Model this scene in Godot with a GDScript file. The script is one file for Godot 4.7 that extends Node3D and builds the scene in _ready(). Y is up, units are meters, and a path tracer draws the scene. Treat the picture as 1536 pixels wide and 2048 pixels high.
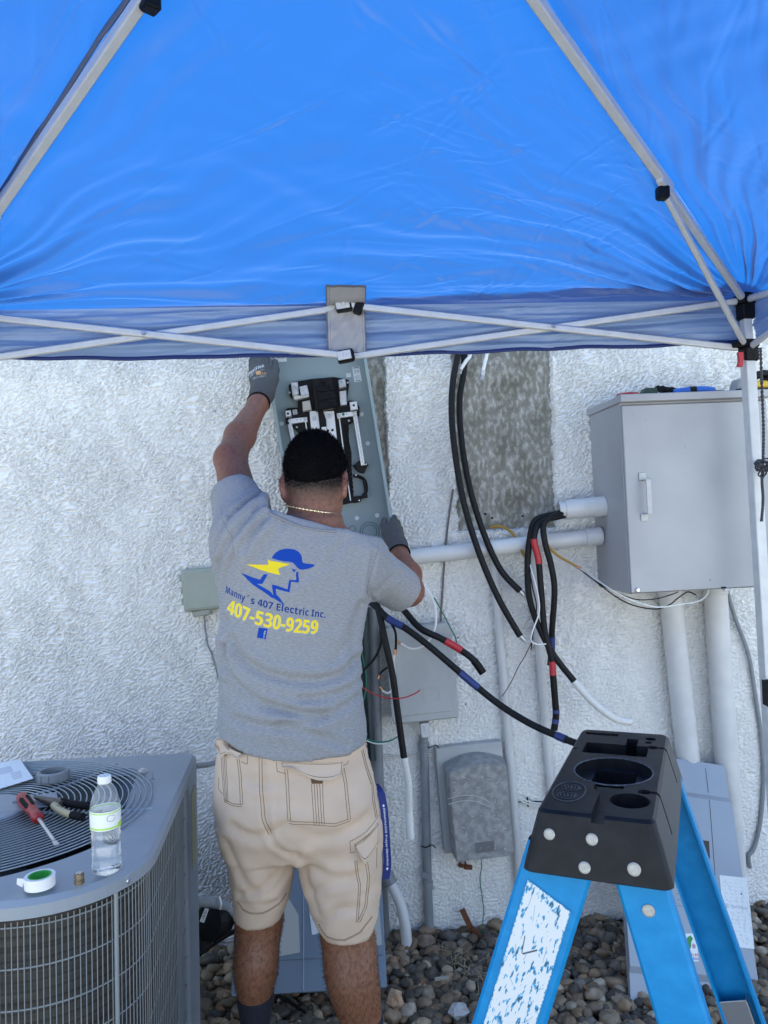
extends Node3D

# ---------- camera geometry: a pixel of the picture and a plane give a point of the place ----------
const EYE := Vector3(0, 1.48, 2.75)
var cam_basis := Basis(Vector3.UP, deg_to_rad(-4.0)) * Basis(Vector3.RIGHT, deg_to_rad(1.0)) * Basis(Vector3.BACK, -0.035)
var rng := RandomNumberGenerator.new()
var M := {}
var org := {}
var used := {}
var nz := FastNoiseLite.new()

func ray(px: float, py: float) -> Vector3:
	return cam_basis * Vector3((px - 768.0) / 1538.0, (1024.0 - py) / 1538.0, -1.0)
func at(px: float, py: float, z: float) -> Vector3:
	var d := ray(px, py)
	return EYE + d * ((z - EYE.z) / d.z)
func aty(px: float, py: float, y: float) -> Vector3:
	var d := ray(px, py)
	return EYE + d * ((y - EYE.y) / d.y)
func path(flat: Array) -> Array:            # [px, py, z, ...] -> points
	var r := []
	for i in range(0, flat.size(), 3):
		r.append(at(flat[i], flat[i + 1], flat[i + 2]))
	return r

# ---------- mesh builder ----------
class MB:
	var v := PackedVector3Array()
	var n := PackedVector3Array()
	var uv := PackedVector2Array()
	var c := PackedColorArray()
	var i := PackedInt32Array()
	var tint := Color(1, 1, 1)
	func put(p: Vector3, nn: Vector3, t := Vector2.ZERO) -> int:
		v.append(p); n.append(nn); uv.append(t); c.append(tint)
		return v.size() - 1
	func tri(a: Vector3, b: Vector3, d: Vector3) -> void:      # counter-clockwise from outside
		var nn := (b - a).cross(d - a).normalized()
		var k := put(a, nn); put(b, nn); put(d, nn)
		i.append_array(PackedInt32Array([k, k + 2, k + 1]))
	func quad(a: Vector3, b: Vector3, d: Vector3, e: Vector3, t := Rect2(0, 0, 1, 1)) -> void:
		var nn := (d - a).cross(e - b).normalized()
		var k := put(a, nn, Vector2(t.position.x, t.end.y)); put(b, nn, t.end); put(d, nn, Vector2(t.end.x, t.position.y)); put(e, nn, t.position)
		i.append_array(PackedInt32Array([k, k + 2, k + 1, k, k + 3, k + 2]))
	func smooth(pts: PackedVector3Array, tris: PackedInt32Array, uvs := PackedVector2Array(), cols := PackedColorArray()) -> void:   # tris counter-clockwise from outside
		var nn := PackedVector3Array()
		nn.resize(pts.size())
		for k in range(0, tris.size(), 3):
			var a := tris[k]; var b := tris[k + 1]; var d := tris[k + 2]
			var f := (pts[b] - pts[a]).cross(pts[d] - pts[a])
			nn[a] += f; nn[b] += f; nn[d] += f
		var base := v.size()
		for k in pts.size():
			nn[k] = nn[k].normalized()
		v.append_array(pts); n.append_array(nn)
		if uvs.size(): uv.append_array(uvs)
		else:
			var blank := PackedVector2Array(); blank.resize(pts.size()); uv.append_array(blank)
		if cols.size(): c.append_array(cols)
		else:
			var w := PackedColorArray(); w.resize(pts.size()); w.fill(tint); c.append_array(w)
		for k in range(0, tris.size(), 3):
			i.append(base + tris[k]); i.append(base + tris[k + 2]); i.append(base + tris[k + 1])
	func rbox(size: Vector3, xf := Transform3D(), bev := 0.003) -> MB:
		var h := size * 0.5
		bev = minf(bev, minf(h.x, minf(h.y, h.z)) * 0.9)
		var q := h - Vector3.ONE * bev
		var ax := [Vector3.RIGHT, Vector3.UP, Vector3.BACK]
		var id := {}
		for sx in [-1, 1]:
			for sy in [-1, 1]:
				for sz in [-1, 1]:
					var s := Vector3(sx, sy, sz)
					for k in 3:
						var p := q * s
						p[k] = h[k] * s[k]
						var nn := Vector3.ZERO
						nn[k] = s[k]
						id[[sx, sy, sz, k]] = put(xf * p, (xf.basis * nn).normalized(), Vector2(p.x / size.x + 0.5, 0.5 - p.y / size.y))
		var poly := func(ids: Array, outward: Vector3) -> void:
			var a: Vector3 = v[ids[0]]; var b: Vector3 = v[ids[1]]; var d: Vector3 = v[ids[2]]
			if (b - a).cross(d - a).dot(xf.basis * outward) < 0: ids.reverse()
			for t in range(1, ids.size() - 1):
				i.append(ids[0]); i.append(ids[t + 1]); i.append(ids[t])
		for k in 3:
			var u := (k + 1) % 3; var w := (k + 2) % 3
			for s in [-1, 1]:
				var ids := []
				for t in [[-1, -1], [1, -1], [1, 1], [-1, 1]]:
					var e := [0, 0, 0]; e[k] = s; e[u] = t[0]; e[w] = t[1]
					ids.append(id[[e[0], e[1], e[2], k]])
				poly.call(ids, ax[k] * s)
				for s2 in [-1, 1]:
					var ids2 := []
					for t in [-1, 1]:
						var e := [0, 0, 0]; e[k] = s; e[u] = s2; e[w] = t
						var a1 = id[[e[0], e[1], e[2], k]]; var a2 = id[[e[0], e[1], e[2], u]]
						ids2.append_array([a1, a2] if t < 0 else [a2, a1])
					poly.call(ids2, ax[k] * s + ax[u] * s2)
		for sx in [-1, 1]:
			for sy in [-1, 1]:
				for sz in [-1, 1]:
					poly.call([id[[sx, sy, sz, 0]], id[[sx, sy, sz, 1]], id[[sx, sy, sz, 2]]], Vector3(sx, sy, sz))
		return self
	func tube(pts: Array, rad, seg := 10, caps := true, squash := 1.0, up := Vector3.ZERO) -> MB:
		var m := pts.size()
		var t0: Vector3 = (pts[1] - pts[0]).normalized()
		var side := t0.cross(up if up != Vector3.ZERO else (Vector3.UP if absf(t0.y) < 0.9 else Vector3.RIGHT)).normalized()
		var vs := PackedVector3Array(); var ts := PackedInt32Array(); var us := PackedVector2Array()
		var along := 0.0
		for k in m:
			var t: Vector3 = (pts[mini(k + 1, m - 1)] - pts[maxi(k - 1, 0)]).normalized()
			if up != Vector3.ZERO: side = t.cross(up)
			side = (side - t * side.dot(t)).normalized()
			var b := t.cross(side)
			var r: float = rad[k] if rad is Array else rad
			if k > 0: along += pts[k].distance_to(pts[k - 1])
			for s in seg:
				var a := TAU * s / seg
				vs.append(pts[k] + (side * cos(a) * squash + b * sin(a)) * r)
				us.append(Vector2(float(s) / seg, along))
		for k in m - 1:
			for s in seg:
				var a := k * seg + s; var b2 := k * seg + (s + 1) % seg
				ts.append_array(PackedInt32Array([a, b2, a + seg, b2, b2 + seg, a + seg]))
		smooth(vs, ts, us)
		if caps:
			for e in [0, m - 1]:
				var ring := PackedVector3Array()
				for s in seg: ring.append(vs[e * seg + s])
				for s in range(1, seg - 1):
					if e == 0: tri(ring[0], ring[s + 1], ring[s])
					else: tri(ring[0], ring[s], ring[s + 1])
		return self
	func lathe(prof: Array, seg := 20, xf := Transform3D(), soft := false) -> MB:     # prof: Vector2(radius, height), bottom to top on the outside
		if soft:
			var vs := PackedVector3Array(); var ts := PackedInt32Array(); var us := PackedVector2Array()
			for k in prof.size():
				for s in seg + 1:
					var a := TAU * s / seg
					vs.append(xf * Vector3(cos(a) * prof[k].x, prof[k].y, -sin(a) * prof[k].x))
					us.append(Vector2(float(s) / seg, 1.0 - float(k) / (prof.size() - 1)))
			for k in prof.size() - 1:
				for s in seg:
					var a := k * (seg + 1) + s
					ts.append_array(PackedInt32Array([a, a + 1, a + seg + 1, a + 1, a + seg + 2, a + seg + 1]))
			smooth(vs, ts, us)
			return self
		for k in prof.size() - 1:
			lathe([prof[k], prof[k + 1]], seg, xf, true)
		return self
	func prism(poly: PackedVector2Array, z0: float, z1: float, xf := Transform3D(), bev := 0.0) -> MB:
		if Geometry2D.is_polygon_clockwise(poly):
			poly = poly.duplicate(); poly.reverse()
		var top := poly
		var m := poly.size()
		if bev > 0.0:
			var ins := PackedVector2Array()
			for k in m:
				var e1 := (poly[k] - poly[(k + m - 1) % m]).normalized(); var e2 := (poly[(k + 1) % m] - poly[k]).normalized()
				var nn := (Vector2(-e1.y, e1.x) + Vector2(-e2.y, e2.x)).normalized()
				ins.append(poly[k] + nn * bev)
			top = ins
		var idx := Geometry2D.triangulate_polygon(top)
		for k in range(0, idx.size(), 3):
			var a := top[idx[k]]; var b := top[idx[k + 1]]; var d := top[idx[k + 2]]
			if (b - a).cross(d - a) < 0:
				var sw := b; b = d; d = sw
			tri(xf * Vector3(a.x, a.y, z1), xf * Vector3(b.x, b.y, z1), xf * Vector3(d.x, d.y, z1))
			tri(xf * Vector3(a.x, a.y, z0), xf * Vector3(d.x, d.y, z0), xf * Vector3(b.x, b.y, z0))
		for k in m:
			var a := poly[k]; var b := poly[(k + 1) % m]
			quad(xf * Vector3(a.x, a.y, z0), xf * Vector3(b.x, b.y, z0), xf * Vector3(b.x, b.y, z1 - bev), xf * Vector3(a.x, a.y, z1 - bev))
			if bev > 0.0:
				var a2 := top[k]; var b2 := top[(k + 1) % m]
				quad(xf * Vector3(a.x, a.y, z1 - bev), xf * Vector3(b.x, b.y, z1 - bev), xf * Vector3(b2.x, b2.y, z1), xf * Vector3(a2.x, a2.y, z1))
		return self
	func disc(p: Vector3, nrm: Vector3, r: float, h: float, seg := 14, dome := 0.0) -> MB:
		var b := frame(nrm)
		var pr := [Vector2(r, 0), Vector2(r, h - dome), Vector2(r * 0.75, h), Vector2(0, h)] if dome > 0.0 else [Vector2(r, 0), Vector2(r, h), Vector2(0, h)]
		return lathe(pr, seg, Transform3D(b, p))
	func frame(y: Vector3) -> Basis:
		y = y.normalized()
		var x := y.cross(Vector3.BACK if absf(y.z) < 0.9 else Vector3.RIGHT).normalized()
		return Basis(x, y, x.cross(y))
	func mesh() -> ArrayMesh:
		var a := []
		a.resize(Mesh.ARRAY_MAX)
		a[Mesh.ARRAY_VERTEX] = v; a[Mesh.ARRAY_NORMAL] = n; a[Mesh.ARRAY_TEX_UV] = uv; a[Mesh.ARRAY_COLOR] = c; a[Mesh.ARRAY_INDEX] = i
		var m := ArrayMesh.new()
		m.add_surface_from_arrays(Mesh.PRIMITIVE_TRIANGLES, a)
		return m

func spline(pts: Array, per := 8) -> Array:
	var r := []
	var m := pts.size()
	for k in m - 1:
		var a: Vector3 = pts[maxi(k - 1, 0)]; var b: Vector3 = pts[k]; var c: Vector3 = pts[k + 1]; var d: Vector3 = pts[mini(k + 2, m - 1)]
		for s in per:
			r.append(b.cubic_interpolate(c, a, d, float(s) / per))
	r.append(pts[m - 1])
	return r
func rrect(w: float, h: float, r: float, seg := 4) -> PackedVector2Array:
	var p := PackedVector2Array()
	for q in [[1, 1, 0.0], [-1, 1, 0.5], [-1, -1, 1.0], [1, -1, 1.5]]:
		for s in seg + 1:
			var a: float = PI * (q[2] + 0.5 * s / seg)
			p.append(Vector2(q[0] * (w / 2 - r) + cos(a) * r, q[1] * (h / 2 - r) + sin(a) * r))
	return p
func circle2(c: Vector2, r: float, seg := 16) -> PackedVector2Array:
	var p := PackedVector2Array()
	for s in seg: p.append(c + Vector2(cos(TAU * s / seg), sin(TAU * s / seg)) * r)
	return p

# ---------- naming and committing ----------
func numbered(called: String) -> String:
	var k: int = used.get(called, -1) + 1
	used[called] = k
	return called if k == 0 else "%s_%03d" % [called, k]
func tag(o: Node, label := "", category := "", group := "", kind := "") -> Node:
	if label: o.set_meta("label", label)
	if category: o.set_meta("category", category)
	if group: o.set_meta("group", group)
	if kind: o.set_meta("kind", kind)
	return o
func thing(called: String, where: Vector3, label: String, category: String, group := "") -> Node3D:
	var o := Node3D.new()
	o.name = numbered(called)
	add_child(o)
	o.position = where
	org[o] = where
	tag(o, label, category, group)
	return o
func shift(mb: MB, off: Vector3) -> void:
	var vv := mb.v
	for k in vv.size(): vv[k] -= off
	mb.v = vv
func part(mb: MB, called: String, mat: Material, parent: Node3D) -> MeshInstance3D:
	var off: Vector3 = org[parent]
	shift(mb, off)
	var o := MeshInstance3D.new()
	o.name = called
	o.mesh = mb.mesh()
	o.material_override = mat
	parent.add_child(o, true)
	org[o] = off
	return o
func solo(mb: MB, called: String, mat: Material, label: String, category: String, group := "", kind := "") -> MeshInstance3D:
	var lo := mb.v[0]; var hi := mb.v[0]
	for p in mb.v:
		lo = lo.min(p); hi = hi.max(p)
	var base := Vector3((lo.x + hi.x) / 2, lo.y, (lo.z + hi.z) / 2)
	shift(mb, base)
	var o := MeshInstance3D.new()
	o.name = numbered(called)
	o.mesh = mb.mesh()
	o.material_override = mat
	o.position = base
	add_child(o)
	org[o] = base
	tag(o, label, category, group, kind)
	return o

# ---------- materials ----------
func lin(r: float, g: float, b: float) -> Color:
	return Color(r, g, b).linear_to_srgb()
func mat(col: Color, rough := 0.6, metal := 0.0) -> StandardMaterial3D:
	var m := StandardMaterial3D.new()
	m.albedo_color = col
	m.roughness = rough
	m.metallic = metal
	return m
func noise_tex(freq: float, stops: Array, cols: Array, sd := 1, oct := 4, size := 512, type := FastNoiseLite.TYPE_SIMPLEX_SMOOTH) -> NoiseTexture2D:
	var f := FastNoiseLite.new()
	f.noise_type = type
	f.seed = sd; f.frequency = freq; f.fractal_octaves = oct
	var g := Gradient.new()
	g.offsets = PackedFloat32Array(stops); g.colors = PackedColorArray(cols)
	var t := NoiseTexture2D.new()
	t.width = size; t.height = size; t.seamless = true; t.noise = f; t.color_ramp = g
	return t
func worn(a: Color, b: Color, scale: float, rough := 0.6, metal := 0.0, freq := 0.012, sd := 1, bump := 0.0) -> StandardMaterial3D:
	var m := mat(Color.WHITE, rough, metal)
	m.albedo_texture = noise_tex(freq, [0.0, 0.42, 0.58, 1.0], [a, a.lerp(b, 0.35), a.lerp(b, 0.6), b], sd, 5)
	m.uv1_triplanar = true; m.uv1_world_triplanar = true
	m.uv1_scale = Vector3.ONE * scale
	if bump > 0.0:
		m.heightmap_enabled = true
		m.heightmap_scale = bump
		m.heightmap_texture = noise_tex(0.05, [0.0, 1.0], [Color.BLACK, Color.WHITE], sd + 7, 4)
	return m

# ---------- drawing into pictures (print, stitching) ----------
func fill_poly(im: Image, pts: PackedVector2Array, col: Color) -> void:
	var lo := pts[0]; var hi := pts[0]
	for p in pts:
		lo = lo.min(p); hi = hi.max(p)
	for y in range(maxi(0, int(lo.y)), mini(im.get_height() - 1, int(hi.y) + 1) + 1):
		var yy := y + 0.5
		var xs := []
		for k in pts.size():
			var a := pts[k]; var b := pts[(k + 1) % pts.size()]
			if (a.y <= yy) != (b.y <= yy):
				xs.append(a.x + (yy - a.y) / (b.y - a.y) * (b.x - a.x))
		xs.sort()
		for k in range(0, xs.size() - 1, 2):
			var x0 := maxi(0, int(round(xs[k]))); var x1 := mini(im.get_width(), int(round(xs[k + 1])))
			if x1 > x0: im.fill_rect(Rect2i(x0, y, x1 - x0, 1), col)
func stroke(im: Image, pts: PackedVector2Array, w: float, col: Color, dash := 0.0) -> void:
	for k in pts.size() - 1:
		var a := pts[k]; var b := pts[k + 1]
		var steps := maxi(1, int(a.distance_to(b)))
		for s in steps:
			if dash > 0.0 and fmod(s, dash) > dash * 0.72: continue
			var p := a.lerp(b, float(s) / steps)
			im.fill_rect(Rect2i(int(p.x - w / 2), int(p.y - w / 2), maxi(1, int(w)), maxi(1, int(w))), col)
func letters(text: String, bold := true) -> Array:       # triangles of unit-high lettering: [points, width]
	var tm := TextMesh.new()
	var f := SystemFont.new()
	f.font_names = PackedStringArray(["Droid Sans"])
	f.font_weight = 700 if bold else 400
	tm.font = f; tm.text = text; tm.font_size = 64; tm.pixel_size = 1.0 / 64.0; tm.depth = 0.0
	tm.horizontal_alignment = HORIZONTAL_ALIGNMENT_LEFT
	var a := tm.get_mesh_arrays()
	var vs: PackedVector3Array = a[Mesh.ARRAY_VERTEX]
	var ix: PackedInt32Array = a[Mesh.ARRAY_INDEX] if a[Mesh.ARRAY_INDEX] != null else PackedInt32Array(range(vs.size()))
	var lo := Vector2(1e9, 1e9); var hi := -lo
	for p in vs:
		lo = lo.min(Vector2(p.x, p.y)); hi = hi.max(Vector2(p.x, p.y))
	var r := PackedVector2Array()
	for k in ix: r.append(Vector2((vs[k].x - lo.x) / (hi.x - lo.x), (vs[k].y - lo.y) / (hi.y - lo.y)))
	return [r]
func print_text(im: Image, text: String, tl: Vector2, tr: Vector2, bl: Vector2, col: Color, bold := true, br := Vector2.INF) -> void:   # fills the box tl tr bl with the text
	var t: PackedVector2Array = letters(text, bold)[0]
	if br == Vector2.INF: br = tr + bl - tl
	for k in range(0, t.size() - 2, 3):
		var q := PackedVector2Array()
		for s in 3:
			var p := t[k + s]
			q.append(bl.lerp(br, p.x).lerp(tl.lerp(tr, p.x), p.y))
		fill_poly(im, q, col)
func facing(mb: MB, a: Vector3, b: Vector3, c: Vector3, d: Vector3, out: Vector3) -> void:
	if (c - a).cross(d - b).dot(out) > 0: mb.quad(a, b, c, d)
	else: mb.quad(d, c, b, a)
func lettering(mb: MB, text: String, o: Vector3, ux: Vector3, uy: Vector3, bold := true) -> void:    # flat letters filling the box o, o+ux, o+uy
	var t: PackedVector2Array = letters(text, bold)[0]
	for k in range(0, t.size() - 2, 3):
		var a := o + ux * t[k].x + uy * t[k].y; var b := o + ux * t[k + 1].x + uy * t[k + 1].y; var c := o + ux * t[k + 2].x + uy * t[k + 2].y
		if (b - a).cross(c - a).dot(ux.cross(uy)) > 0: mb.tri(a, b, c)
		else: mb.tri(a, c, b)
func tex(im: Image) -> ImageTexture:
	return ImageTexture.create_from_image(im)

# ---------- soft bodies: a distance field on a grid, meshed as surface nets ----------
class Field:
	var o: Vector3; var cell: float
	var nx: int; var ny: int; var nz_: int
	var f := PackedFloat32Array()
	func _init(lo: Vector3, hi: Vector3, size: float) -> void:
		o = lo; cell = size
		nx = int((hi.x - lo.x) / size) + 2; ny = int((hi.y - lo.y) / size) + 2; nz_ = int((hi.z - lo.z) / size) + 2
		f.resize(nx * ny * nz_)
		f.fill(0.3)
	func span(lo: Vector3, hi: Vector3) -> Array:
		var a := ((lo - o) / cell).floor(); var b := ((hi - o) / cell).ceil()
		return [maxi(0, int(a.x)), maxi(0, int(a.y)), maxi(0, int(a.z)), mini(nx - 1, int(b.x)), mini(ny - 1, int(b.y)), mini(nz_ - 1, int(b.z))]
	func join(k: int, d: float, s: float) -> void:
		var a := f[k]
		if s > 0.0:
			var h := maxf(s - absf(a - d), 0.0) / s
			f[k] = minf(a, d) - h * h * s * 0.25
		elif d < a: f[k] = d
	func bone(a: Vector3, b: Vector3, ra: float, rb: float, s := 0.02, flat := Vector3.ZERO, times := 1.0, cut := false) -> void:
		var pad := Vector3.ONE * (maxf(ra, rb) + s + cell * 2)
		var e := span(a.min(b) - pad, a.max(b) + pad)
		var ab := b - a
		var l2 := maxf(ab.length_squared(), 1e-9)
		var dir := ab.normalized()
		for z in range(e[2], e[5] + 1):
			for y in range(e[1], e[4] + 1):
				var k: int = (z * ny + y) * nx + e[0]
				for x in range(e[0], e[3] + 1):
					var p := o + Vector3(x, y, z) * cell - a
					var t := clampf(p.dot(ab) / l2, 0.0, 1.0)
					var q := p - ab * t
					if times != 1.0: q += flat * (q.dot(flat) * (times - 1.0))
					var d := q.length() - lerpf(ra, rb, t)
					if cut: d = maxf(d, (p - ab).dot(dir))
					join(k, d, s)
					k += 1
	func egg(c: Vector3, r: Vector3, bs := Basis(), s := 0.02, off := 0.0) -> void:
		var m := maxf(r.x, maxf(r.y, r.z)) + off + s + cell * 2
		var e := span(c - Vector3.ONE * m, c + Vector3.ONE * m)
		var inv := bs.inverse()
		for z in range(e[2], e[5] + 1):
			for y in range(e[1], e[4] + 1):
				var k: int = (z * ny + y) * nx + e[0]
				for x in range(e[0], e[3] + 1):
					var q := inv * (o + Vector3(x, y, z) * cell - c)
					var k0 := (q / r).length(); var k1 := (q / (r * r)).length()
					join(k, k0 * (k0 - 1.0) / maxf(k1, 1e-6) - off, s)
					k += 1
	func loft(rows: Array, s := 0.02, power := 2.4, top_round := 0.02, bot_round := 0.0) -> void:    # rows: [y, xl, xr, zc, half depth], y falling
		rows.sort_custom(func(a, b): return a[0] > b[0])
		var lo := Vector3(1e9, rows[-1][0], 1e9); var hi := Vector3(-1e9, rows[0][0], -1e9)
		for r in rows:
			lo = lo.min(Vector3(r[1], lo.y, r[3] - r[4])); hi = hi.max(Vector3(r[2], hi.y, r[3] + r[4]))
		var pad := Vector3.ONE * (s + cell * 2)
		var e := span(lo - pad, hi + pad)
		for y in range(e[1], e[4] + 1):
			var yy := o.y + y * cell
			var j := 0
			while j < rows.size() - 2 and rows[j + 1][0] > yy: j += 1
			var t := clampf((rows[j][0] - yy) / (rows[j][0] - rows[j + 1][0]), 0.0, 1.0)
			var g := []
			for q in 5:
				var p0: float = rows[maxi(j - 1, 0)][q]; var p3: float = rows[mini(j + 2, rows.size() - 1)][q]
				g.append(cubic_interpolate(rows[j][q], rows[j + 1][q], p0, p3, t))
			var cx: float = (g[1] + g[2]) / 2; var w: float = (g[2] - g[1]) / 2; var h: float = g[4]; var cz: float = g[3]
			var over := maxf(yy - rows[0][0], rows[-1][0] - yy)
			for z in range(e[2], e[5] + 1):
				var dz := absf(o.z + z * cell - cz) / h
				var k: int = (z * ny + y) * nx + e[0]
				var zp := pow(dz, power)
				for x in range(e[0], e[3] + 1):
					var dx := absf(o.x + x * cell - cx) / w
					var d := (pow(pow(dx, power) + zp, 1.0 / power) - 1.0) * minf(w, h)
					join(k, maxf(d, over), s)
					k += 1
	func cut_all(fn: Callable) -> void:         # keeps only where fn(point) < 0
		for z in nz_:
			for y in ny:
				var k := (z * ny + y) * nx
				for x in nx:
					if f[k] < cell * 3:
						f[k] = maxf(f[k], fn.call(o + Vector3(x, y, z) * cell))
					k += 1
	func net() -> Array:                        # [points, triangles]
		var pts := PackedVector3Array(); var tr := PackedInt32Array()
		var id := PackedInt32Array(); id.resize(nx * ny * nz_); id.fill(-1)
		var sx := 1; var sy := nx; var sz := nx * ny
		var c8 := [0, sx, sy, sx + sy, sz, sx + sz, sy + sz, sx + sy + sz]
		var ed := [[0, 1], [2, 3], [4, 5], [6, 7], [0, 2], [1, 3], [4, 6], [5, 7], [0, 4], [1, 5], [2, 6], [3, 7]]
		for z in nz_ - 1:
			for y in ny - 1:
				var k := (z * ny + y) * nx
				for x in nx - 1:
					var ins := int(f[k] < 0) + int(f[k + 1] < 0) + int(f[k + sy] < 0) + int(f[k + sy + 1] < 0) + int(f[k + sz] < 0) + int(f[k + sz + 1] < 0) + int(f[k + sz + sy] < 0) + int(f[k + sz + sy + 1] < 0)
					if ins != 0 and ins != 8:
						var sum := Vector3.ZERO; var m := 0
						for e in ed:
							var a := f[k + c8[e[0]]]; var b := f[k + c8[e[1]]]
							if (a < 0) != (b < 0):
								var t := a / (a - b)
								var pa := Vector3(e[0] & 1, (e[0] >> 1) & 1, e[0] >> 2); var pb := Vector3(e[1] & 1, (e[1] >> 1) & 1, e[1] >> 2)
								sum += pa.lerp(pb, t); m += 1
						id[k] = pts.size()
						pts.append(o + (Vector3(x, y, z) + sum / m) * cell)
					k += 1
		for z in range(1, nz_ - 1):
			for y in range(1, ny - 1):
				var k := (z * ny + y) * nx + 1
				for x in range(1, nx - 1):
					var ia := f[k] < 0
					if ia != (f[k + sx] < 0): face(tr, id[k], id[k - sy], id[k - sy - sz], id[k - sz], ia)
					if ia != (f[k + sy] < 0): face(tr, id[k], id[k - sz], id[k - sx - sz], id[k - sx], ia)
					if ia != (f[k + sz] < 0): face(tr, id[k], id[k - sx], id[k - sx - sy], id[k - sy], ia)
					k += 1
		return [pts, tr]
	func face(tr: PackedInt32Array, a: int, b: int, c: int, d: int, ia: bool) -> void:
		if a < 0 or b < 0 or c < 0 or d < 0: return
		if ia: tr.append_array(PackedInt32Array([a, b, c, a, c, d]))
		else: tr.append_array(PackedInt32Array([a, c, b, a, d, c]))

# ---------- the place ----------
func _ready() -> void:
	rng.seed = 7
	var cam := Camera3D.new()
	cam.name = "camera"
	cam.transform = Transform3D(cam_basis, EYE)
	cam.fov = rad_to_deg(2.0 * atan(1024.0 / 1538.0))
	cam.near = 0.05; cam.far = 400.0
	add_child(cam); cam.current = true
	var env := Environment.new()
	env.background_mode = Environment.BG_SKY
	var sky := Sky.new(); var sm := ProceduralSkyMaterial.new()
	sm.sky_top_color = Color(0.53, 0.66, 0.82); sm.sky_horizon_color = Color(0.90, 0.935, 0.95); sm.sky_curve = 0.2
	sm.ground_horizon_color = Color(0.6, 0.62, 0.62); sm.ground_bottom_color = Color(0.3, 0.3, 0.28)
	sky.sky_material = sm; env.sky = sky
	env.tonemap_mode = Environment.TONE_MAPPER_LINEAR
	env.tonemap_exposure = 2.95
	env.sdfgi_enabled = true; env.ssao_enabled = true; env.ssil_enabled = true
	var we := WorldEnvironment.new(); we.name = "world"; we.environment = env; add_child(we)
	var sun := DirectionalLight3D.new()
	sun.name = "sun"; sun.light_energy = 1.5; sun.light_angular_distance = 0.5; sun.light_color = Color(1.0, 0.96, 0.89); sun.shadow_enabled = true
	add_child(sun)
	sun.look_at_from_position(Vector3(-0.10, 0.92, -0.30) * 20.0, Vector3.ZERO, Vector3.RIGHT)

	make_materials()
	make_ground()
	make_wall()
	make_canopy()
	make_cabinet()
	make_wall_boxes()
	make_conduits()
	make_panel()
	make_condenser()
	make_condenser_top()
	make_covers()
	make_ladder()
	make_cables()
	make_person()
	make_small_things()

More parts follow.
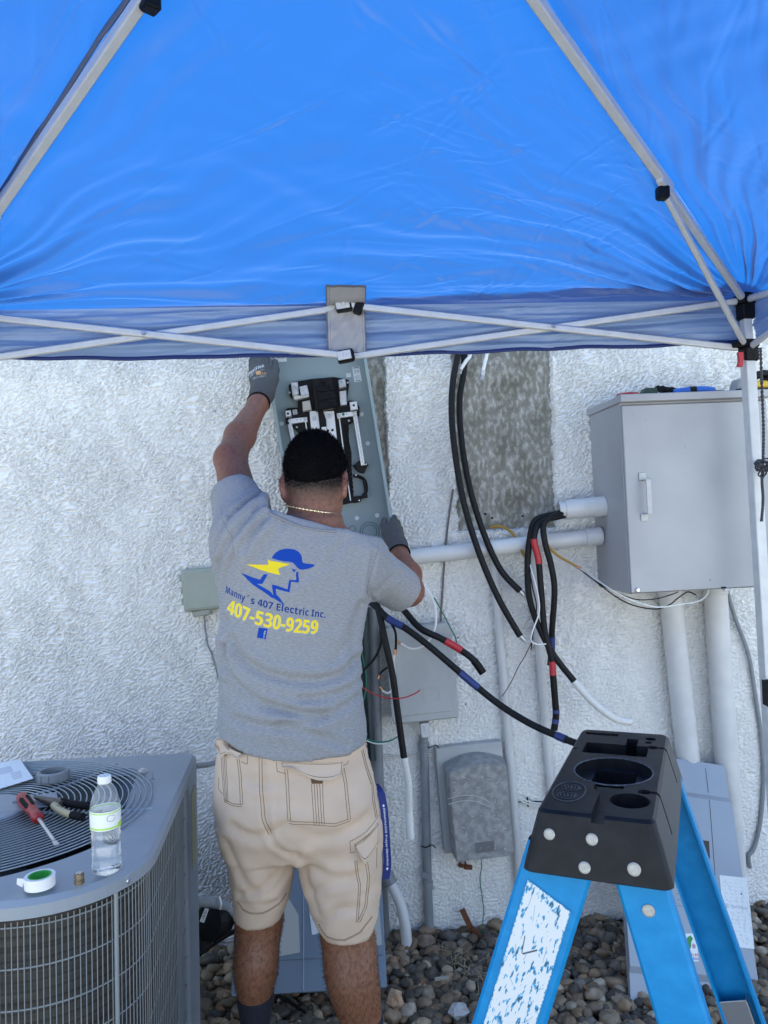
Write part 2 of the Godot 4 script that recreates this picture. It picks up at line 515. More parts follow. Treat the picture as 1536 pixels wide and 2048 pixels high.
func make_materials() -> void:
	M.pvc = worn(lin(0.56, 0.565, 0.57), lin(0.66, 0.665, 0.665), 0.9, 0.45, 0.0, 0.02, 3)
	M.pvc_dark = worn(lin(0.19, 0.21, 0.23), lin(0.26, 0.28, 0.30), 1.2, 0.5, 0.0, 0.02, 4)
	M.cabinet = worn(lin(0.335, 0.345, 0.365), lin(0.425, 0.435, 0.455), 0.62, 0.42, 0.1, 0.006, 5)
	M.box_grey = worn(lin(0.38, 0.395, 0.40), lin(0.46, 0.475, 0.48), 0.9, 0.55, 0.0, 0.012, 6)
	M.box_dirty = worn(lin(0.20, 0.20, 0.198), lin(0.40, 0.40, 0.39), 2.6, 0.75, 0.0, 0.02, 8)
	M.box_green = worn(lin(0.30, 0.33, 0.28), lin(0.36, 0.39, 0.34), 1.0, 0.6, 0.0, 0.01, 9)
	M.enclosure = worn(lin(0.235, 0.30, 0.315), lin(0.265, 0.33, 0.345), 0.8, 0.45, 0.0, 0.008, 10)
	M.cover = worn(lin(0.25, 0.285, 0.34), lin(0.30, 0.335, 0.39), 0.7, 0.42, 0.2, 0.008, 11)
	M.slate = worn(lin(0.03, 0.045, 0.05), lin(0.06, 0.08, 0.085), 1.0, 0.5, 0.0, 0.01, 12)
	M.black = mat(lin(0.008, 0.008, 0.009), 0.45)
	M.black_soft = mat(lin(0.010, 0.0105, 0.012), 0.75)
	M.black.metallic_specular = 0.3; M.black_soft.metallic_specular = 0.25
	M.cable = worn(lin(0.006, 0.0065, 0.008), lin(0.020, 0.021, 0.023), 6.0, 0.5, 0.0, 0.03, 13)
	M.cable.metallic_specular = 0.32
	M.ladder_cap = worn(lin(0.006, 0.007, 0.010), lin(0.017, 0.019, 0.024), 3.0, 0.36, 0.0, 0.02, 14)
	M.ladder_cap.metallic_specular = 0.28
	M.red = mat(lin(0.45, 0.02, 0.03), 0.45)
	M.blue_tape = mat(lin(0.02, 0.04, 0.17), 0.45)
	M.green = mat(lin(0.01, 0.16, 0.09), 0.45)
	M.yellow_wire = worn(lin(0.45, 0.26, 0.02), lin(0.25, 0.14, 0.03), 8.0, 0.5, 0.0, 0.05, 15)
	M.white = mat(lin(0.78, 0.78, 0.76), 0.5)
	M.white_tape = worn(lin(0.62, 0.61, 0.57), lin(0.82, 0.82, 0.80), 9.0, 0.5, 0.0, 0.03, 16)
	M.steel = mat(lin(0.62, 0.62, 0.63), 0.3, 0.9)
	M.zinc = worn(lin(0.5, 0.5, 0.52), lin(0.66, 0.66, 0.67), 4.0, 0.38, 0.75, 0.03, 17)
	M.bright = mat(lin(0.72, 0.71, 0.69), 0.35, 0.55)
	M.copper = mat(lin(0.55, 0.28, 0.16), 0.4, 0.8)
	M.rust = worn(lin(0.10, 0.03, 0.012), lin(0.26, 0.10, 0.04), 8.0, 0.85, 0.0, 0.04, 18, 0.3)
	M.frame_bar = worn(lin(0.56, 0.575, 0.58), lin(0.66, 0.67, 0.67), 1.5, 0.42, 0.1, 0.02, 19)
	M.ladder = worn(lin(0.003, 0.175, 0.42), lin(0.012, 0.245, 0.53), 2.2, 0.42, 0.0, 0.03, 20)
	M.ac = worn(lin(0.26, 0.295, 0.335), lin(0.315, 0.35, 0.39), 0.7, 0.42, 0.15, 0.008, 21)
	M.ac_wire = mat(lin(0.27, 0.30, 0.31), 0.45, 0.2)
	M.ac_ring = mat(lin(0.33, 0.37, 0.40), 0.4, 0.2)
	M.rivet = worn(lin(0.30, 0.29, 0.27), lin(0.46, 0.45, 0.42), 9.0, 0.5, 0.35, 0.03, 28)
	M.ladder.metallic_specular = 0.32
	M.concrete = worn(lin(0.22, 0.22, 0.21), lin(0.36, 0.36, 0.34), 1.4, 0.9, 0.0, 0.03, 22, 0.4)
	M.brass = mat(lin(0.20, 0.16, 0.11), 0.45, 0.6)
	M.paper = mat(lin(0.74, 0.76, 0.80), 0.7)

# ---------- ground, pebbles ----------
func make_ground() -> void:
	var mb := MB.new()
	mb.quad(Vector3(-60, 0, 60), Vector3(60, 0, 60), Vector3(60, 0, -60), Vector3(-60, 0, -60))
	var gm := worn(lin(0.055, 0.045, 0.037), lin(0.11, 0.095, 0.08), 1.5, 0.95, 0.0, 0.03, 31, 1.0)
	var ground := solo(mb, "ground", gm, "dark soil under the river pebbles at the foot of the wall", "", "", "structure")
	var yard := MB.new()
	yard.quad(Vector3(-30, 0.02, 40), Vector3(30, 0.02, 40), Vector3(30, 0.02, 3.1), Vector3(-30, 0.02, 3.1))
	var ym := worn(lin(0.455, 0.475, 0.46), lin(0.54, 0.565, 0.55), 0.6, 0.9, 0.0, 0.02, 32)
	solo(yard, "paved_yard", ym, "pale concrete yard beyond the tent", "", "", "structure")
	# pebble shapes
	var shapes := []
	for s in 7:
		shapes.append(pebble_mesh(s))
	var cols := [lin(0.094, 0.073, 0.052), lin(0.153, 0.113, 0.076), lin(0.218, 0.157, 0.100), lin(0.065, 0.055, 0.046), lin(0.112, 0.092, 0.072), lin(0.283, 0.200, 0.122), lin(0.165, 0.106, 0.065), lin(0.389, 0.313, 0.228), lin(0.077, 0.059, 0.044), lin(0.230, 0.146, 0.084)]
	var mats := []
	for k in cols.size():
		var pm := mat(Color.WHITE, 0.62)
		var c: Color = cols[k]
		pm.albedo_texture = noise_tex(0.02, [0.0, 0.45, 0.62, 1.0], [c.darkened(0.3), c.lightened(0.04), c.lightened(0.10), c.lightened(0.26)], 40 + k, 5, 256)
		pm.uv1_triplanar = true; pm.uv1_world_triplanar = true; pm.uv1_scale = Vector3.ONE * 5.0
		mats.append(pm)
	var bedm := mat(Color.WHITE, 0.65)
	bedm.vertex_color_use_as_albedo = true
	var big := []; var small := []
	var step := 0.026
	for layer in 3:
		var z := 0.015
		while z < 1.75:
			var x := -1.35
			while x < 2.7:
				var px := x + rng.randf_range(-0.5, 0.5) * step
				var pz := z + rng.randf_range(-0.5, 0.5) * step
				x += step
				if pz < 0.012: continue
				var r := rng.randf_range(0.009, 0.018) * (1.0 if rng.randf() < 0.72 else 1.6)
				if layer > 0 and rng.randf() < (0.25 if layer == 1 else 0.8): continue
				if layer == 2: r *= 1.15
				var hill := 0.012 + 0.014 * (nz.get_noise_2d(px * 160.0, pz * 160.0) + 1.0) * 0.5
				var y := hill + layer * 0.012 + r * 0.15
				var b := Basis.from_euler(Vector3(rng.randf_range(-0.5, 0.5), rng.randf() * TAU, rng.randf_range(-0.5, 0.5))).scaled_local(Vector3(rng.randf_range(0.95, 1.5), rng.randf_range(0.6, 0.85), rng.randf_range(0.8, 1.05)) * r)
				var rec := [Transform3D(b, Vector3(px, y, pz)), r, rng.randi() % 7, rng.randi() % cols.size()]
				var seen := px > 0.1 and px < 1.75 and pz < 0.75 and layer > 0
				if seen: big.append(rec)
				else: small.append(rec)
			z += step
	big.sort_custom(func(a, b): return a[1] > b[1])
	var keep := big.slice(0, 300); small.append_array(big.slice(300))
	for r in keep:
		var o := MeshInstance3D.new()
		o.name = "pebble"
		o.mesh = shapes[r[2]]; o.material_override = mats[r[3]]
		ground.add_child(o, true)
		o.transform = Transform3D(r[0].basis, r[0].origin - ground.position)
	for s in 2:
		var mm := MultiMesh.new()
		mm.transform_format = MultiMesh.TRANSFORM_3D; mm.use_colors = true
		mm.mesh = shapes[s * 2]
		var some := []
		for k in small.size():
			if k % 2 == s: some.append(small[k])
		mm.instance_count = some.size()
		for k in some.size():
			mm.set_instance_transform(k, Transform3D(some[k][0].basis, some[k][0].origin - ground.position))
			var c: Color = cols[some[k][3]]
			mm.set_instance_color(k, c.srgb_to_linear() * rng.randf_range(0.75, 1.25))
		var mi := MultiMeshInstance3D.new()
		mi.name = "pebbles"; mi.multimesh = mm; mi.material_override = bedm
		ground.add_child(mi, true)
		mi.set_meta("kind", "stuff")

func pebble_mesh(sd: int) -> ArrayMesh:
	var mb := MB.new()
	var f := FastNoiseLite.new(); f.seed = sd + 60; f.frequency = 0.55
	var vs := PackedVector3Array(); var ts := PackedInt32Array()
	var la := 7; var lo := 11
	for a in la + 1:
		for b in lo:
			var th := PI * a / la; var ph := TAU * b / lo
			var d := Vector3(sin(th) * cos(ph), cos(th), -sin(th) * sin(ph))
			vs.append(d * (1.0 + 0.50 * f.get_noise_3dv(d * (1.4 + 0.15 * sd))))
	for a in la:
		for b in lo:
			var p := a * lo + b; var q := a * lo + (b + 1) % lo
			ts.append_array(PackedInt32Array([p, p + lo, q, q, p + lo, q + lo]))
	mb.smooth(vs, ts)
	return mb.mesh()

# ---------- stucco wall ----------
func make_wall() -> void:
	var wall := thing("stucco_wall", Vector3(0.2, 0.0, 0.0), "white rough stucco house wall with two bare concrete patches", "wall")
	var body := MB.new()
	body.rbox(Vector3(16, 3.72, 0.24), Transform3D(Basis(), Vector3(0.2, 1.88, -0.150)), 0.004)
	var wm := worn(lin(0.66, 0.66, 0.65), lin(0.76, 0.76, 0.75), 0.5, 0.85, 0.0, 0.01, 71)
	wm.heightmap_enabled = true; wm.heightmap_scale = 0.35
	wm.heightmap_texture = noise_tex(0.06, [0.0, 0.4, 0.6, 1.0], [Color.BLACK, Color(0.2, 0.2, 0.2), Color(0.8, 0.8, 0.8), Color.WHITE], 72, 3, 512)
	part(body, "wall_core", wm, wall)
	# the rough coat, as relief
	var x0 := -1.5; var x1 := 2.0; var y0 := 0.026; var y1 := 2.25; var st := 0.0036
	var nx := int((x1 - x0) / st); var ny := int((y1 - y0) / st)
	var n1 := FastNoiseLite.new(); n1.noise_type = FastNoiseLite.TYPE_SIMPLEX; n1.frequency = 80.0; n1.fractal_octaves = 2; n1.seed = 3
	var n2 := FastNoiseLite.new(); n2.noise_type = FastNoiseLite.TYPE_SIMPLEX; n2.frequency = 6.0; n2.fractal_octaves = 2; n2.seed = 5
	var holes := [Rect2(0.458, 1.450, 0.362, 0.9), Rect2(-0.05, 1.425, 0.262, 0.95)]
	var vs := PackedVector3Array(); var inside := PackedByteArray()
	vs.resize((nx + 1) * (ny + 1)); inside.resize(vs.size())
	var tones := PackedColorArray(); tones.resize(vs.size())
	var k := 0
	for j in ny + 1:
		var y := y0 + j * st
		for i in nx + 1:
			var x := x0 + i * st
			var big := n2.get_noise_2d(x, y)
			var h := n1.get_noise_2d(x + big * 0.03, y * 1.25)
			var amp := 0.0058 if y > 1.15 else lerpf(0.0036, 0.0058, smoothstep(0.75, 1.15, y))
			amp *= clampf(1.15 + 0.3 * n2.get_noise_2d(x * 0.4 + 60.0, y * 0.4), 0.7, 1.3)
			var z := amp * (1.30 * smoothstep(-0.58, 0.0, h) + 0.35 * smoothstep(0.0, 0.6, h)) + 0.0012 * big
			var jag := 0.006 * n1.get_noise_2d(x * 0.16 + 9.0, y * 0.16) + 0.003 * n1.get_noise_2d(x * 0.6, y * 0.6 + 5.0)
			for r in holes:
				if x + jag > r.position.x and x + jag < r.end.x and y + jag * 0.6 > r.position.y and y < r.end.y:
					inside[k] = 1
					z = -0.0125
			vs[k] = Vector3(x, y, z)
			var g := 1.0 - 0.04 * smoothstep(0.0, 0.7, n2.get_noise_2d(x * 0.45 + 20.0, y * 0.22)) - 0.03 * smoothstep(0.1, 0.6, n2.get_noise_2d(x * 1.6, y * 1.1 + 30.0))
			tones[k] = Color(g, g * 0.998, g * 0.985)
			k += 1
	var ts := PackedInt32Array()
	for j in ny:
		for i in nx:
			var a := j * (nx + 1) + i
			if inside[a] and inside[a + 1] and inside[a + nx + 1] and inside[a + nx + 2]: continue
			ts.append_array(PackedInt32Array([a, a + 1, a + nx + 2, a, a + nx + 2, a + nx + 1]))
	var coat := MB.new()
	coat.smooth(vs, ts, PackedVector2Array(), tones)
	var cm := worn(lin(0.78, 0.78, 0.775), lin(0.83, 0.83, 0.825), 0.55, 0.8, 0.0, 0.02, 73)
	cm.vertex_color_use_as_albedo = true
	cm.heightmap_enabled = true; cm.heightmap_scale = 0.16
	cm.heightmap_texture = noise_tex(0.055, [0.0, 0.42, 0.55, 1.0], [Color.BLACK, Color(0.25, 0.25, 0.25), Color(0.8, 0.8, 0.8), Color.WHITE], 74, 3, 512)
	cm.uv1_scale = Vector3.ONE * 3.3
	part(coat, "stucco_coat", cm, wall)
	# bare concrete where old boxes hung
	var pm := mat(Color.WHITE, 0.95)
	pm.albedo_texture = noise_tex(0.020, [0.0, 0.42, 0.53, 0.64, 1.0], [lin(0.19, 0.182, 0.158), lin(0.235, 0.227, 0.198), lin(0.265, 0.257, 0.228), lin(0.36, 0.352, 0.325), lin(0.56, 0.55, 0.52)], 75, 6, 512)
	pm.uv1_triplanar = true; pm.uv1_world_triplanar = true; pm.uv1_scale = Vector3(4.4, 2.4, 4.4)
	pm.detail_enabled = true
	pm.detail_albedo = noise_tex(0.006, [0.0, 0.35, 0.62, 1.0], [Color(0.80, 0.80, 0.77), Color(0.90, 0.90, 0.88), Color(1, 1, 1), Color(1, 1, 1)], 77, 3, 256)
	pm.detail_blend_mode = BaseMaterial3D.BLEND_MODE_MUL
	for r in holes:
		var g := MB.new(); var gv := PackedVector3Array(); var gt := PackedInt32Array(); var gu := PackedVector2Array()
		var w := int((r.size.x + 0.05) / 0.005); var h := int((minf(r.end.y, 2.3) - r.position.y + 0.03) / 0.005)
		for j in h + 1:
			for i in w + 1:
				var x: float = r.position.x - 0.025 + i * 0.005; var y: float = r.position.y - 0.025 + j * 0.005
				gv.append(Vector3(x, y, -0.011 + 0.0032 * n1.get_noise_2d(x * 0.8, y * 0.8 + 4.0) + 0.002 * n1.get_noise_2d(x * 0.2, y * 0.2)))
				gu.append(Vector2(x, y))
		for j in h:
			for i in w:
				var a := j * (w + 1) + i
				gt.append_array(PackedInt32Array([a, a + 1, a + w + 2, a, a + w + 2, a + w + 1]))
		g.smooth(gv, gt, gu)
		part(g, "bare_patch", pm, wall)
	# anchor holes left in the wall
	var hm := mat(lin(0.01, 0.01, 0.01), 0.9)
	for q in [[905, 1028], [970, 1028], [984, 1036], [1045, 1032], [916, 1276], [932, 1410], [392, 1262], [441, 1262]]:
		var hb := MB.new()
		hb.disc(at(q[0], q[1], 0.002), Vector3.BACK, 0.0045, 0.003, 9)
		part(hb, "anchor_hole", hm, wall)
	# tan streak of old render below the small box
	var tb := MB.new()
	var tp := PackedVector2Array()
	for q in [[388, 1232], [470, 1228], [470, 1270], [445, 1290], [425, 1262], [408, 1258], [395, 1250]]:
		var p := at(q[0], q[1], 0.0045); tp.append(Vector2(p.x, p.y))
	tb.prism(tp, 0.0, 0.0045)
	part(tb, "old_render", worn(lin(0.42, 0.34, 0.26), lin(0.56, 0.5, 0.43), 2.5, 0.9, 0.0, 0.03, 78, 0.3), wall)

# ---------- tent canopy ----------
func bar(a: Vector3, b: Vector3, w: float, h: float, up := Vector3.UP) -> MB:
	var mb := MB.new()
	var d := b - a
	var x := d.normalized(); var z := x.cross(up).normalized(); var y := z.cross(x)
	return mb.rbox(Vector3(d.length(), h, w), Transform3D(Basis(x, y, z), (a + b) / 2), 0.006)

func creases(s: int, ln: float, hh: float, nu: int, nv: int) -> PackedFloat32Array:     # folded-in lines of the cloth, as heights on its grid
	var d := PackedFloat32Array(); d.resize((nu + 1) * (nv + 1))
	if s == 2: return d
	var r := RandomNumberGenerator.new(); r.seed = 500 + s
	for c in 190:
		var y := r.randf() * r.randf() * hh * 0.95
		var x := lerpf(ln / 2, r.randf() * ln, 1.0 - y / hh)
		if s == 0 and c % 3 > 0: x = lerpf(x, ln * (1.0 - 0.5 * y / hh), 0.55)
		var p := Vector2(x, y)
		var k := Vector2(ln if x > ln / 2 else 0.0, 0.0)
		var dir := (p - k).normalized().rotated(r.randf_range(-0.35, 0.35))
		if c % 5 == 0: dir = Vector2(1, r.randf_range(-0.5, 0.5)).normalized()
		if c % 7 == 0: dir = dir.rotated(1.2)
		var L := r.randf_range(0.05, 0.22) * (1.8 if c % 6 == 0 else 1.0)
		var a := p - dir * L; var b := p + dir * L
		var bend := r.randf_range(-0.12, 0.12) * L
		var w := r.randf_range(0.0035, 0.008); var h := r.randf_range(0.0010, 0.0030) * (1.0 if r.randf() < 0.75 else -1.0)
		var nrm := Vector2(-dir.y, dir.x)
		var lo := a.min(b) - Vector2.ONE * 0.06; var hi := a.max(b) + Vector2.ONE * 0.06
		for j in range(maxi(0, int(lo.y / hh * nv)), mini(nv, int(hi.y / hh * nv) + 1)):
			var v := float(j) / nv
			if v > 0.97: continue
			var i0 := int((lo.x - v * ln / 2) / (1.0 - v) / ln * nu); var i1 := int((hi.x - v * ln / 2) / (1.0 - v) / ln * nu) + 1
			for i in range(maxi(0, i0), mini(nu, i1)):
				var q := Vector2(lerpf(float(i) / nu * ln, ln / 2, v), v * hh)
				var t := (q - a).dot(dir) / (2.0 * L)
				if t <= 0.0 or t >= 1.0: continue
				var e := ((q - a).dot(nrm) - bend * sin(PI * t) - 0.15 * bend * sin(11.0 * t)) / w
				if absf(e) < 6.0: d[j * (nu + 1) + i] += h * sin(PI * t) * (exp(-e * e) - 0.35 * exp(-pow(absf(e) - 2.2, 2.0) * 0.6))
	return d

func make_canopy() -> void:
	var FL := at(-138, 624, 0.55); var FR := at(1490, 602, 0.42)
	var peak := at(671, -560, 1.65)
	var NL := Vector3(2 * peak.x - FR.x, FR.y, 2 * peak.z - FR.z); var NR := Vector3(2 * peak.x - FL.x, FL.y, 2 * peak.z - FL.z)
	var tent := thing("canopy_tent", Vector3(peak.x, 0, peak.z), "blue pop-up canopy tent with grey steel frame over the work area", "canopy tent")
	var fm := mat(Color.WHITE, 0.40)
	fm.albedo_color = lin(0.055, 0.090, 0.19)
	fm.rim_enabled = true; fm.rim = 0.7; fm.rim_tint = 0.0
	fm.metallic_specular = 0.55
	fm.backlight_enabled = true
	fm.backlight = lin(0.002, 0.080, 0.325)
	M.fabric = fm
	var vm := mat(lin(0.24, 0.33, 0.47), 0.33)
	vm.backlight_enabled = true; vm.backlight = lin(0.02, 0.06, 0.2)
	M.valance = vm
	var corner := [FL, FR, NR, NL]
	var lift := Vector3(0, 0.012, 0)
	var out := 0.045
	var c0 := peak; c0.y = 0
	var eave := []
	for p in corner:
		var d: Vector3 = (p - c0); d.y = 0
		eave.append(p + d.normalized() * out + lift)
	var top := peak + Vector3(0, 0.05, 0)
	var fn := FastNoiseLite.new(); fn.noise_type = FastNoiseLite.TYPE_SIMPLEX_SMOOTH; fn.seed = 21; fn.frequency = 1.0; fn.fractal_octaves = 1
	for s in 4:
		var A: Vector3 = eave[s]; var B: Vector3 = eave[(s + 1) % 4]
		var nu: int = [420, 260, 40, 260][s]; var nv: int = [330, 220, 40, 220][s]
		var nrm := (B - A).cross(top - A).normalized()
		if nrm.y < 0: nrm = -nrm
		var U := (B - A).normalized(); var W2 := nrm.cross(U)
		if W2.y < 0: W2 = -W2
		var ln := A.distance_to(B)
		var vs := PackedVector3Array(); var ts := PackedInt32Array()
		var crease := creases(s, ln, (top - A).dot(W2), nu, nv)
		for j in nv + 1:
			var v := float(j) / nv
			for i in nu + 1:
				var u := float(i) / nu
				var p := A.lerp(B, u).lerp(top, v)
				var q := Vector2((p - A).dot(U), (p - A).dot(W2))
				var d := 0.0
				for e in 2:
					var qq := q if e == 0 else Vector2(ln - q.x, q.y)
					var r := qq.length(); var th := atan2(qq.y, qq.x)
					var wob := 0.045 * fn.get_noise_2d(q.x * 2.2 + e * 7, q.y * 2.2)
					var amp := (0.046 if s == 0 else 0.030) * exp(-r / 0.95) * smoothstep(0.0, 0.25, r) * (1.15 if e == 1 or s > 0 else 0.55)
					d += amp * (fn.get_noise_2d((th + wob) * 5.5, r * 0.7 + e * 31 + s * 11) + 0.6 * fn.get_noise_2d((th + wob) * 13.0, r * 1.1 + e * 17 + s * 5))
				# sharp creases
				d += crease[j * (nu + 1) + i]
				d += 0.0016 * fn.get_noise_2d(q.x * 5.0, q.y * 16.0) * exp(-q.y / 0.25) * 1.6
				d += 0.010 * fn.get_noise_2d(q.x * 1.2 + 90, q.y * 22.0) * exp(-q.y / 0.07) * (1.0 if q.x < 1.0 else 0.45)
				d -= 0.018 * sin(PI * u) * sin(PI * minf(v * 1.3, 1.0))
				var edge := minf(u, 1.0 - u)
				d *= (smoothstep(0.0, 0.03, edge) * 0.9 + 0.1) * smoothstep(0.0, 0.035, v)
				p += nrm * d
				vs.append(p)
		for j in nv:
			for i in nu:
				var a := j * (nu + 1) + i
				ts.append_array(PackedInt32Array([a, a + 1, a + nu + 2, a, a + nu + 2, a + nu + 1]))
		var mb := MB.new(); mb.smooth(vs, ts)
		part(mb, "roof_panel", fm, tent)
		# valance
		var vb := MB.new(); var vv := PackedVector3Array(); var vt := PackedInt32Array()
		var mu: int = 420 if s == 0 else 120; var mv := 44
		var outw := Vector3(nrm.x, 0, nrm.z).normalized()
		for j in mv + 1:
			var t := float(j) / mv
			for i in mu + 1:
				var u := float(i) / mu
				var p := A.lerp(B, u)
				var drop := 0.130 + 0.016 * sin(PI * u) + 0.004 * fn.get_noise_2d(u * 9.0, 5.0)
				p.y -= t * drop
				var x := u * ln
				var g := 0.013 * fn.get_noise_2d(x * 1.6 + 50 + t * 1.5, t * 3.2 + s * 20) + 0.0035 * fn.get_noise_2d(x * 3.0 + t * 2.0, t * 9.0 + 9) + 0.004 * (1.0 - absf(fn.get_noise_2d(x * 6.0, t * 3.0 + x * 4.0)))
				p += outw * (g * smoothstep(0.0, 0.12, t) + 0.004 * t)
				vv.append(p)
		for j in mv:
			for i in mu:
				var a := j * (mu + 1) + i
				vt.append_array(PackedInt32Array([a, a + mu + 1, a + mu + 2, a, a + mu + 2, a + 1]))
		vb.smooth(vv, vt)
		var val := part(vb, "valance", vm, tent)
		var hp := []
		for i in range(0, mu + 1, 3): hp.append(vv[mv * (mu + 1) + i])
		var hb := MB.new(); hb.tube(hp, 0.0065, 6, true, 0.4)
		part(hb, "hem", mat(lin(0.006, 0.022, 0.13), 0.6), val)
		if s == 0:
			# sewn reinforcement square at mid span
			var rb := MB.new(); var rv := PackedVector3Array(); var rt := PackedInt32Array(); var ru := PackedVector2Array()
			var a0 := at(651, 573, 0.5); var b0 := at(734, 700, 0.5)
			for j in 41:
				for i in 25:
					var t := float(j) / 40; var u := float(i) / 24
					var p := Vector3(lerpf(a0.x, b0.x, u), lerpf(a0.y, b0.y, t), 0)
					var zz := A.lerp(B, (p.x - A.x) / (B.x - A.x))
					var over := p.y - zz.y
					p.z = zz.z + 0.020 + (over * (peak.z - zz.z) / (top.y - zz.y) if over > 0 else 0.0)
					p.z += 0.0040 * fn.get_noise_2d(u * 3 + 7, t * 5 + u * 3) + 0.0025 * (1.0 - absf(fn.get_noise_2d(u * 5.0 + t * 4, t * 4.0 + 30)))
					if over > -0.01: p += Vector3(0, -0.022, 0.010) * smoothstep(-0.01, 0.02, over)
					rv.append(p); ru.append(Vector2(u, t))
			for j in 40:
				for i in 24:
					var a := j * 25 + i
					rt.append_array(PackedInt32Array([a, a + 25, a + 26, a, a + 26, a + 1]))
			rb.smooth(rv, rt, ru)
			var im := Image.create(96, 144, false, Image.FORMAT_RGB8)
			im.fill(lin(0.36, 0.355, 0.36))
			for b in [[0, 0, 96, 3], [0, 0, 3, 144], [93, 0, 3, 144]]: im.fill_rect(Rect2i(b[0], b[1], b[2], b[3]), lin(0.13, 0.13, 0.15))
			for y in range(4, 144, 6):
				im.fill_rect(Rect2i(8, y, 1, 4), lin(0.12, 0.12, 0.14)); im.fill_rect(Rect2i(88, y, 1, 4), lin(0.12, 0.12, 0.14))
			var rm := mat(Color.WHITE, 0.5); rm.albedo_texture = tex(im)
			part(rb, "reinforcement_patch", rm, tent)
	# frame: legs, hip bars, trusses
	var hub := MB.new(); hub.rbox(Vector3(0.12, 0.06, 0.12), Transform3D(Basis(), peak + Vector3(0, 0.0, 0)), 0.01)
	part(hub, "peak_hub", M.black, tent)
	var plate := MB.new()
	for s in 4:
		var P: Vector3 = corner[s]
		var inn: Vector3 = (c0 - P); inn.y = 0; inn = inn.normalized()
		var legx := P
		var slide := legx + Vector3(0, -0.150, 0)
		var lean := Vector3(0.036, 0, 0) if s == 1 else Vector3.ZERO
		var foot := Vector3(legx.x, 0.03, legx.z) + lean
		var turn := Basis(Vector3.UP, PI / 4 * 0.12)
		var lg := MB.new()
		var mid := slide.lerp(foot, 0.5)
		lg.rbox(Vector3(0.036, slide.y - foot.y, 0.036), Transform3D(Basis(Vector3.BACK, atan2(lean.x, slide.y - foot.y)) * turn, mid), 0.005)
		var leg := part(lg, "leg", M.frame_bar, tent)
		var fb := MB.new(); fb.rbox(Vector3(0.09, 0.008, 0.09), Transform3D(Basis(), Vector3(foot.x, 0.028, foot.z)), 0.003)
		part(fb, "foot_plate", M.frame_bar, leg)
		var ib := MB.new(); ib.rbox(Vector3(0.029, 0.17, 0.029), Transform3D(turn, legx + Vector3(0, -0.075, 0)), 0.004)
		part(ib, "inner_post", M.frame_bar, tent)
		var cb := MB.new()
		cb.rbox(Vector3(0.052, 0.036, 0.052), Transform3D(turn, legx + Vector3(0, 0.005, 0)), 0.006)
		cb.rbox(Vector3(0.044, 0.05, 0.044), Transform3D(turn, legx + Vector3(0, -0.035, 0)), 0.006)
		part(cb, "corner_bracket", M.black, tent)
		var sb := MB.new()
		sb.rbox(Vector3(0.058, 0.026, 0.056), Transform3D(turn, slide + Vector3(0, 0.012, 0)), 0.006)
		sb.rbox(Vector3(0.048, 0.046, 0.048), Transform3D(turn, slide + Vector3(0.004, -0.020, 0)), 0.006)
		sb.rbox(Vector3(0.05, 0.018, 0.03), Transform3D(turn, slide + Vector3(-0.03 * signf(P.x - c0.x), 0.008, 0.01)), 0.004)
		var sl := part(sb, "slider", M.black, tent)
		if s == 1:
			var rp := MB.new()
			rp.prism(PackedVector2Array([Vector2(-0.009, 0.0), Vector2(0.009, 0.0), Vector2(0.008, -0.028), Vector2(0.004, -0.046), Vector2(-0.013, -0.046), Vector2(-0.008, -0.028)]), 0.0, 0.010, Transform3D(Basis(), at(1479, 705, slide.z + 0.02)), 0.002)
			part(rp, "release_tab", M.red, sl)
			var pb := MB.new(); pb.rbox(Vector3(0.014, 0.085, 0.05), Transform3D(Basis(), at(1536, 1386, slide.z + 0.02)), 0.004)
			part(pb, "push_button", M.black, leg)
		# hip bar in two lengths and its strut
		var h0 := legx + inn * 0.03 + Vector3(0, 0.006, 0)
		var joint := h0.lerp(peak, 0.335 if s != 0 else 0.24) + Vector3(0, 0.004, 0)
		part(bar(h0, joint + (peak - h0) * 0.02, 0.022, 0.022), "hip_bar", M.frame_bar, tent)
		part(bar(joint - (peak - h0) * 0.02 + Vector3(0, 0.012, 0), peak, 0.026, 0.026), "hip_bar", M.frame_bar, tent)
		part(bar(slide + inn * 0.025 + Vector3(0, 0.01, 0.0), joint + Vector3(0, -0.022, 0), 0.018, 0.018), "strut", M.frame_bar, tent)
		var jb := MB.new(); jb.rbox(Vector3(0.03, 0.035, 0.03), Transform3D(turn, joint + Vector3(-0.006, -0.018, 0)), 0.005)
		part(jb, "strut_clip", M.black, tent)
		# seam along the hip
		var sp := []
		for k in 21:
			var t := k / 20.0
			sp.append(eave[s].lerp(top, t) + Vector3(0, -0.010 - 0.004 * sin(t * 40.0), 0) + inn.cross(Vector3.UP) * (0.012 * sin(t * PI)))
		var seam := MB.new(); seam.tube(sp, 0.009, 6, true, 0.4)
		part(seam, "seam_tape", mat(lin(0.12, 0.13, 0.17), 0.7), tent)
		# scissor bars towards the next corner
		var Q: Vector3 = corner[(s + 1) % 4]
		if s == 2: continue
		var mt := P.lerp(Q, 0.5)
		if s == 0: mt = at(688, 612, 0.485)
		var ml := mt + Vector3(0, -0.150, 0)
		var off: Vector3 = Vector3((Q - P).z, 0, -(Q - P).x).normalized() * 0.012
		if off.dot(c0 - P) < 0: off = -off
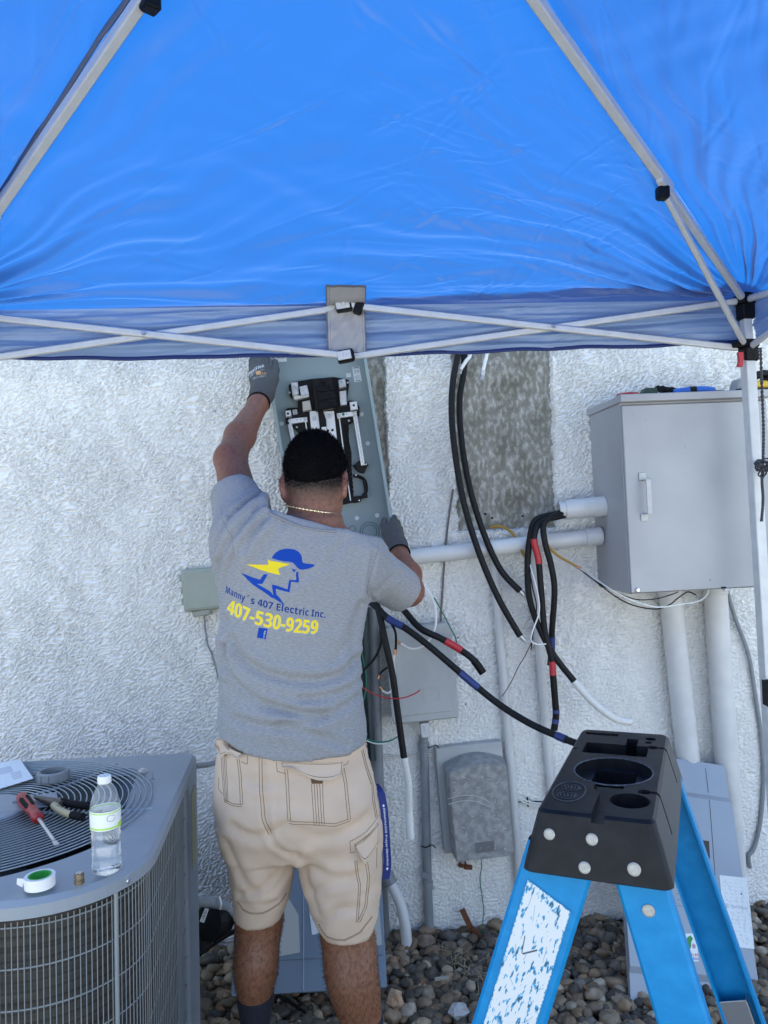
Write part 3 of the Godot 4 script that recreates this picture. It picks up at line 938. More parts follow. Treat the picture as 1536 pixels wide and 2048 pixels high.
		for e in 2:
			var K := P if e == 0 else Q
			var side := off if e == 0 else -off
			part(bar(K + (mt - K).normalized() * 0.025, ml + side, 0.015, 0.022), "scissor_bar", M.frame_bar, tent)
			part(bar(K + Vector3(0, -0.148, 0) + (mt - K).normalized() * 0.03, mt - side, 0.015, 0.022), "scissor_bar", M.frame_bar, tent)
			var bt := MB.new()
			var cross := (K + (mt + ml) / 2) / 2 + Vector3(0, -0.0375, 0)
			bt.disc(cross + off * 1.6, off, 0.006, 0.006, 10, 0.002)
			part(bt, "pivot_bolt", M.steel, tent)
		for pt in [mt, ml]:
			var kb := MB.new()
			kb.rbox(Vector3(0.050 if absf(off.z) > absf(off.x) else 0.034, 0.036, 0.034 if absf(off.z) > absf(off.x) else 0.05), Transform3D(Basis(Vector3.BACK, 0.16), pt + off * 0.2), 0.005)
			var kn := part(kb, "pivot_clip", M.black, tent)
			var kp := MB.new()
			kp.rbox(Vector3(0.040, 0.026, 0.003), Transform3D(Basis(Vector3.BACK, 0.16), pt + off * 1.75 + Vector3(-0.006, 0.0, 0)), 0.001)
			kp.disc(pt + off * 1.8 + Vector3(-0.004, 0, 0), off, 0.006, 0.006, 10, 0.002)
			part(kp, "pivot_plate", M.frame_bar, kn)
		if s == 0:
			var st := MB.new(); st.rbox(Vector3(0.026, 0.036, 0.03), Transform3D(Basis(Vector3.BACK, -0.35), at(717, 616, 0.492)), 0.004)
			part(st, "strap_loop", M.black, tent)
	var sl2 := MB.new()
	var sa := FL
	for k in 200:
		var q: Vector3 = FL.lerp(peak, 0.3 + 0.6 * k / 200.0)
		var c := cam_basis.inverse() * (q - EYE)
		if c.z < 0 and 1024.0 - 1538.0 * c.y / -c.z > 0.0: sa = q
	sl2.rbox(Vector3(0.034, 0.032, 0.032), Transform3D(Basis(Vector3.UP, 0.7), sa + Vector3(0.012, -0.004, 0.0)), 0.005)
	part(sl2, "bar_sleeve", M.black, tent)
	# ropes coiled at the corner
	var rope_m := worn(lin(0.008, 0.008, 0.01), lin(0.16, 0.16, 0.17), 22.0, 0.7, 0.0, 0.06, 24)
	var rb2 := MB.new()
	for strand in 2:
		var pts := []
		var base := spline(path([1521, 696, 0.46, 1524, 780, 0.47, 1527, 860, 0.47, 1526, 925, 0.47, 1524, 960, 0.47, 1526, 1000, 0.47, 1523, 1042, 0.47]), 34)
		for k in base.size():
			var a := k * 0.9 + strand * PI
			pts.append(base[k] + Vector3(cos(a), 0, sin(a)) * 0.0024)
		rb2.tube(pts, 0.0026, 6)
	for k in 9:
		var pts := []
		var tilt := Basis.from_euler(Vector3(rng.randf_range(-0.8, 0.8), rng.randf_range(-1.2, 1.2), rng.randf_range(-1.6, 1.6)))
		for s in 19:
			var a := TAU * s / 18.0
			pts.append(at(1526 + rng.randf_range(-1, 1), 930 + (14 if k > 6 else 0), 0.48) + tilt * Vector3(cos(a) * 0.024, sin(a) * 0.011, 0.006 * sin(a * 2.0)))
		rb2.tube(pts, 0.0028, 6)
	solo(rb2, "guy_rope", rope_m, "black and white twisted cord knotted in a bunch beside the right tent leg", "rope")

# ---------- big grey cabinet on the right ----------
func make_cabinet() -> void:
	var zf := 0.31
	var a := at(1251, 812, zf); var b := at(1257, 1190, zf); var c := at(1552, 1172, zf)
	var x0 := (a.x + b.x) / 2 - 0.004; var x1 := c.x; var yb := (b.y + c.y) / 2; var yt := 1.862
	var cab := thing("utility_cabinet", Vector3((x0 + x1) / 2, yb, 0.15), "large grey steel utility cabinet with bar handle, tools on its lid", "cabinet")
	var roll := Basis(Vector3.BACK, 0.012)
	var mb := MB.new()
	mb.rbox(Vector3(x1 - x0, yt - yb, zf - 0.016), Transform3D(roll, Vector3((x0 + x1) / 2, (yt + yb) / 2, (zf - 0.012) / 2)), 0.004)
	part(mb, "body", M.cabinet, cab)
	var db := MB.new()
	db.rbox(Vector3(x1 - x0 - 0.002, yt - yb - 0.016, 0.012), Transform3D(roll, Vector3((x0 + x1) / 2 + 0.001, (yt + yb) / 2 - 0.006, zf - 0.006)), 0.005)
	var door := part(db, "door", M.cabinet, cab)
	var lb := MB.new()
	lb.rbox(Vector3(x1 - x0 + 0.022, 0.026, zf + 0.018), Transform3D(roll, Vector3((x0 + x1) / 2, yt + 0.006, (zf + 0.018) / 2)), 0.004)
	lb.rbox(Vector3(x1 - x0 + 0.008, 0.03, zf - 0.03), Transform3D(roll, Vector3((x0 + x1) / 2, yt - 0.02, (zf - 0.03) / 2)), 0.004)
	part(lb, "lid", M.cabinet, cab)
	# bar handle: two feet, two risers, a grip
	var hb := MB.new()
	var ht := at(1283, 953, zf); var hl := at(1287, 1035, zf)
	for p in [ht, hl]:
		hb.rbox(Vector3(0.024, 0.024, 0.004), Transform3D(roll, p + Vector3(0.002, 0, 0.003)), 0.001)
		hb.rbox(Vector3(0.014, 0.004, 0.034), Transform3D(roll, p + Vector3(0.006, 0.012 if p == hl else -0.012, 0.018)), 0.001)
	var hm: Vector3 = (ht + hl) / 2
	hb.rbox(Vector3(0.018, ht.y - hl.y - 0.02, 0.006), Transform3D(roll, hm + Vector3(0.007, 0, 0.036)), 0.002)
	part(hb, "handle", worn(lin(0.44, 0.45, 0.46), lin(0.52, 0.53, 0.53), 3.0, 0.4, 0.1, 0.02, 25), door)
	var sb := MB.new()
	var sp := at(1275, 1180, zf)
	sb.disc(sp, Vector3.BACK, 0.008, 0.006, 16, 0.002)
	sb.rbox(Vector3(0.002, 0.012, 0.002), Transform3D(Basis(Vector3.BACK, 0.2), sp + Vector3(0, 0, 0.0065)), 0.0003)
	part(sb, "lock_screw", M.steel, door)
	var eb := MB.new(); eb.rbox(Vector3(0.018, 0.008, 0.02), Transform3D(roll, at(1452, 1179, zf)), 0.002)
	part(eb, "latch_tab", M.bright, door)
	var kb := MB.new(); kb.rbox(Vector3(0.016, 0.005, 0.004), Transform3D(roll, at(1447, 1175, zf + 0.001)), 0.001)
	part(kb, "latch_slot", M.black, door)
	var fb := MB.new(); fb.disc(at(1420, 1160, zf), Vector3.BACK, 0.002, 0.001, 8)
	part(fb, "scratch", M.black_soft, door)
	for q in [[1370, 893, 0.2, 0.014], [1292, 840, -0.3, 0.010], [1265, 828, 0.5, 0.012]]:
		var fc := MB.new(); fc.rbox(Vector3(0.001, q[3], 0.001), Transform3D(Basis(Vector3.BACK, q[2]), at(q[0], q[1], zf)), 0.0003)
		part(fc, "scratch", M.pvc_dark, door)
	# tools lying on the lid
	var ly := yt + 0.019
	var tr := func(px: float, py: float, z: float) -> Vector3:
		var q := at(px, py, z); return Vector3(q.x, ly + (q.x - (x0 + x1) / 2) * 0.012, z)
	var t1 := MB.new()
	var p1: Vector3 = tr.call(1256, 790, 0.25)
	t1.lathe([Vector2(0, 0), Vector2(0.036, 0), Vector2(0.038, 0.004), Vector2(0.036, 0.012), Vector2(0.03, 0.0125), Vector2(0, 0.011)], 24, Transform3D(Basis(), p1))
	solo(t1, "tape_roll", M.red, "flat red roll of tape on the cabinet lid", "tape")
	var t2 := MB.new()
	var p2: Vector3 = tr.call(1297, 782, 0.26)
	t2.prism(PackedVector2Array([Vector2(-0.026, 0), Vector2(0.024, 0), Vector2(0.026, 0.012), Vector2(0.019, 0.026), Vector2(-0.016, 0.026), Vector2(-0.023, 0.012)]), -0.022, 0.022, Transform3D(Basis(), p2), 0.004)
	solo(t2, "wire_connector", mat(lin(0.008, 0.045, 0.03), 0.5), "dark green plastic case beside the red tape on the cabinet lid", "case")
	var gl := thing("work_glove", tr.call(1330, 780, 0.26), "crumpled black glove on the cabinet lid between green case and blue tool", "glove")
	var gb := MB.new()
	for k in 4:
		var q: Vector3 = tr.call(1316 + k * 9, 780, 0.255 + 0.01 * (k % 2))
		gb.tube(spline([q + Vector3(-0.012, 0.014, 0), q + Vector3(0, 0.028 - k * 0.003, 0.003), q + Vector3(0.016, 0.012, 0), q + Vector3(0.022, 0.005, 0.004)], 4), [0.012, 0.011, 0.010, 0.009, 0.009, 0.009, 0.009, 0.009, 0.008, 0.008, 0.007, 0.006, 0.004], 8)
	part(gb, "fingers", M.black_soft, gl)
	var bt := thing("blue_tool", tr.call(1395, 782, 0.27), "long blue and black handled tool lying on the cabinet lid", "hand tool")
	var bb := MB.new(); bb.tube(spline([tr.call(1345, 785, 0.27) + Vector3(0, 0.008, 0), tr.call(1380, 783, 0.27) + Vector3(0, 0.014, 0), tr.call(1410, 783, 0.27) + Vector3(0, 0.014, 0), tr.call(1428, 783, 0.27) + Vector3(0, 0.009, 0)], 6), 0.012, 10)
	part(bb, "grip", mat(lin(0.02, 0.13, 0.52), 0.5), bt)
	var b2 := MB.new(); b2.tube([tr.call(1378, 783, 0.27) + Vector3(0, 0.0142, 0), tr.call(1391, 783, 0.27) + Vector3(0, 0.0147, 0)], 0.0126, 10)
	part(b2, "band", M.black, bt)
	var b3 := MB.new(); b3.tube([tr.call(1427, 783, 0.27) + Vector3(0, 0.008, 0), tr.call(1448, 783, 0.27) + Vector3(0, 0.006, 0)], 0.004, 8)
	part(b3, "tip", M.black, bt)
	var dr := thing("cordless_saw", tr.call(1510, 775, 0.22), "yellow and black cordless saw at the right end of the cabinet lid", "power tool")
	var o: Vector3 = tr.call(1505, 775, 0.22)
	var d1 := MB.new(); d1.rbox(Vector3(0.13, 0.03, 0.07), Transform3D(Basis(), o + Vector3(0.03, 0.028, 0)), 0.012)
	part(d1, "motor_housing", mat(lin(0.62, 0.40, 0.02), 0.45), dr)
	var d2 := MB.new(); d2.rbox(Vector3(0.15, 0.014, 0.09), Transform3D(Basis(), o + Vector3(0.0, 0.007, 0)), 0.004)
	d2.tube(spline([o + Vector3(-0.04, 0.03, 0.0), o + Vector3(-0.005, 0.055, 0), o + Vector3(0.04, 0.07, 0), o + Vector3(0.07, 0.06, 0)], 5), 0.014, 10)
	part(d2, "handle", M.black, dr)
	var d3 := MB.new(); d3.prism(PackedVector2Array([Vector2(-0.075, 0.014), Vector2(-0.035, 0.014), Vector2(-0.03, 0.05), Vector2(-0.062, 0.05)]), -0.02, 0.03, Transform3D(Basis(), o), 0.003)
	part(d3, "blade_guard", M.pvc_dark, dr)
	var d4 := MB.new(); d4.rbox(Vector3(0.05, 0.022, 0.06), Transform3D(Basis(), o + Vector3(0.065, 0.046, 0)), 0.004)
	part(d4, "battery", M.black, dr)

# ---------- small boxes on the wall ----------
func face_xf(tl: Vector2, tr_: Vector2, bl: Vector2, br: Vector2, z: float) -> Array:   # a rectangle on the wall that best fits four pixels: [transform, width, height]
	var a := at(tl.x, tl.y, z); var b := at(tr_.x, tr_.y, z); var c := at(bl.x, bl.y, z); var d := at(br.x, br.y, z)
	var ctr := (a + b + c + d) / 4
	var ux := ((b - a) + (d - c)).normalized()
	var w := ((b - a).length() + (d - c).length()) / 2; var h := ((a - c).length() + (b - d).length()) / 2
	return [Transform3D(Basis(ux, Vector3.BACK.cross(ux), Vector3.BACK), ctr), w, h]

func make_wall_boxes() -> void:
	# meter box in the middle
	var f := face_xf(Vector2(776, 1262), Vector2(903, 1245), Vector2(783, 1446), Vector2(914, 1436), 0.09)
	var xf: Transform3D = f[0]; var w: float = f[1]; var h: float = f[2]
	var bx := thing("junction_box", Vector3(xf.origin.x, xf.origin.y - h / 2, 0.05), "mid-grey plastic junction box behind the hanging cables, plain rounded lid", "junction box")
	var mb := MB.new(); mb.prism(rrect(w, h, 0.010), -0.088, -0.018, xf, 0.003)
	part(mb, "body", M.box_grey, bx)
	var lb := MB.new(); lb.prism(rrect(w + 0.008, h + 0.008, 0.012), -0.018, 0.0, xf, 0.005)
	var lid := part(lb, "lid", M.box_grey, bx)
	var hb := MB.new()
	var arc := PackedVector2Array()
	for k in 13: arc.append(Vector2(lerpf(-0.40, 0.40, k / 12.0) * w, h * 0.40 + 0.012 * sin(PI * k / 12.0)))
	arc.append(Vector2(0.40 * w, -0.43 * h)); arc.append(Vector2(-0.40 * w, -0.43 * h))
	hb.prism(arc, 0.0, 0.004, xf, 0.003)
	part(hb, "raised_field", M.box_grey, lid)
	var em := MB.new()
	for r in [[0.052, 0.045], [0.046, 0.0]]:
		pass
	for k in 4:
		em.rbox(Vector3(0.056 if k < 2 else 0.001, 0.001 if k < 2 else 0.05, 0.0012), xf * Transform3D(Basis(), Vector3(0.025 + (0 if k < 2 else (-0.028 if k == 2 else 0.028)), -0.075 + (0 if k >= 2 else (-0.025 if k == 0 else 0.025)), 0.0045)), 0.0004)
	var ringp := []
	for k in 25: ringp.append(xf * Vector3(0.036 + cos(TAU * k / 24) * 0.014, -0.075 + sin(TAU * k / 24) * 0.014, 0.0045))
	em.tube(ringp, 0.0007, 6)
	em.rbox(Vector3(0.011, 0.011, 0.001), xf * Transform3D(Basis(), Vector3(0.036, -0.075, 0.0045)), 0.0004)
	part(em, "moulded_mark", M.box_grey, lid)
	var nb := MB.new()
	var np := at(850, 1458, 0.055)
	nb.rbox(Vector3(0.034, 0.052, 0.04), Transform3D(xf.basis, np), 0.004)
	nb.rbox(Vector3(0.010, 0.022, 0.006), Transform3D(xf.basis, np + Vector3(0.0, 0.008, 0.021)), 0.001)
	part(nb, "cable_gland", M.pvc, bx)
	# lower scuffed hood box
	f = face_xf(Vector2(868, 1495), Vector2(1000, 1481), Vector2(893, 1705), Vector2(1019, 1690), 0.03)
	xf = f[0]; w = f[1]; h = f[2]
	var b2 := thing("telephone_box", Vector3(xf.origin.x, xf.origin.y - h / 2, 0.06), "scuffed dusty grey hooded box low on the wall", "junction box")
	var m2 := MB.new(); m2.prism(rrect(w + 0.006, h, 0.006), -0.028, 0.012, xf, 0.004)
	part(m2, "back_plate", M.box_grey, b2)
	var cv := MB.new()
	# hood: outline shrinks forward, arched at the top
	var ring := func(sc: float, z: float, arch: float) -> PackedVector3Array:
		var r := PackedVector3Array()
		var ww := w * sc; var ox := 0.045 * w; var yb := -h * 0.49 + (1.0 - sc) * 0.01
		var yt := h * 0.36 - z * 0.12
		r.append(xf * Vector3(ox - ww / 2 + 0.006, yb, z)); r.append(xf * Vector3(ox + ww / 2 - 0.006, yb, z)); r.append(xf * Vector3(ox + ww / 2, yb + 0.006, z))
		for k in 11:
			var u := k / 10.0
			r.append(xf * Vector3(ox + lerpf(ww / 2, -ww / 2, u), yt + arch * sin(PI * u), z))
		r.append(xf * Vector3(ox - ww / 2, yb + 0.006, z))
		return r
	var rs := [ring.call(0.91, 0.012, 0.028), ring.call(0.895, 0.06, 0.026), ring.call(0.875, 0.090, 0.020), ring.call(0.84, 0.0975, 0.017)]
	for q in rs.size() - 1:
		var A: PackedVector3Array = rs[q]; var B: PackedVector3Array = rs[q + 1]
		for k in A.size():
			cv.quad(A[k], A[(k + 1) % A.size()], B[(k + 1) % A.size()], B[k])
	var top: PackedVector3Array = rs[-1]
	var ctr := Vector3.ZERO
	for p in top: ctr += p / top.size()
	for k in top.size(): cv.tri(ctr, top[k], top[(k + 1) % top.size()])
	var im := Image.create(200, 300, false, Image.FORMAT_RGB8)
	var hood := part(cv, "hood", M.box_dirty, b2)
	var scr := MB.new()
	for k in 46:
		var p := Vector3(rng.randf_range(-0.38, 0.38) * w, rng.randf_range(-0.42, 0.30) * h, 0.098)
		var L := rng.randf_range(0.004, 0.018); var an := rng.randf_range(-0.5, 0.5) + (1.2 if k % 5 == 0 else 0.0)
		scr.rbox(Vector3(L, rng.randf_range(0.0008, 0.0016), 0.0008), xf * Transform3D(Basis(Vector3.BACK, an), p), 0.0002)
	for e in 2:
		var ap := []
		for k in 15: ap.append(xf * Vector3((-0.44 + 0.62 * k / 14.0) * w, (0.085 - e * 0.05 + 0.035 * sin(PI * (k / 14.0) * 0.85 + 0.35) - 0.06 * pow(k / 14.0, 3)) * h + 0.0, 0.0982))
		scr.tube(ap, 0.0009, 5)
	part(scr, "scratches", mat(lin(0.6, 0.6, 0.58), 0.8), hood).set_meta("kind", "stuff")
	var lab := MB.new(); lab.rbox(Vector3(0.066, 0.036, 0.0008), xf * Transform3D(Basis(), Vector3(0.012, -0.155 * 1.0 * h / 0.36 + 0.02, 0.0980)), 0.0002)
	part(lab, "worn_label", mat(lin(0.16, 0.16, 0.16), 0.8), hood)
	var hn := MB.new(); hn.rbox(Vector3(0.025, 0.02, 0.02), Transform3D(xf.basis, at(948, 1712, 0.05)), 0.003)
	part(hn, "cable_gland", M.pvc, b2)
	# small greenish box on the left
	f = face_xf(Vector2(361, 1144), Vector2(494, 1128), Vector2(368, 1222), Vector2(500, 1212), 0.06)
	xf = f[0]; w = f[1]; h = f[2]
	var b3 := thing("interface_box", Vector3(xf.origin.x, xf.origin.y - h / 2, 0.03), "small grey-green hinged plastic box left of the man, cable below", "junction box")
	var m3 := MB.new(); m3.prism(rrect(w + 0.008, h + 0.008, 0.008), -0.06, -0.02, xf, 0.002)
	part(m3, "body", M.box_green, b3)
	var l3 := MB.new(); l3.prism(rrect(w, h, 0.009), -0.02, 0.0, xf, 0.004)
	l3.prism(rrect(w - 0.014, h - 0.014, 0.006), 0.0, 0.003, xf, 0.002)
	part(l3, "lid", M.box_green, b3)
	var hg := MB.new()
	for t in [0.32, 0.02, -0.26]: hg.rbox(Vector3(0.006, 0.022, 0.012), xf * Transform3D(Basis(), Vector3(-w / 2 - 0.004, h * t, -0.012)), 0.001)
	part(hg, "hinge", M.box_green, b3)
	var nb3 := MB.new(); nb3.prism(PackedVector2Array([Vector2(-0.036, 0.0), Vector2(0.03, 0.004), Vector2(0.026, -0.016), Vector2(-0.030, -0.019)]), -0.05, -0.012, Transform3D(xf.basis, at(402, 1222, 0.062)), 0.003)
	part(nb3, "cable_entry", M.box_green, b3)
	var cbl := MB.new(); cbl.tube(spline(path([408, 1232, 0.02, 411, 1265, 0.012, 416, 1290, 0.010, 425, 1312, 0.010, 434, 1345, 0.010, 441, 1375, 0.010])), 0.0028, 8)
	solo(cbl, "cable", M.pvc_dark, "thin grey cable running down the wall from the small grey-green box", "cable")
	# dark trough with open wires, behind the man's right side
	f = face_xf(Vector2(640, 1215), Vector2(738, 1208), Vector2(648, 1530), Vector2(748, 1522), 0.08)
	xf = f[0]; w = f[1]; h = f[2]
	var tr := thing("wire_trough", Vector3(xf.origin.x, xf.origin.y - h / 2, 0.04), "dark slate open wire trough half hidden behind the man's back", "junction box")
	var m4 := MB.new(); m4.rbox(Vector3(w, h, 0.012), xf * Transform3D(Basis(), Vector3(0, 0, -0.072)), 0.002)
	part(m4, "back", M.slate, tr)
	for s in [-1, 1]:
		var sd := MB.new(); sd.rbox(Vector3(0.004, h, 0.07), xf * Transform3D(Basis(), Vector3(s * (w / 2 - 0.002), 0, -0.033)), 0.001)
		sd.rbox(Vector3(0.014, h, 0.003), xf * Transform3D(Basis(), Vector3(s * (w / 2 - 0.011), 0, 0.0)), 0.001)
		part(sd, "side", M.slate, tr)
		var ed := MB.new(); ed.rbox(Vector3(w - 0.01, 0.004, 0.07), xf * Transform3D(Basis(), Vector3(0, s * (h / 2 - 0.002), -0.033)), 0.001)
		part(ed, "end", M.slate, tr)

# ---------- conduits ----------
func pipe(called: String, pts: Array, r: float, m: Material, label: String, joints := [], group := "") -> Node3D:
	var o := thing(called, Vector3(pts[0].x, minf(pts[0].y, pts[-1].y), pts[0].z), label, "conduit", group)
	var mb := MB.new(); mb.tube(pts, r, 20)
	part(mb, "pipe", m, o)
	for j in joints:      # [fraction, half length, extra radius]
		var k := int(j[0] * (pts.size() - 1))
		var t: Vector3 = (pts[mini(k + 1, pts.size() - 1)] - pts[maxi(k - 1, 0)]).normalized()
		var c: Vector3 = pts[k]
		var e: float = r + j[2]
		var cb := MB.new()
		cb.lathe([Vector2(r, -j[1] - 0.002), Vector2(e, -j[1]), Vector2(e, j[1]), Vector2(r, j[1] + 0.002)], 20, Transform3D(cb.frame(t), c))
		part(cb, "coupling", m, o)
	return o
func line(a: Vector3, b: Vector3, n := 24) -> Array:
	var r := []
	for k in n + 1: r.append(a.lerp(b, float(k) / n))
	return r

func make_conduits() -> void:
	pipe("conduit", line(at(768, 1121, 0.052), at(1203, 1071, 0.075)), 0.0285, M.pvc, "thick grey horizontal conduit from the gloved hand to the cabinet", [[0.97, 0.028, 0.005], [0.05, 0.03, 0.004]])
	# stub with an open end
	var p0 := at(1117, 1020, 0.105); var p1 := at(1203, 1013, 0.11)
	var st := thing("conduit_stub", Vector3(p0.x, p0.y - 0.03, 0.1), "short open-ended conduit stub with cables coming out, on the cabinet side", "conduit")
	var b := MB.new(); var fr := b.frame((p1 - p0).normalized()); var L := p0.distance_to(p1)
	b.lathe([Vector2(0.024, 0.03), Vector2(0.024, 0.0), Vector2(0.028, 0.0), Vector2(0.028, 0.022), Vector2(0.0335, 0.022), Vector2(0.0335, L * 0.55)], 22, Transform3D(fr, p0))
	part(b, "pipe", M.pvc, st)
	var b2 := MB.new(); b2.lathe([Vector2(0.0335, L * 0.52), Vector2(0.0345, L * 0.55), Vector2(0.0345, L * 0.8), Vector2(0.036, L * 0.8), Vector2(0.036, L + 0.01)], 22, Transform3D(fr, p0))
	part(b2, "coupling", M.pvc, st)
	var b3 := MB.new(); b3.lathe([Vector2(0, 0.028), Vector2(0.0245, 0.028)], 20, Transform3D(Basis(fr.x, -fr.y, -fr.z), p0 + fr.y * 0.056))
	part(b3, "bore", M.black, st)
	pipe("conduit", line(at(1340, 1180, 0.06), at(1406, 1800, 0.06)), 0.040, M.pvc, "left of the two fat vertical conduits under the cabinet", [[0.02, 0.02, 0.003]], "fat conduits under the cabinet")
	pipe("conduit", line(at(1430, 1176, 0.06), at(1472, 1800, 0.06)), 0.041, M.pvc, "right of the two fat vertical conduits under the cabinet", [[0.02, 0.02, 0.003]], "fat conduits under the cabinet")
	pipe("conduit", line(at(744, 1215, 0.030), at(769, 1880, 0.030)), 0.0195, M.pvc_dark, "grey vertical conduit just right of the man, beside the lanyard")
	pipe("conduit", spline([at(847, 1470, 0.032), at(850, 1560, 0.030), at(855, 1750, 0.030), at(860, 1870, 0.03), at(865, 1925, 0.04)], 8), 0.0155, M.pvc_dark, "thin grey conduit between junction box and pebbles, left of the scuffed box", [[0.11, 0.014, 0.004], [0.56, 0.013, 0.003]])
	pipe("conduit", line(at(986, 1105, 0.026), at(1047, 1850, 0.026)), 0.0165, M.pvc, "long slim conduit dropping from the horizontal pipe, left of a similar one", [], "slim vertical conduits")
	pipe("conduit", line(at(1062, 1095, 0.024), at(1122, 1820, 0.024)), 0.0155, M.pvc, "slim conduit behind the taped cables, running down behind the ladder cap", [], "slim vertical conduits")
	# swept elbow out of the pebbles
	var sw := thing("conduit_elbow", at(812, 1950, 0.13), "pale grey swept conduit bend rising from the pebbles by the man's leg", "conduit")
	var pts := spline(path([768, 1742, 0.075, 782, 1768, 0.085, 800, 1806, 0.10, 810, 1850, 0.115, 814, 1895, 0.125, 815, 1950, 0.135]), 8)
	var m1 := MB.new(); m1.tube(pts, 0.0185, 18)
	part(m1, "pipe", M.pvc, sw)
	var m2 := MB.new(); m2.tube([pts[0] + (pts[0] - pts[5]) * 0.4, pts[0], pts[4], pts[8]], 0.0235, 18)
	part(m2, "upper_coupling", M.pvc_dark, sw)
	var m3 := MB.new(); m3.tube([pts[32], pts[34], pts[36]], 0.0235, 18)
	part(m3, "lower_coupling", M.pvc, sw)
	# flexible grey cable right of the cabinet pipes
	var fl := MB.new(); fl.tube(spline(path([1453, 1178, 0.05, 1470, 1235, 0.03, 1497, 1310, 0.02, 1512, 1400, 0.016, 1522, 1470, 0.014, 1527, 1550, 0.014, 1521, 1640, 0.014, 1508, 1695, 0.014, 1497, 1712, 0.014, 1500, 1735, 0.012])), 0.0075, 12)
	solo(fl, "flexible_cable", M.pvc_dark, "long grey flexible cable curving down the wall at the right edge", "cable")
	# ground rod wire
	var gw := MB.new(); gw.tube(spline(path([906, 978, 0.012, 897, 1040, 0.012, 889, 1120, 0.012, 884, 1200, 0.012, 881, 1250, 0.012])), 0.0035, 8)
	solo(gw, "ground_wire", worn(lin(0.12, 0.11, 0.11), lin(0.2, 0.18, 0.17), 5.0, 0.7, 0.0, 0.03, 27), "stiff grey-brown wire standing up the wall above the junction box", "wire")
	var gw2 := MB.new(); gw2.tube(spline(path([846, 1510, 0.02, 844, 1600, 0.02, 846, 1700, 0.024, 847, 1750, 0.022, 849, 1830, 0.02])), 0.0025, 8)
	solo(gw2, "wire", M.pvc_dark, "thin grey wire beside the conduit left of the scuffed box", "wire")
	var clip := MB.new(); clip.rbox(Vector3(0.03, 0.02, 0.004), Transform3D(Basis(Vector3.BACK, -0.3), at(851, 1751, 0.052)), 0.001)
	solo(clip, "pipe_clip", M.pvc_dark, "small grey metal clip on the conduit below the scuffed box", "clip")
	for q in [[865, 1492, 0.0], [858, 1692, 0.4]]:
		var tb := MB.new(); tb.tube(spline([at(q[0] - 16, q[1], 0.03), at(q[0] - 6, q[1] + 3, 0.052), at(q[0] + 6, q[1] - 2, 0.052), at(q[0] + 13, q[1] + 4, 0.036)], 5), 0.002, 6)
		solo(tb, "zip_tie", M.black, "black zip tie round the thin conduit, %s" % ("above the clip" if q[1] > 1600 else "below the junction box"), "zip tie")

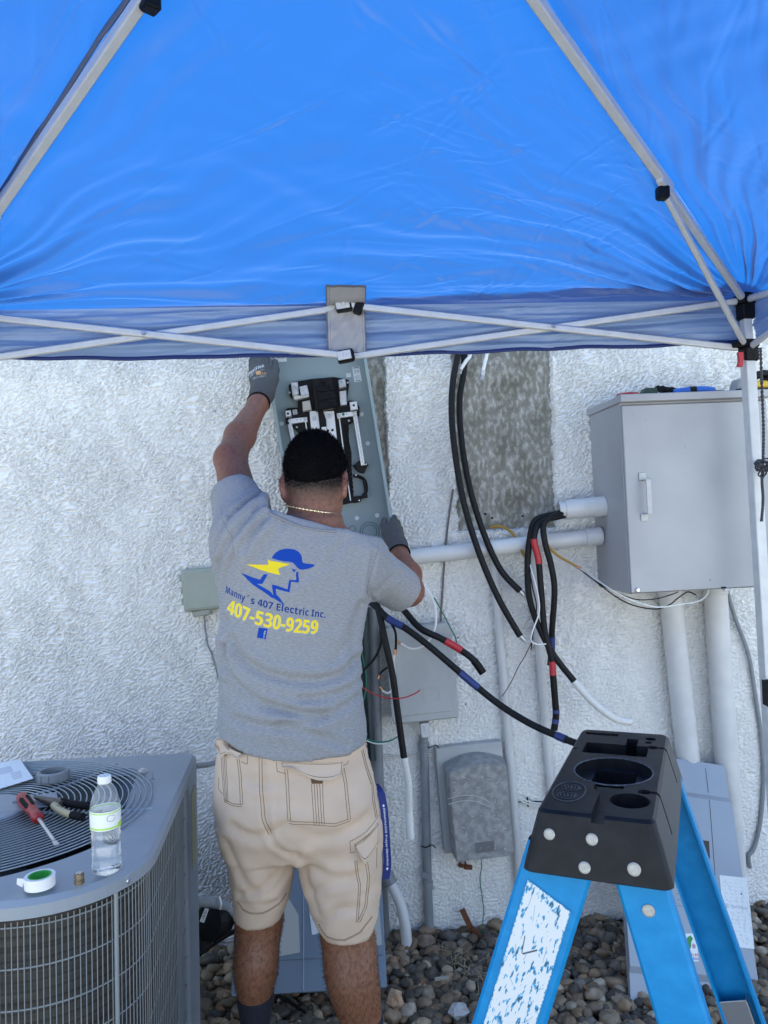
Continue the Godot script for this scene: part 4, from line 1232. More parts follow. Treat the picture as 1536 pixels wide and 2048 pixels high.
# ---------- breaker panel ----------
func make_panel() -> void:
	var turn := Basis(Vector3.BACK, deg_to_rad(7.2))
	var o := at(690, 1108, 0.03); o.z = 0.018
	var X := Transform3D(turn, o)
	var inv := X.affine_inverse()
	var lp := func(cx: float, cy: float, dz: float) -> Vector2:         # picture point -> the panel's own plane at depth dz
		var p: Vector3 = inv * at(540 + cx / 5.39, 700 + cy / 5.39, o.z + dz)
		return Vector2(p.x, p.y)
	var poly := func(c: Array, dz: float) -> PackedVector2Array:
		var r := PackedVector2Array()
		for k in range(0, c.size(), 2): r.append(lp.call(c[k], c[k + 1], dz))
		return r
	var pn := thing("breaker_panel", Vector3(o.x, o.y, 0.05), "open grey-green electrical breaker panel held tilted against the wall", "electrical panel")
	var xl: float = lp.call(45, 690, 0.09).x; var xr: float = lp.call(1135, 690, 0.09).x
	var ht := 0.80; var dp := 0.095
	var mb := MB.new()
	mb.rbox(Vector3(xr - xl, ht, 0.004), X * Transform3D(Basis(), Vector3((xl + xr) / 2, ht / 2, 0.004)), 0.001)
	part(mb, "back_sheet", M.enclosure, pn)
	for s in [[xl, 0], [xr, 0], [0, 0.0], [0, ht]]:
		var sb := MB.new()
		if s[0] != 0:
			sb.rbox(Vector3(0.002, ht - 0.004, dp), X * Transform3D(Basis(), Vector3(s[0], ht / 2, dp / 2 + 0.004)), 0.0006)
			sb.rbox(Vector3(0.010, ht - 0.004, 0.002), X * Transform3D(Basis(), Vector3(s[0] + (0.005 if s[0] < 0 else -0.005), ht / 2, dp + 0.003)), 0.0006)
		else:
			sb.rbox(Vector3(xr - xl, 0.002, dp), X * Transform3D(Basis(), Vector3((xl + xr) / 2, s[1], dp / 2 + 0.004)), 0.0006)
			sb.rbox(Vector3(xr - xl, 0.010, 0.002), X * Transform3D(Basis(), Vector3((xl + xr) / 2, s[1] + (0.005 if s[1] == 0.0 else -0.005), dp + 0.003)), 0.0006)
		part(sb, "side_wall", M.enclosure, pn)
	var add := func(called: String, c: Array, z0: float, z1: float, m: Material, bev := 0.002, parent: Node3D = pn) -> MeshInstance3D:
		var q := MB.new(); q.prism(poly.call(c, z1), z0, z1, X, bev)
		return part(q, called, m, parent)
	var screw := func(cx: float, cy: float, z: float, r: float, m: Material, parent: Node3D) -> void:
		var q := MB.new(); var p: Vector2 = lp.call(cx, cy, z)
		q.disc(X * Vector3(p.x, p.y, z), Vector3.BACK, r, 0.0035, 14, 0.0012)
		part(q, "screw", m, parent)
	# black plastic carrier
	var c1 = add.call("carrier", [160, 655, 190, 625, 300, 620, 300, 540, 215, 500, 200, 380, 240, 345, 450, 310, 690, 290, 850, 320, 850, 390, 830, 560, 860, 545, 930, 550, 965, 620, 965, 700, 880, 790, 850, 800, 850, 960, 880, 1110, 880, 1300, 905, 1640, 780, 1670, 640, 1640, 520, 1500, 470, 1000, 340, 920, 250, 830, 175, 800], 0.008, 0.028, M.black)
	# main breaker
	var br = add.call("main_breaker", [450, 312, 668, 290, 722, 622, 492, 652], 0.028, 0.075, M.black, 0.003)
	for k in 3:
		var t := k / 3.0
		add.call("breaker_rib", [490 + 12 * k, 385 + 92 * k, 605 + 14 * k, 370 + 92 * k, 622 + 14 * k, 440 + 92 * k, 503 + 12 * k, 456 + 92 * k], 0.075, 0.083, M.black_soft, 0.003, br)
		add.call("breaker_rib", [625 + 14 * k, 375 + 90 * k, 690 + 14 * k, 368 + 90 * k, 703 + 14 * k, 430 + 90 * k, 640 + 14 * k, 440 + 90 * k], 0.075, 0.080, M.black_soft, 0.003, br)
	add.call("toggle", [550, 318, 590, 314, 596, 352, 556, 356], 0.075, 0.090, M.black, 0.003, br)
	for L in [[[222, 350, 300, 340, 312, 480, 242, 495], 270, 415], [[735, 322, 812, 305, 825, 395, 745, 412], 770, 358]]:
		var lg = add.call("lug", L[0], 0.028, 0.070, M.zinc, 0.003)
		var q := MB.new(); var p: Vector2 = lp.call(L[1], L[2], 0.07)
		q.lathe([Vector2(0.0095, 0.0), Vector2(0.0095, 0.004), Vector2(0.006, 0.004), Vector2(0.005, 0.002), Vector2(0, 0.002)], 18, Transform3D(q.frame(Vector3.BACK), X * Vector3(p.x, p.y, 0.0695)))
		part(q, "lug_screw", M.steel, lg)
	add.call("terminal", [315, 395, 400, 375, 425, 480, 335, 505], 0.028, 0.055, M.zinc)
	add.call("terminal", [745, 445, 822, 432, 832, 590, 758, 600], 0.028, 0.050, M.zinc)
	add.call("terminal", [250, 498, 420, 480, 425, 505, 260, 540], 0.028, 0.05, M.bright)
	add.call("spacer_block", [345, 557, 430, 540, 450, 642, 355, 660], 0.028, 0.058, mat(lin(0.42, 0.40, 0.35), 0.6))
	# bus plates
	add.call("bus_plate", [425, 660, 520, 655, 548, 905, 560, 1080, 470, 1090, 440, 830], 0.028, 0.036, M.bright, 0.001)
	add.call("bus_plate", [575, 662, 690, 655, 728, 1000, 742, 1130, 590, 1130, 600, 830], 0.028, 0.036, M.bright, 0.001)
	add.call("bus_divider", [515, 655, 572, 650, 605, 750, 612, 850, 640, 860, 630, 890, 560, 905, 540, 870], 0.028, 0.048, M.black)
	add.call("stab", [555, 832, 605, 826, 612, 870, 560, 878], 0.048, 0.056, M.bright, 0.001)
	screw.call(475, 740, 0.036, 0.0075, M.steel, c1); screw.call(645, 713, 0.036, 0.0075, M.steel, c1)
	add.call("plate_slot", [660, 850, 684, 848, 686, 876, 662, 878], 0.0362, 0.0372, M.black, 0.0)
	# bridge bars and square lugs
	add.call("bridge_bar", [198, 742, 400, 720, 405, 772, 205, 800], 0.028, 0.040, M.bright, 0.002)
	add.call("bridge_bar", [718, 682, 935, 655, 940, 705, 725, 738], 0.028, 0.040, M.bright, 0.002)
	for L in [[[162, 655, 222, 648, 230, 715, 168, 723], 194, 686], [[858, 560, 938, 550, 948, 640, 868, 650], 903, 597]]:
		var sq = add.call("square_lug", L[0], 0.028, 0.056, M.bright, 0.002)
		var q := MB.new(); var p: Vector2 = lp.call(L[1], L[2], 0.056)
		q.disc(X * Vector3(p.x, p.y, 0.0562), Vector3.BACK, 0.0042, 0.0006, 14)
		part(q, "bore", M.black, sq)
	for S in [[208, 766], [378, 748], [745, 708], [906, 680]]: screw.call(S[0], S[1], 0.040, 0.0055, M.zinc, c1)
	screw.call(790, 694, 0.040, 0.005, M.green, c1)
	for S in [[290, 755], [330, 752], [826, 693]]:
		var q := MB.new(); var p: Vector2 = lp.call(S[0], S[1], 0.04); q.disc(X * Vector3(p.x, p.y, 0.0402), Vector3.BACK, 0.0018, 0.0006, 8)
		part(q, "bar_hole", M.black, c1)
	# perforated neutral bars
	for nb in [[190, 800, 262, 1110, 45, 14], [895, 712, 988, 1245, 45, 24]]:
		var bb = add.call("neutral_bar", [nb[0], nb[1], nb[0] + nb[4], nb[1] - 5, nb[2] + nb[4] * 0.8, nb[3] - 5, nb[2] - 5, nb[3]], 0.028, 0.038, M.bright, 0.001)
		var q := MB.new()
		for k in nb[5]:
			var t: float = (k + 0.6) / nb[5]
			var p: Vector2 = lp.call(lerpf(nb[0] + 21, nb[2] + 17, t), lerpf(nb[1], nb[3] - 6, t), 0.038)
			q.disc(X * Vector3(p.x, p.y, 0.0382), Vector3.BACK, 0.0021, 0.0007, 8)
			q.disc(X * Vector3(p.x + 0.0035 * (1 if k % 2 else -1), p.y + 0.0028, 0.0382), Vector3.BACK, 0.0012, 0.0006, 6)
		part(q, "terminal_holes", M.pvc_dark, bb)
	# white rods
	for rd in [[[378, 765], [386, 790], [404, 930], [430, 1150]], [[745, 735], [752, 770], [792, 1080], [832, 1370], [868, 1625]]]:
		var pts := []
		for w in rd:
			var p: Vector2 = lp.call(w[0], w[1], 0.04); pts.append(X * Vector3(p.x, p.y, 0.042))
		var q := MB.new(); q.tube(pts, 0.0021, 8)
		part(q, "jumper_rod", M.white, pn)
	for k in 16:
		var t := k / 16.0
		add.call("rail_tooth", [lerpf(800, 880, t), lerpf(800, 1560, t), lerpf(838, 905, t), lerpf(795, 1555, t), lerpf(842, 908, t), lerpf(826, 1586, t), lerpf(804, 884, t), lerpf(831, 1591, t)], 0.028, 0.040, M.black_soft, 0.0015)
	var ft = add.call("bar_foot", [897, 1245, 982, 1180, 1062, 1232, 1012, 1330, 962, 1318, 925, 1285], 0.008, 0.03, M.black)
	screw.call(1035, 1232, 0.03, 0.0035, M.zinc, ft); screw.call(925, 1250, 0.03, 0.003, M.black_soft, ft)
	# lower bracket loop
	var lo := MB.new()
	var loopp := []
	for w in [[900, 1355], [960, 1365], [1010, 1390], [1035, 1440], [1040, 1520], [1015, 1560], [985, 1590], [910, 1600]]:
		var p: Vector2 = lp.call(w[0], w[1], 0.03); loopp.append(X * Vector3(p.x, p.y, 0.022))
	lo.tube(spline(loopp, 4), 0.0055, 8)
	lo.prism(poly.call([1000, 1395, 1030, 1388, 1052, 1590, 985, 1600, 1000, 1560, 1022, 1540], 0.03), 0.012, 0.032, X, 0.002)
	lo.prism(poly.call([890, 1580, 1000, 1570, 975, 1640, 900, 1650], 0.03), 0.012, 0.03, X, 0.002)
	var lbk := part(lo, "lower_bracket", M.black, pn)
	screw.call(926, 1350, 0.03, 0.0035, M.zinc, lbk); screw.call(962, 1622, 0.03, 0.003, M.zinc, lbk)
	for S in [[289, 832], [850, 762]]: screw.call(S[0], S[1], 0.030, 0.0036, M.zinc, c1)
	screw.call(212, 460, 0.03, 0.0038, M.zinc, c1); screw.call(838, 352, 0.03, 0.0036, M.zinc, c1)
	# round dimples of bare metal and the knock-outs
	for D in [[125, 793], [987, 692], [1055, 1007], [128, 1115], [937, 1812], [1156, 1783]]:
		var q := MB.new(); var p: Vector2 = lp.call(D[0], D[1], 0.007)
		q.disc(X * Vector3(p.x, p.y, 0.006), Vector3.BACK, 0.0078, 0.0016, 18, 0.0006)
		part(q, "dimple", mat(lin(0.62, 0.64, 0.66), 0.5), pn)
	for K in [[1075, 1960, 0.034], [1075, 1962, 0.0255], [890, 1927, 0.0105], [792, 1968, 0.012], [700, 1975, 0.012]]:
		var q := MB.new(); var p: Vector2 = lp.call(K[0], K[1], 0.007)
		var rp := []
		for k in 33: rp.append(X * Vector3(p.x + cos(TAU * k / 32) * K[2], p.y + sin(TAU * k / 32) * K[2], 0.0062))
		q.tube(rp, 0.0011, 6)
		part(q, "knockout", M.slate, pn)
	# stickers
	var sticker := func(c: Array, im: Image, called: String, dz: float) -> void:
		var q := MB.new(); var p: PackedVector2Array = poly.call(c, dz)
		q.quad(X * Vector3(p[3].x, p[3].y, dz), X * Vector3(p[2].x, p[2].y, dz), X * Vector3(p[1].x, p[1].y, dz), X * Vector3(p[0].x, p[0].y, dz))
		var m := mat(Color.WHITE, 0.5); m.albedo_texture = tex(im)
		part(q, called, m, pn)
	var i1 := Image.create(64, 128, false, Image.FORMAT_RGB8); i1.fill(lin(0.62, 0.66, 0.68))
	var ink := lin(0.05, 0.06, 0.07)
	i1.fill_rect(Rect2i(8, 5, 48, 7), ink); i1.fill_rect(Rect2i(0, 20, 64, 1), ink); i1.fill_rect(Rect2i(14, 30, 30, 2), ink); i1.fill_rect(Rect2i(12, 30, 2, 22), ink); i1.fill_rect(Rect2i(14, 52, 30, 2), ink)
	fill_poly(i1, circle2(Vector2(47, 40), 6, 10), ink); fill_poly(i1, circle2(Vector2(22, 41), 6, 10), lin(0.3, 0.33, 0.35))
	for k in 7: i1.fill_rect(Rect2i(10, 76 + k * 5, 44 - (k % 3) * 6, 2), lin(0.3, 0.33, 0.35))
	i1.fill_rect(Rect2i(12, 116, 40, 5), ink)
	sticker.call([885, 185, 963, 177, 990, 337, 911, 347], i1, "warning_label", 0.0075)
	var i2 := Image.create(32, 32, false, Image.FORMAT_RGB8); i2.fill(lin(0.6, 0.63, 0.62))
	i2.fill_rect(Rect2i(6, 6, 20, 3), lin(0.3, 0.33, 0.33)); i2.fill_rect(Rect2i(6, 13, 16, 2), lin(0.3, 0.33, 0.33))
	sticker.call([820, 253, 868, 247, 873, 290, 825, 297], i2, "small_label", 0.0075)
	var i3 := Image.create(128, 48, false, Image.FORMAT_RGB8); i3.fill(lin(0.72, 0.76, 0.76))
	for r in [[6, 5, 20, 8], [52, 8, 8, 5], [64, 5, 10, 8], [6, 34, 16, 8], [80, 12, 20, 3], [96, 8, 12, 4]]: i3.fill_rect(Rect2i(r[0], r[1], r[2], r[3]), ink)
	stroke(i3, PackedVector2Array([Vector2(74, 22), Vector2(84, 12), Vector2(92, 24), Vector2(104, 10), Vector2(112, 20)]), 2, lin(0.05, 0.35, 0.08))
	sticker.call([10, 78, 178, 64, 182, 125, 25, 136], i3, "serial_label", 0.0075)
	var i4 := Image.create(32, 32, false, Image.FORMAT_RGB8); i4.fill(lin(0.6, 0.62, 0.62))
	for k in 4: i4.fill_rect(Rect2i(4, 5 + k * 7, 24, 3), ink)
	sticker.call([243, 648, 288, 640, 296, 690, 250, 698], i4, "small_label", 0.0285)

# ---------- condenser (air conditioning unit) ----------
func ac_outline(inset: float, n := 1) -> PackedVector2Array:      # x, z outline seen from above, counter-clockwise seen from below
	var x0 := -1.25 + inset; var x1 := -0.345 - inset; var z0 := 0.575 + inset; var z1 := 1.425 - inset
	var p := PackedVector2Array()
	for q in [[x1, z0, 0.035 - inset * 0.2, 1, -1, -0.5], [x1, z1, 0.21 - inset, 1, 1, 0.0], [x0, z1, 0.21 - inset, -1, 1, 0.5], [x0, z0, 0.035 - inset * 0.2, -1, -1, 1.0]]:
		var seg := 14 if q[2] > 0.1 else 4
		for s in seg + 1:
			var a: float = PI * (q[5] + 0.5 * s / seg)
			p.append(Vector2(q[0] - q[3] * q[2] + cos(a) * q[2], q[1] - q[4] * q[2] + sin(a) * q[2]))
	return p
func make_condenser() -> void:
	var ac := thing("air_conditioner", Vector3(-0.8, 0.05, 1.0), "grey outdoor air conditioner condenser with round fan grille and wire guard", "air conditioner")
	var ctr := Vector2(-0.772, 0.972); var R := 0.374; var top := 0.870
	var out := ac_outline(0.0)
	# top sheet with a round opening: ring between circle and outline
	var mb := MB.new()
	var m := out.size()
	var bevel := 0.009
	var ins := ac_outline(bevel)
	var cp := []
	for k in m: cp.append(ctr + (ins[k] - ctr).normalized() * (R + 0.012))
	var up := func(p: Vector2, y: float) -> Vector3: return Vector3(p.x, y, p.y)
	var lip := 0.030
	for k in m:
		var l := (k + 1) % m
		var a: Vector3 = up.call(cp[k], top); var b: Vector3 = up.call(cp[l], top); var c: Vector3 = up.call(ins[l], top); var d: Vector3 = up.call(ins[k], top)
		facing(mb, a, b, c, d, Vector3.UP)
		var a2: Vector3 = up.call(ins[k], top); var b2: Vector3 = up.call(ins[l], top); var c2: Vector3 = up.call(out[l], top - bevel); var d2: Vector3 = up.call(out[k], top - bevel)
		facing(mb, a2, b2, c2, d2, Vector3.UP)
		var c3: Vector3 = up.call(out[l], top - lip); var d3: Vector3 = up.call(out[k], top - lip)
		facing(mb, d2, d3, c3, c2, up.call(out[k] - ctr, 0))
		# inner rolled rim going down
		var e := up.call(cp[k] + (ctr - cp[k]).normalized() * 0.008, top - 0.018) as Vector3; var f := up.call(cp[l] + (ctr - cp[l]).normalized() * 0.008, top - 0.018) as Vector3
		facing(mb, a, b, f, e, -up.call(cp[k] - ctr, 0))
	var lid := part(mb, "top_cover", M.ac, ac)
	var well := MB.new()
	well.lathe([Vector2(R + 0.005, -0.01), Vector2(R - 0.01, -0.10), Vector2(R - 0.012, -0.17), Vector2(R - 0.002, -0.22)], 48, Transform3D(Basis(), Vector3(ctr.x, top, ctr.y)), true)
	part(well, "fan_shroud", M.ac, ac)
	var floor_b := MB.new(); floor_b.lathe([Vector2(R + 0.03, 0.0), Vector2(0.0, 0.001)], 32, Transform3D(Basis(), Vector3(ctr.x, 0.32, ctr.y)))
	part(floor_b, "inner_floor", M.black_soft, ac)
	var core := MB.new(); core.lathe([Vector2(R - 0.004, -0.54), Vector2(R - 0.004, -0.22)], 32, Transform3D(Basis(), Vector3(ctr.x, top, ctr.y)), true)
	part(core, "inner_coil", worn(lin(0.02, 0.02, 0.022), lin(0.05, 0.05, 0.05), 4.0, 0.8), ac)
	# fan
	var fan := MB.new()
	for k in 3:
		var vs := PackedVector3Array(); var ts := PackedInt32Array()
		for i in 9:
			for j in 9:
				var r := lerpf(0.07, R - 0.025, i / 8.0); var a := TAU * k / 3.0 + 0.5 + lerpf(-0.55, 0.55, j / 8.0) * (0.75 + 0.35 * i / 8.0) + 0.25 * i / 8.0
				vs.append(Vector3(ctr.x + cos(a) * r, top - 0.105 + 0.045 * (j / 8.0 - 0.5), ctr.y + sin(a) * r))
		for i in 8:
			for j in 8:
				var q := i * 9 + j
				ts.append_array(PackedInt32Array([q, q + 1, q + 10, q, q + 10, q + 9]))
		fan.smooth(vs, ts)
	fan.lathe([Vector2(0.09, -0.2), Vector2(0.09, -0.075), Vector2(0, -0.07)], 24, Transform3D(Basis(), Vector3(ctr.x, top, ctr.y)))
	part(fan, "fan", worn(lin(0.010, 0.011, 0.013), lin(0.022, 0.024, 0.027), 2.0, 0.6, 0.0), ac)
	# grille: rings and spokes
	var gr := Node3D.new(); gr.name = "fan_grille"; ac.add_child(gr); org[gr] = org[ac]
	var gl := top + 0.0035
	var hubx := MB.new()
	hubx.lathe([Vector2(0.098, -0.004), Vector2(0.098, 0.002), Vector2(0.092, 0.005), Vector2(0.0, 0.006)], 28, Transform3D(Basis(), Vector3(ctr.x, gl, ctr.y)))
	hubx.rbox(Vector3(0.20, 0.004, 0.09), Transform3D(Basis(Vector3.UP, 0.35), Vector3(ctr.x + 0.06, gl + 0.004, ctr.y - 0.01)), 0.002)
	var hub := part(hubx, "hub_plate", M.ac, gr)
	var hs := MB.new()
	for a in 4: hs.rbox(Vector3(0.022, 0.004, 0.012), Transform3D(Basis(Vector3.UP, a * 1.57 + 0.4), Vector3(ctr.x + cos(a * 1.57 + 0.4) * 0.075, gl + 0.007, ctr.y - sin(a * 1.57 + 0.4) * 0.075)), 0.002)
	part(hs, "motor_clips", M.pvc_dark, gr)
	for k in 21:
		var r := 0.104 + (R - 0.006 - 0.104) * k / 20.0
		var rb := MB.new()
		var pts := []
		for s in 65: pts.append(Vector3(ctr.x + cos(TAU * s / 64) * r, gl, ctr.y + sin(TAU * s / 64) * r))
		rb.tube(pts, 0.0016, 6, false)
		part(rb, "grille_ring", M.ac_ring, gr)
	for k in 6:
		var a := TAU * k / 6.0 + 0.10
		var d := Vector3(cos(a), 0, sin(a)); var sd := Vector3(-sin(a), 0, cos(a))
		var pts := []
		for s in 9: pts.append(Vector3(ctr.x, gl - 0.004, ctr.y) + d * lerpf(0.10, R + 0.012, s / 8.0) + sd * 0.02 * sin(PI * s / 8.0))
		var rb := MB.new(); rb.tube(pts, 0.0038, 8)
		part(rb, "grille_spoke", M.ac_ring, gr)
	# coil behind the wires
	var ci := ac_outline(0.035)
	var yb := 0.075; var yt := top - lip + 0.004
	var cb := MB.new()
	for k in m:
		var l := (k + 1) % m
		cb.quad(Vector3(ci[l].x, yb, ci[l].y), Vector3(ci[k].x, yb, ci[k].y), Vector3(ci[k].x, yt, ci[k].y), Vector3(ci[l].x, yt, ci[l].y))
	var cm := mat(Color.WHITE, 0.65, 0.25)
	var im := Image.create(256, 256, false, Image.FORMAT_RGB8)
	var cn := FastNoiseLite.new(); cn.seed = 9; cn.frequency = 0.02; cn.fractal_octaves = 4
	for y in 256:
		for x in 256:
			var g := 0.055 + 0.028 * cn.get_noise_2d(x * 0.7, y * 4.0)
			if y % 12 < 3: g *= 0.55
			g *= 0.82 + 0.36 * float(x % 3 == 0)
			im.set_pixel(x, y, lin(g * 1.06, g * 0.97, g * 0.86))
	cm.albedo_texture = tex(im); cm.uv1_triplanar = true; cm.uv1_world_triplanar = true; cm.uv1_scale = Vector3.ONE * 2.6
	part(cb, "coil", cm, ac)
	# wire guard: verticals, three hoops, posts
	var wi := ac_outline(0.010)
	var run := []
	var acc := 0.0
	var nxt := 0.0
	for k in range(0, m):
		var a: Vector2 = wi[k]; var b: Vector2 = wi[(k + 1) % m]
		if k == m - 1: break
		var L := a.distance_to(b)
		while nxt <= acc + L:
			run.append(a.lerp(b, (nxt - acc) / L)); nxt += 0.021 if k == 4 else 0.0100
		acc += L
	var wireb := MB.new(); wireb.tube([Vector3(0, yb, 0), Vector3(0, yt - 0.012, 0)], 0.0010, 5, true)
	var wm: ArrayMesh = wireb.mesh()
	var skip := 0
	for p in run:
		if p.x < -1.0 and p.y > 1.0 and p.x < -1.02: continue
		if p.x < -1.02: continue
		if p.x > -0.37 and p.y < 0.80: continue
		var o := MeshInstance3D.new(); o.name = "guard_wire"; o.mesh = wm; o.material_override = M.ac_wire
		ac.add_child(o, true); o.position = Vector3(p.x, 0, p.y) - org[ac]
	for y in [yt - 0.022, yt - 0.092, yt - 0.162, yt - 0.232, yt - 0.302, yt - 0.372, yt - 0.442, yt - 0.512, yt - 0.582, yt - 0.652]:
		var pts := []
		var wo := ac_outline(0.0125)
		for k in m:
			if wo[k].x > -0.6 and wo[k].y < 0.8 and k > 20: continue
			if k > 34: continue
			pts.append(Vector3(wo[k].x, y, wo[k].y))
		var hb := MB.new(); hb.tube(pts, 0.0014, 6)
		part(hb, "guard_hoop", M.ac_wire, ac)
	for a in [24]:
		var pb := MB.new(); pb.tube([Vector3(wi[11].x, yb, wi[11].y) + Vector3(0.003, 0, 0.003), Vector3(wi[11].x, yt, wi[11].y) + Vector3(0.003, 0, 0.003)], 0.0042, 8)
		part(pb, "guard_post", M.ac_wire, ac)
	var bb := MB.new(); bb.rbox(Vector3(0.055, yt - yb + 0.02, 0.18), Transform3D(Basis(), Vector3(-0.374, (yt + yb) / 2, 0.672)), 0.012)
	part(bb, "corner_panel", M.ac, ac)
	var base := MB.new()
	var bo := ac_outline(0.004)
	for k in m:
		var l := (k + 1) % m
		base.quad(Vector3(bo[l].x, 0.05, bo[l].y), Vector3(bo[k].x, 0.05, bo[k].y), Vector3(bo[k].x, 0.095, bo[k].y), Vector3(bo[l].x, 0.095, bo[l].y))
	part(base, "base_pan", M.ac, ac)
	var lab := MB.new(); lab.rbox(Vector3(0.0015, 0.20, 0.075), Transform3D(Basis(Vector3.RIGHT, 0.03), Vector3(-0.3452, 0.70, 0.675)), 0.0003)
	part(lab, "service_label", mat(lin(0.34, 0.33, 0.20), 0.6), ac)
	var sc := MB.new()
	for p in [[260, 1775], [369, 1593], [383, 1560]]:
		var q := Vector2.ZERO; var best := 1e9
		for k in m:
			var w := Vector3(out[k].x, top - 0.017, out[k].y)
			var c := cam_basis.inverse() * (w - EYE)
			var d := absf(768 + 1538 * c.x / -c.z - p[0]) + absf(1024 - 1538 * c.y / -c.z - p[1])
			if d < best: best = d; q = out[k]
		sc.disc(Vector3(q.x, top - 0.019, q.y), Vector3(q.x + 0.55, 0.0, q.y - 1.2), 0.0055, 0.004, 12, 0.0015)
	part(sc, "lid_screws", M.steel, ac)
	ac.rotation = Vector3(0, 0.045, -0.015)
	ac.position += Vector3(-0.042, 0, -0.012)
	# concrete pad
	var pad := MB.new(); pad.rbox(Vector3(1.06, 0.06, 1.02), Transform3D(Basis(Vector3.UP, 0.02), Vector3(-0.80, 0.022, 0.985)), 0.012)
	solo(pad, "equipment_pad", M.concrete, "pale concrete pad under the air conditioner", "pad")

func make_condenser_top() -> void:
	var top := 0.876
	var deck := 0.8715
	# water bottle
	var bp := aty(214, 1742, deck)
	var bt := thing("water_bottle", bp, "clear plastic water bottle with white and green label and white cap", "bottle")
	var prof := [Vector2(0.0, 0.004), Vector2(0.020, 0.002), Vector2(0.0265, 0.0), Vector2(0.0305, 0.006), Vector2(0.0315, 0.016)]
	for k in 17: prof.append(Vector2(0.0313 - 0.0013 * (k % 2) - 0.0006 * sin(k * 0.8), 0.020 + k * 0.0043))
	prof.append_array([Vector2(0.0318, 0.096), Vector2(0.0318, 0.137), Vector2(0.0305, 0.148), Vector2(0.026, 0.163), Vector2(0.019, 0.177), Vector2(0.0145, 0.185), Vector2(0.0125, 0.190), Vector2(0.0125, 0.196)])
	var glass := mat(Color(0.95, 0.98, 1.0, 0.10), 0.05); glass.transparency = BaseMaterial3D.TRANSPARENCY_ALPHA; glass.metallic_specular = 0.6
	var sb := MB.new(); 
	var vs := PackedVector3Array(); var ts := PackedInt32Array(); var seg := 40
	for k in prof.size():
		for s in seg:
			var a := TAU * s / seg
			var w := 1.0 + (0.035 * cos(a * 5.0) * smoothstep(0.022, 0.0, prof[k].y) if prof[k].y < 0.022 else 0.006 * sin(a * 3.0 + prof[k].y * 160.0) * float(prof[k].y < 0.09))
			vs.append(bp + Vector3(cos(a) * prof[k].x * w, prof[k].y, -sin(a) * prof[k].x * w))
	for k in prof.size() - 1:
		for s in seg:
			var a := k * seg + s; var b := k * seg + (s + 1) % seg
			ts.append_array(PackedInt32Array([a, b, a + seg, b, b + seg, a + seg]))
	sb.smooth(vs, ts)
	part(sb, "shell", glass, bt)
	var water := mat(Color(0.97, 0.99, 1.0, 0.0), 0.02); water.transparency = BaseMaterial3D.TRANSPARENCY_ALPHA; water.refraction_enabled = true; water.refraction_scale = 0.033
	var wb := MB.new(); var wp := []
	for q in prof:
		if q.y < 0.118: wp.append(Vector2(maxf(q.x - 0.0012, 0.0), q.y + 0.001))
	wp.append(Vector2(0.0304, 0.118)); wp.append(Vector2(0.0, 0.118))
	wb.lathe(wp, 40, Transform3D(Basis(), bp), true)
	part(wb, "water", water, bt)
	var li := Image.create(256, 64, false, Image.FORMAT_RGB8); li.fill(lin(0.80, 0.82, 0.78))
	var gcol := lin(0.42, 0.70, 0.10)
	li.fill_rect(Rect2i(0, 4, 256, 4), gcol); li.fill_rect(Rect2i(0, 55, 256, 6), gcol)
	fill_poly(li, PackedVector2Array([Vector2(60, 64), Vector2(60, 48), Vector2(90, 38), Vector2(128, 34), Vector2(150, 30), Vector2(150, 64)]), gcol)
	for k in 12: li.fill_rect(Rect2i(160 + k * 3, 22, 1 + k % 2, 20), lin(0.1, 0.1, 0.1))
	for k in 5: li.fill_rect(Rect2i(92, 42 + k * 3, 30 - k * 3, 1), lin(0.9, 0.9, 0.9))
	stroke(li, circle2(Vector2(40, 24), 11, 20), 2, lin(0.35, 0.36, 0.36))
	var lm := mat(Color.WHITE, 0.35); lm.albedo_texture = tex(li)
	var lb := MB.new(); lb.lathe([Vector2(0.0323, 0.097), Vector2(0.0323, 0.136)], 40, Transform3D(Basis(Vector3.UP, -1.9), bp), true)
	part(lb, "label", lm, bt)
	var cb := MB.new(); cb.lathe([Vector2(0.0142, 0.190), Vector2(0.0145, 0.192), Vector2(0.0145, 0.2), Vector2(0.0132, 0.2055), Vector2(0.0, 0.2065)], 24, Transform3D(Basis(), bp))
	part(cb, "cap", M.white, bt)
	bt.scale = Vector3.ONE * 0.84
	# tape roll
	var tp := aty(80, 1772, deck)
	var tr := thing("electrical_tape", tp, "roll of white tape with green core lying on the condenser lid", "tape")
	var t1 := MB.new(); t1.lathe([Vector2(0.0195, 0.0), Vector2(0.0255, 0.0), Vector2(0.0255, 0.019), Vector2(0.0195, 0.019)], 36, Transform3D(Basis(), tp))
	t1.prism(PackedVector2Array([Vector2(0, 0), Vector2(-0.012, 0.004), Vector2(-0.013, -0.006), Vector2(-0.004, -0.014)]), -0.0004, 0.0004, Transform3D(Basis(Vector3.UP, 0.5), tp + Vector3(-0.024, 0.016, 0.004)))
	part(t1, "tape", M.white, tr)
	var t2 := MB.new(); t2.lathe([Vector2(0.0194, 0.0003), Vector2(0.0196, 0.0193), Vector2(0.0168, 0.0193), Vector2(0.0168, 0.0003)], 36, Transform3D(Basis(), tp))
	part(t2, "core", mat(lin(0.03, 0.33, 0.05), 0.5), tr)
	# bolt connector
	var np := aty(159, 1768, deck)
	var nt := thing("split_bolt", np, "small brass-grey cable clamp bolt between tape and bottle", "bolt")
	var n1 := MB.new(); n1.lathe([Vector2(0.0085, 0.0), Vector2(0.0088, 0.008), Vector2(0.0076, 0.0085), Vector2(0.0076, 0.011), Vector2(0.0086, 0.0115), Vector2(0.0082, 0.019), Vector2(0.0, 0.019)], 6, Transform3D(Basis(Vector3.UP, 0.3), np))
	part(n1, "body", M.brass, nt)
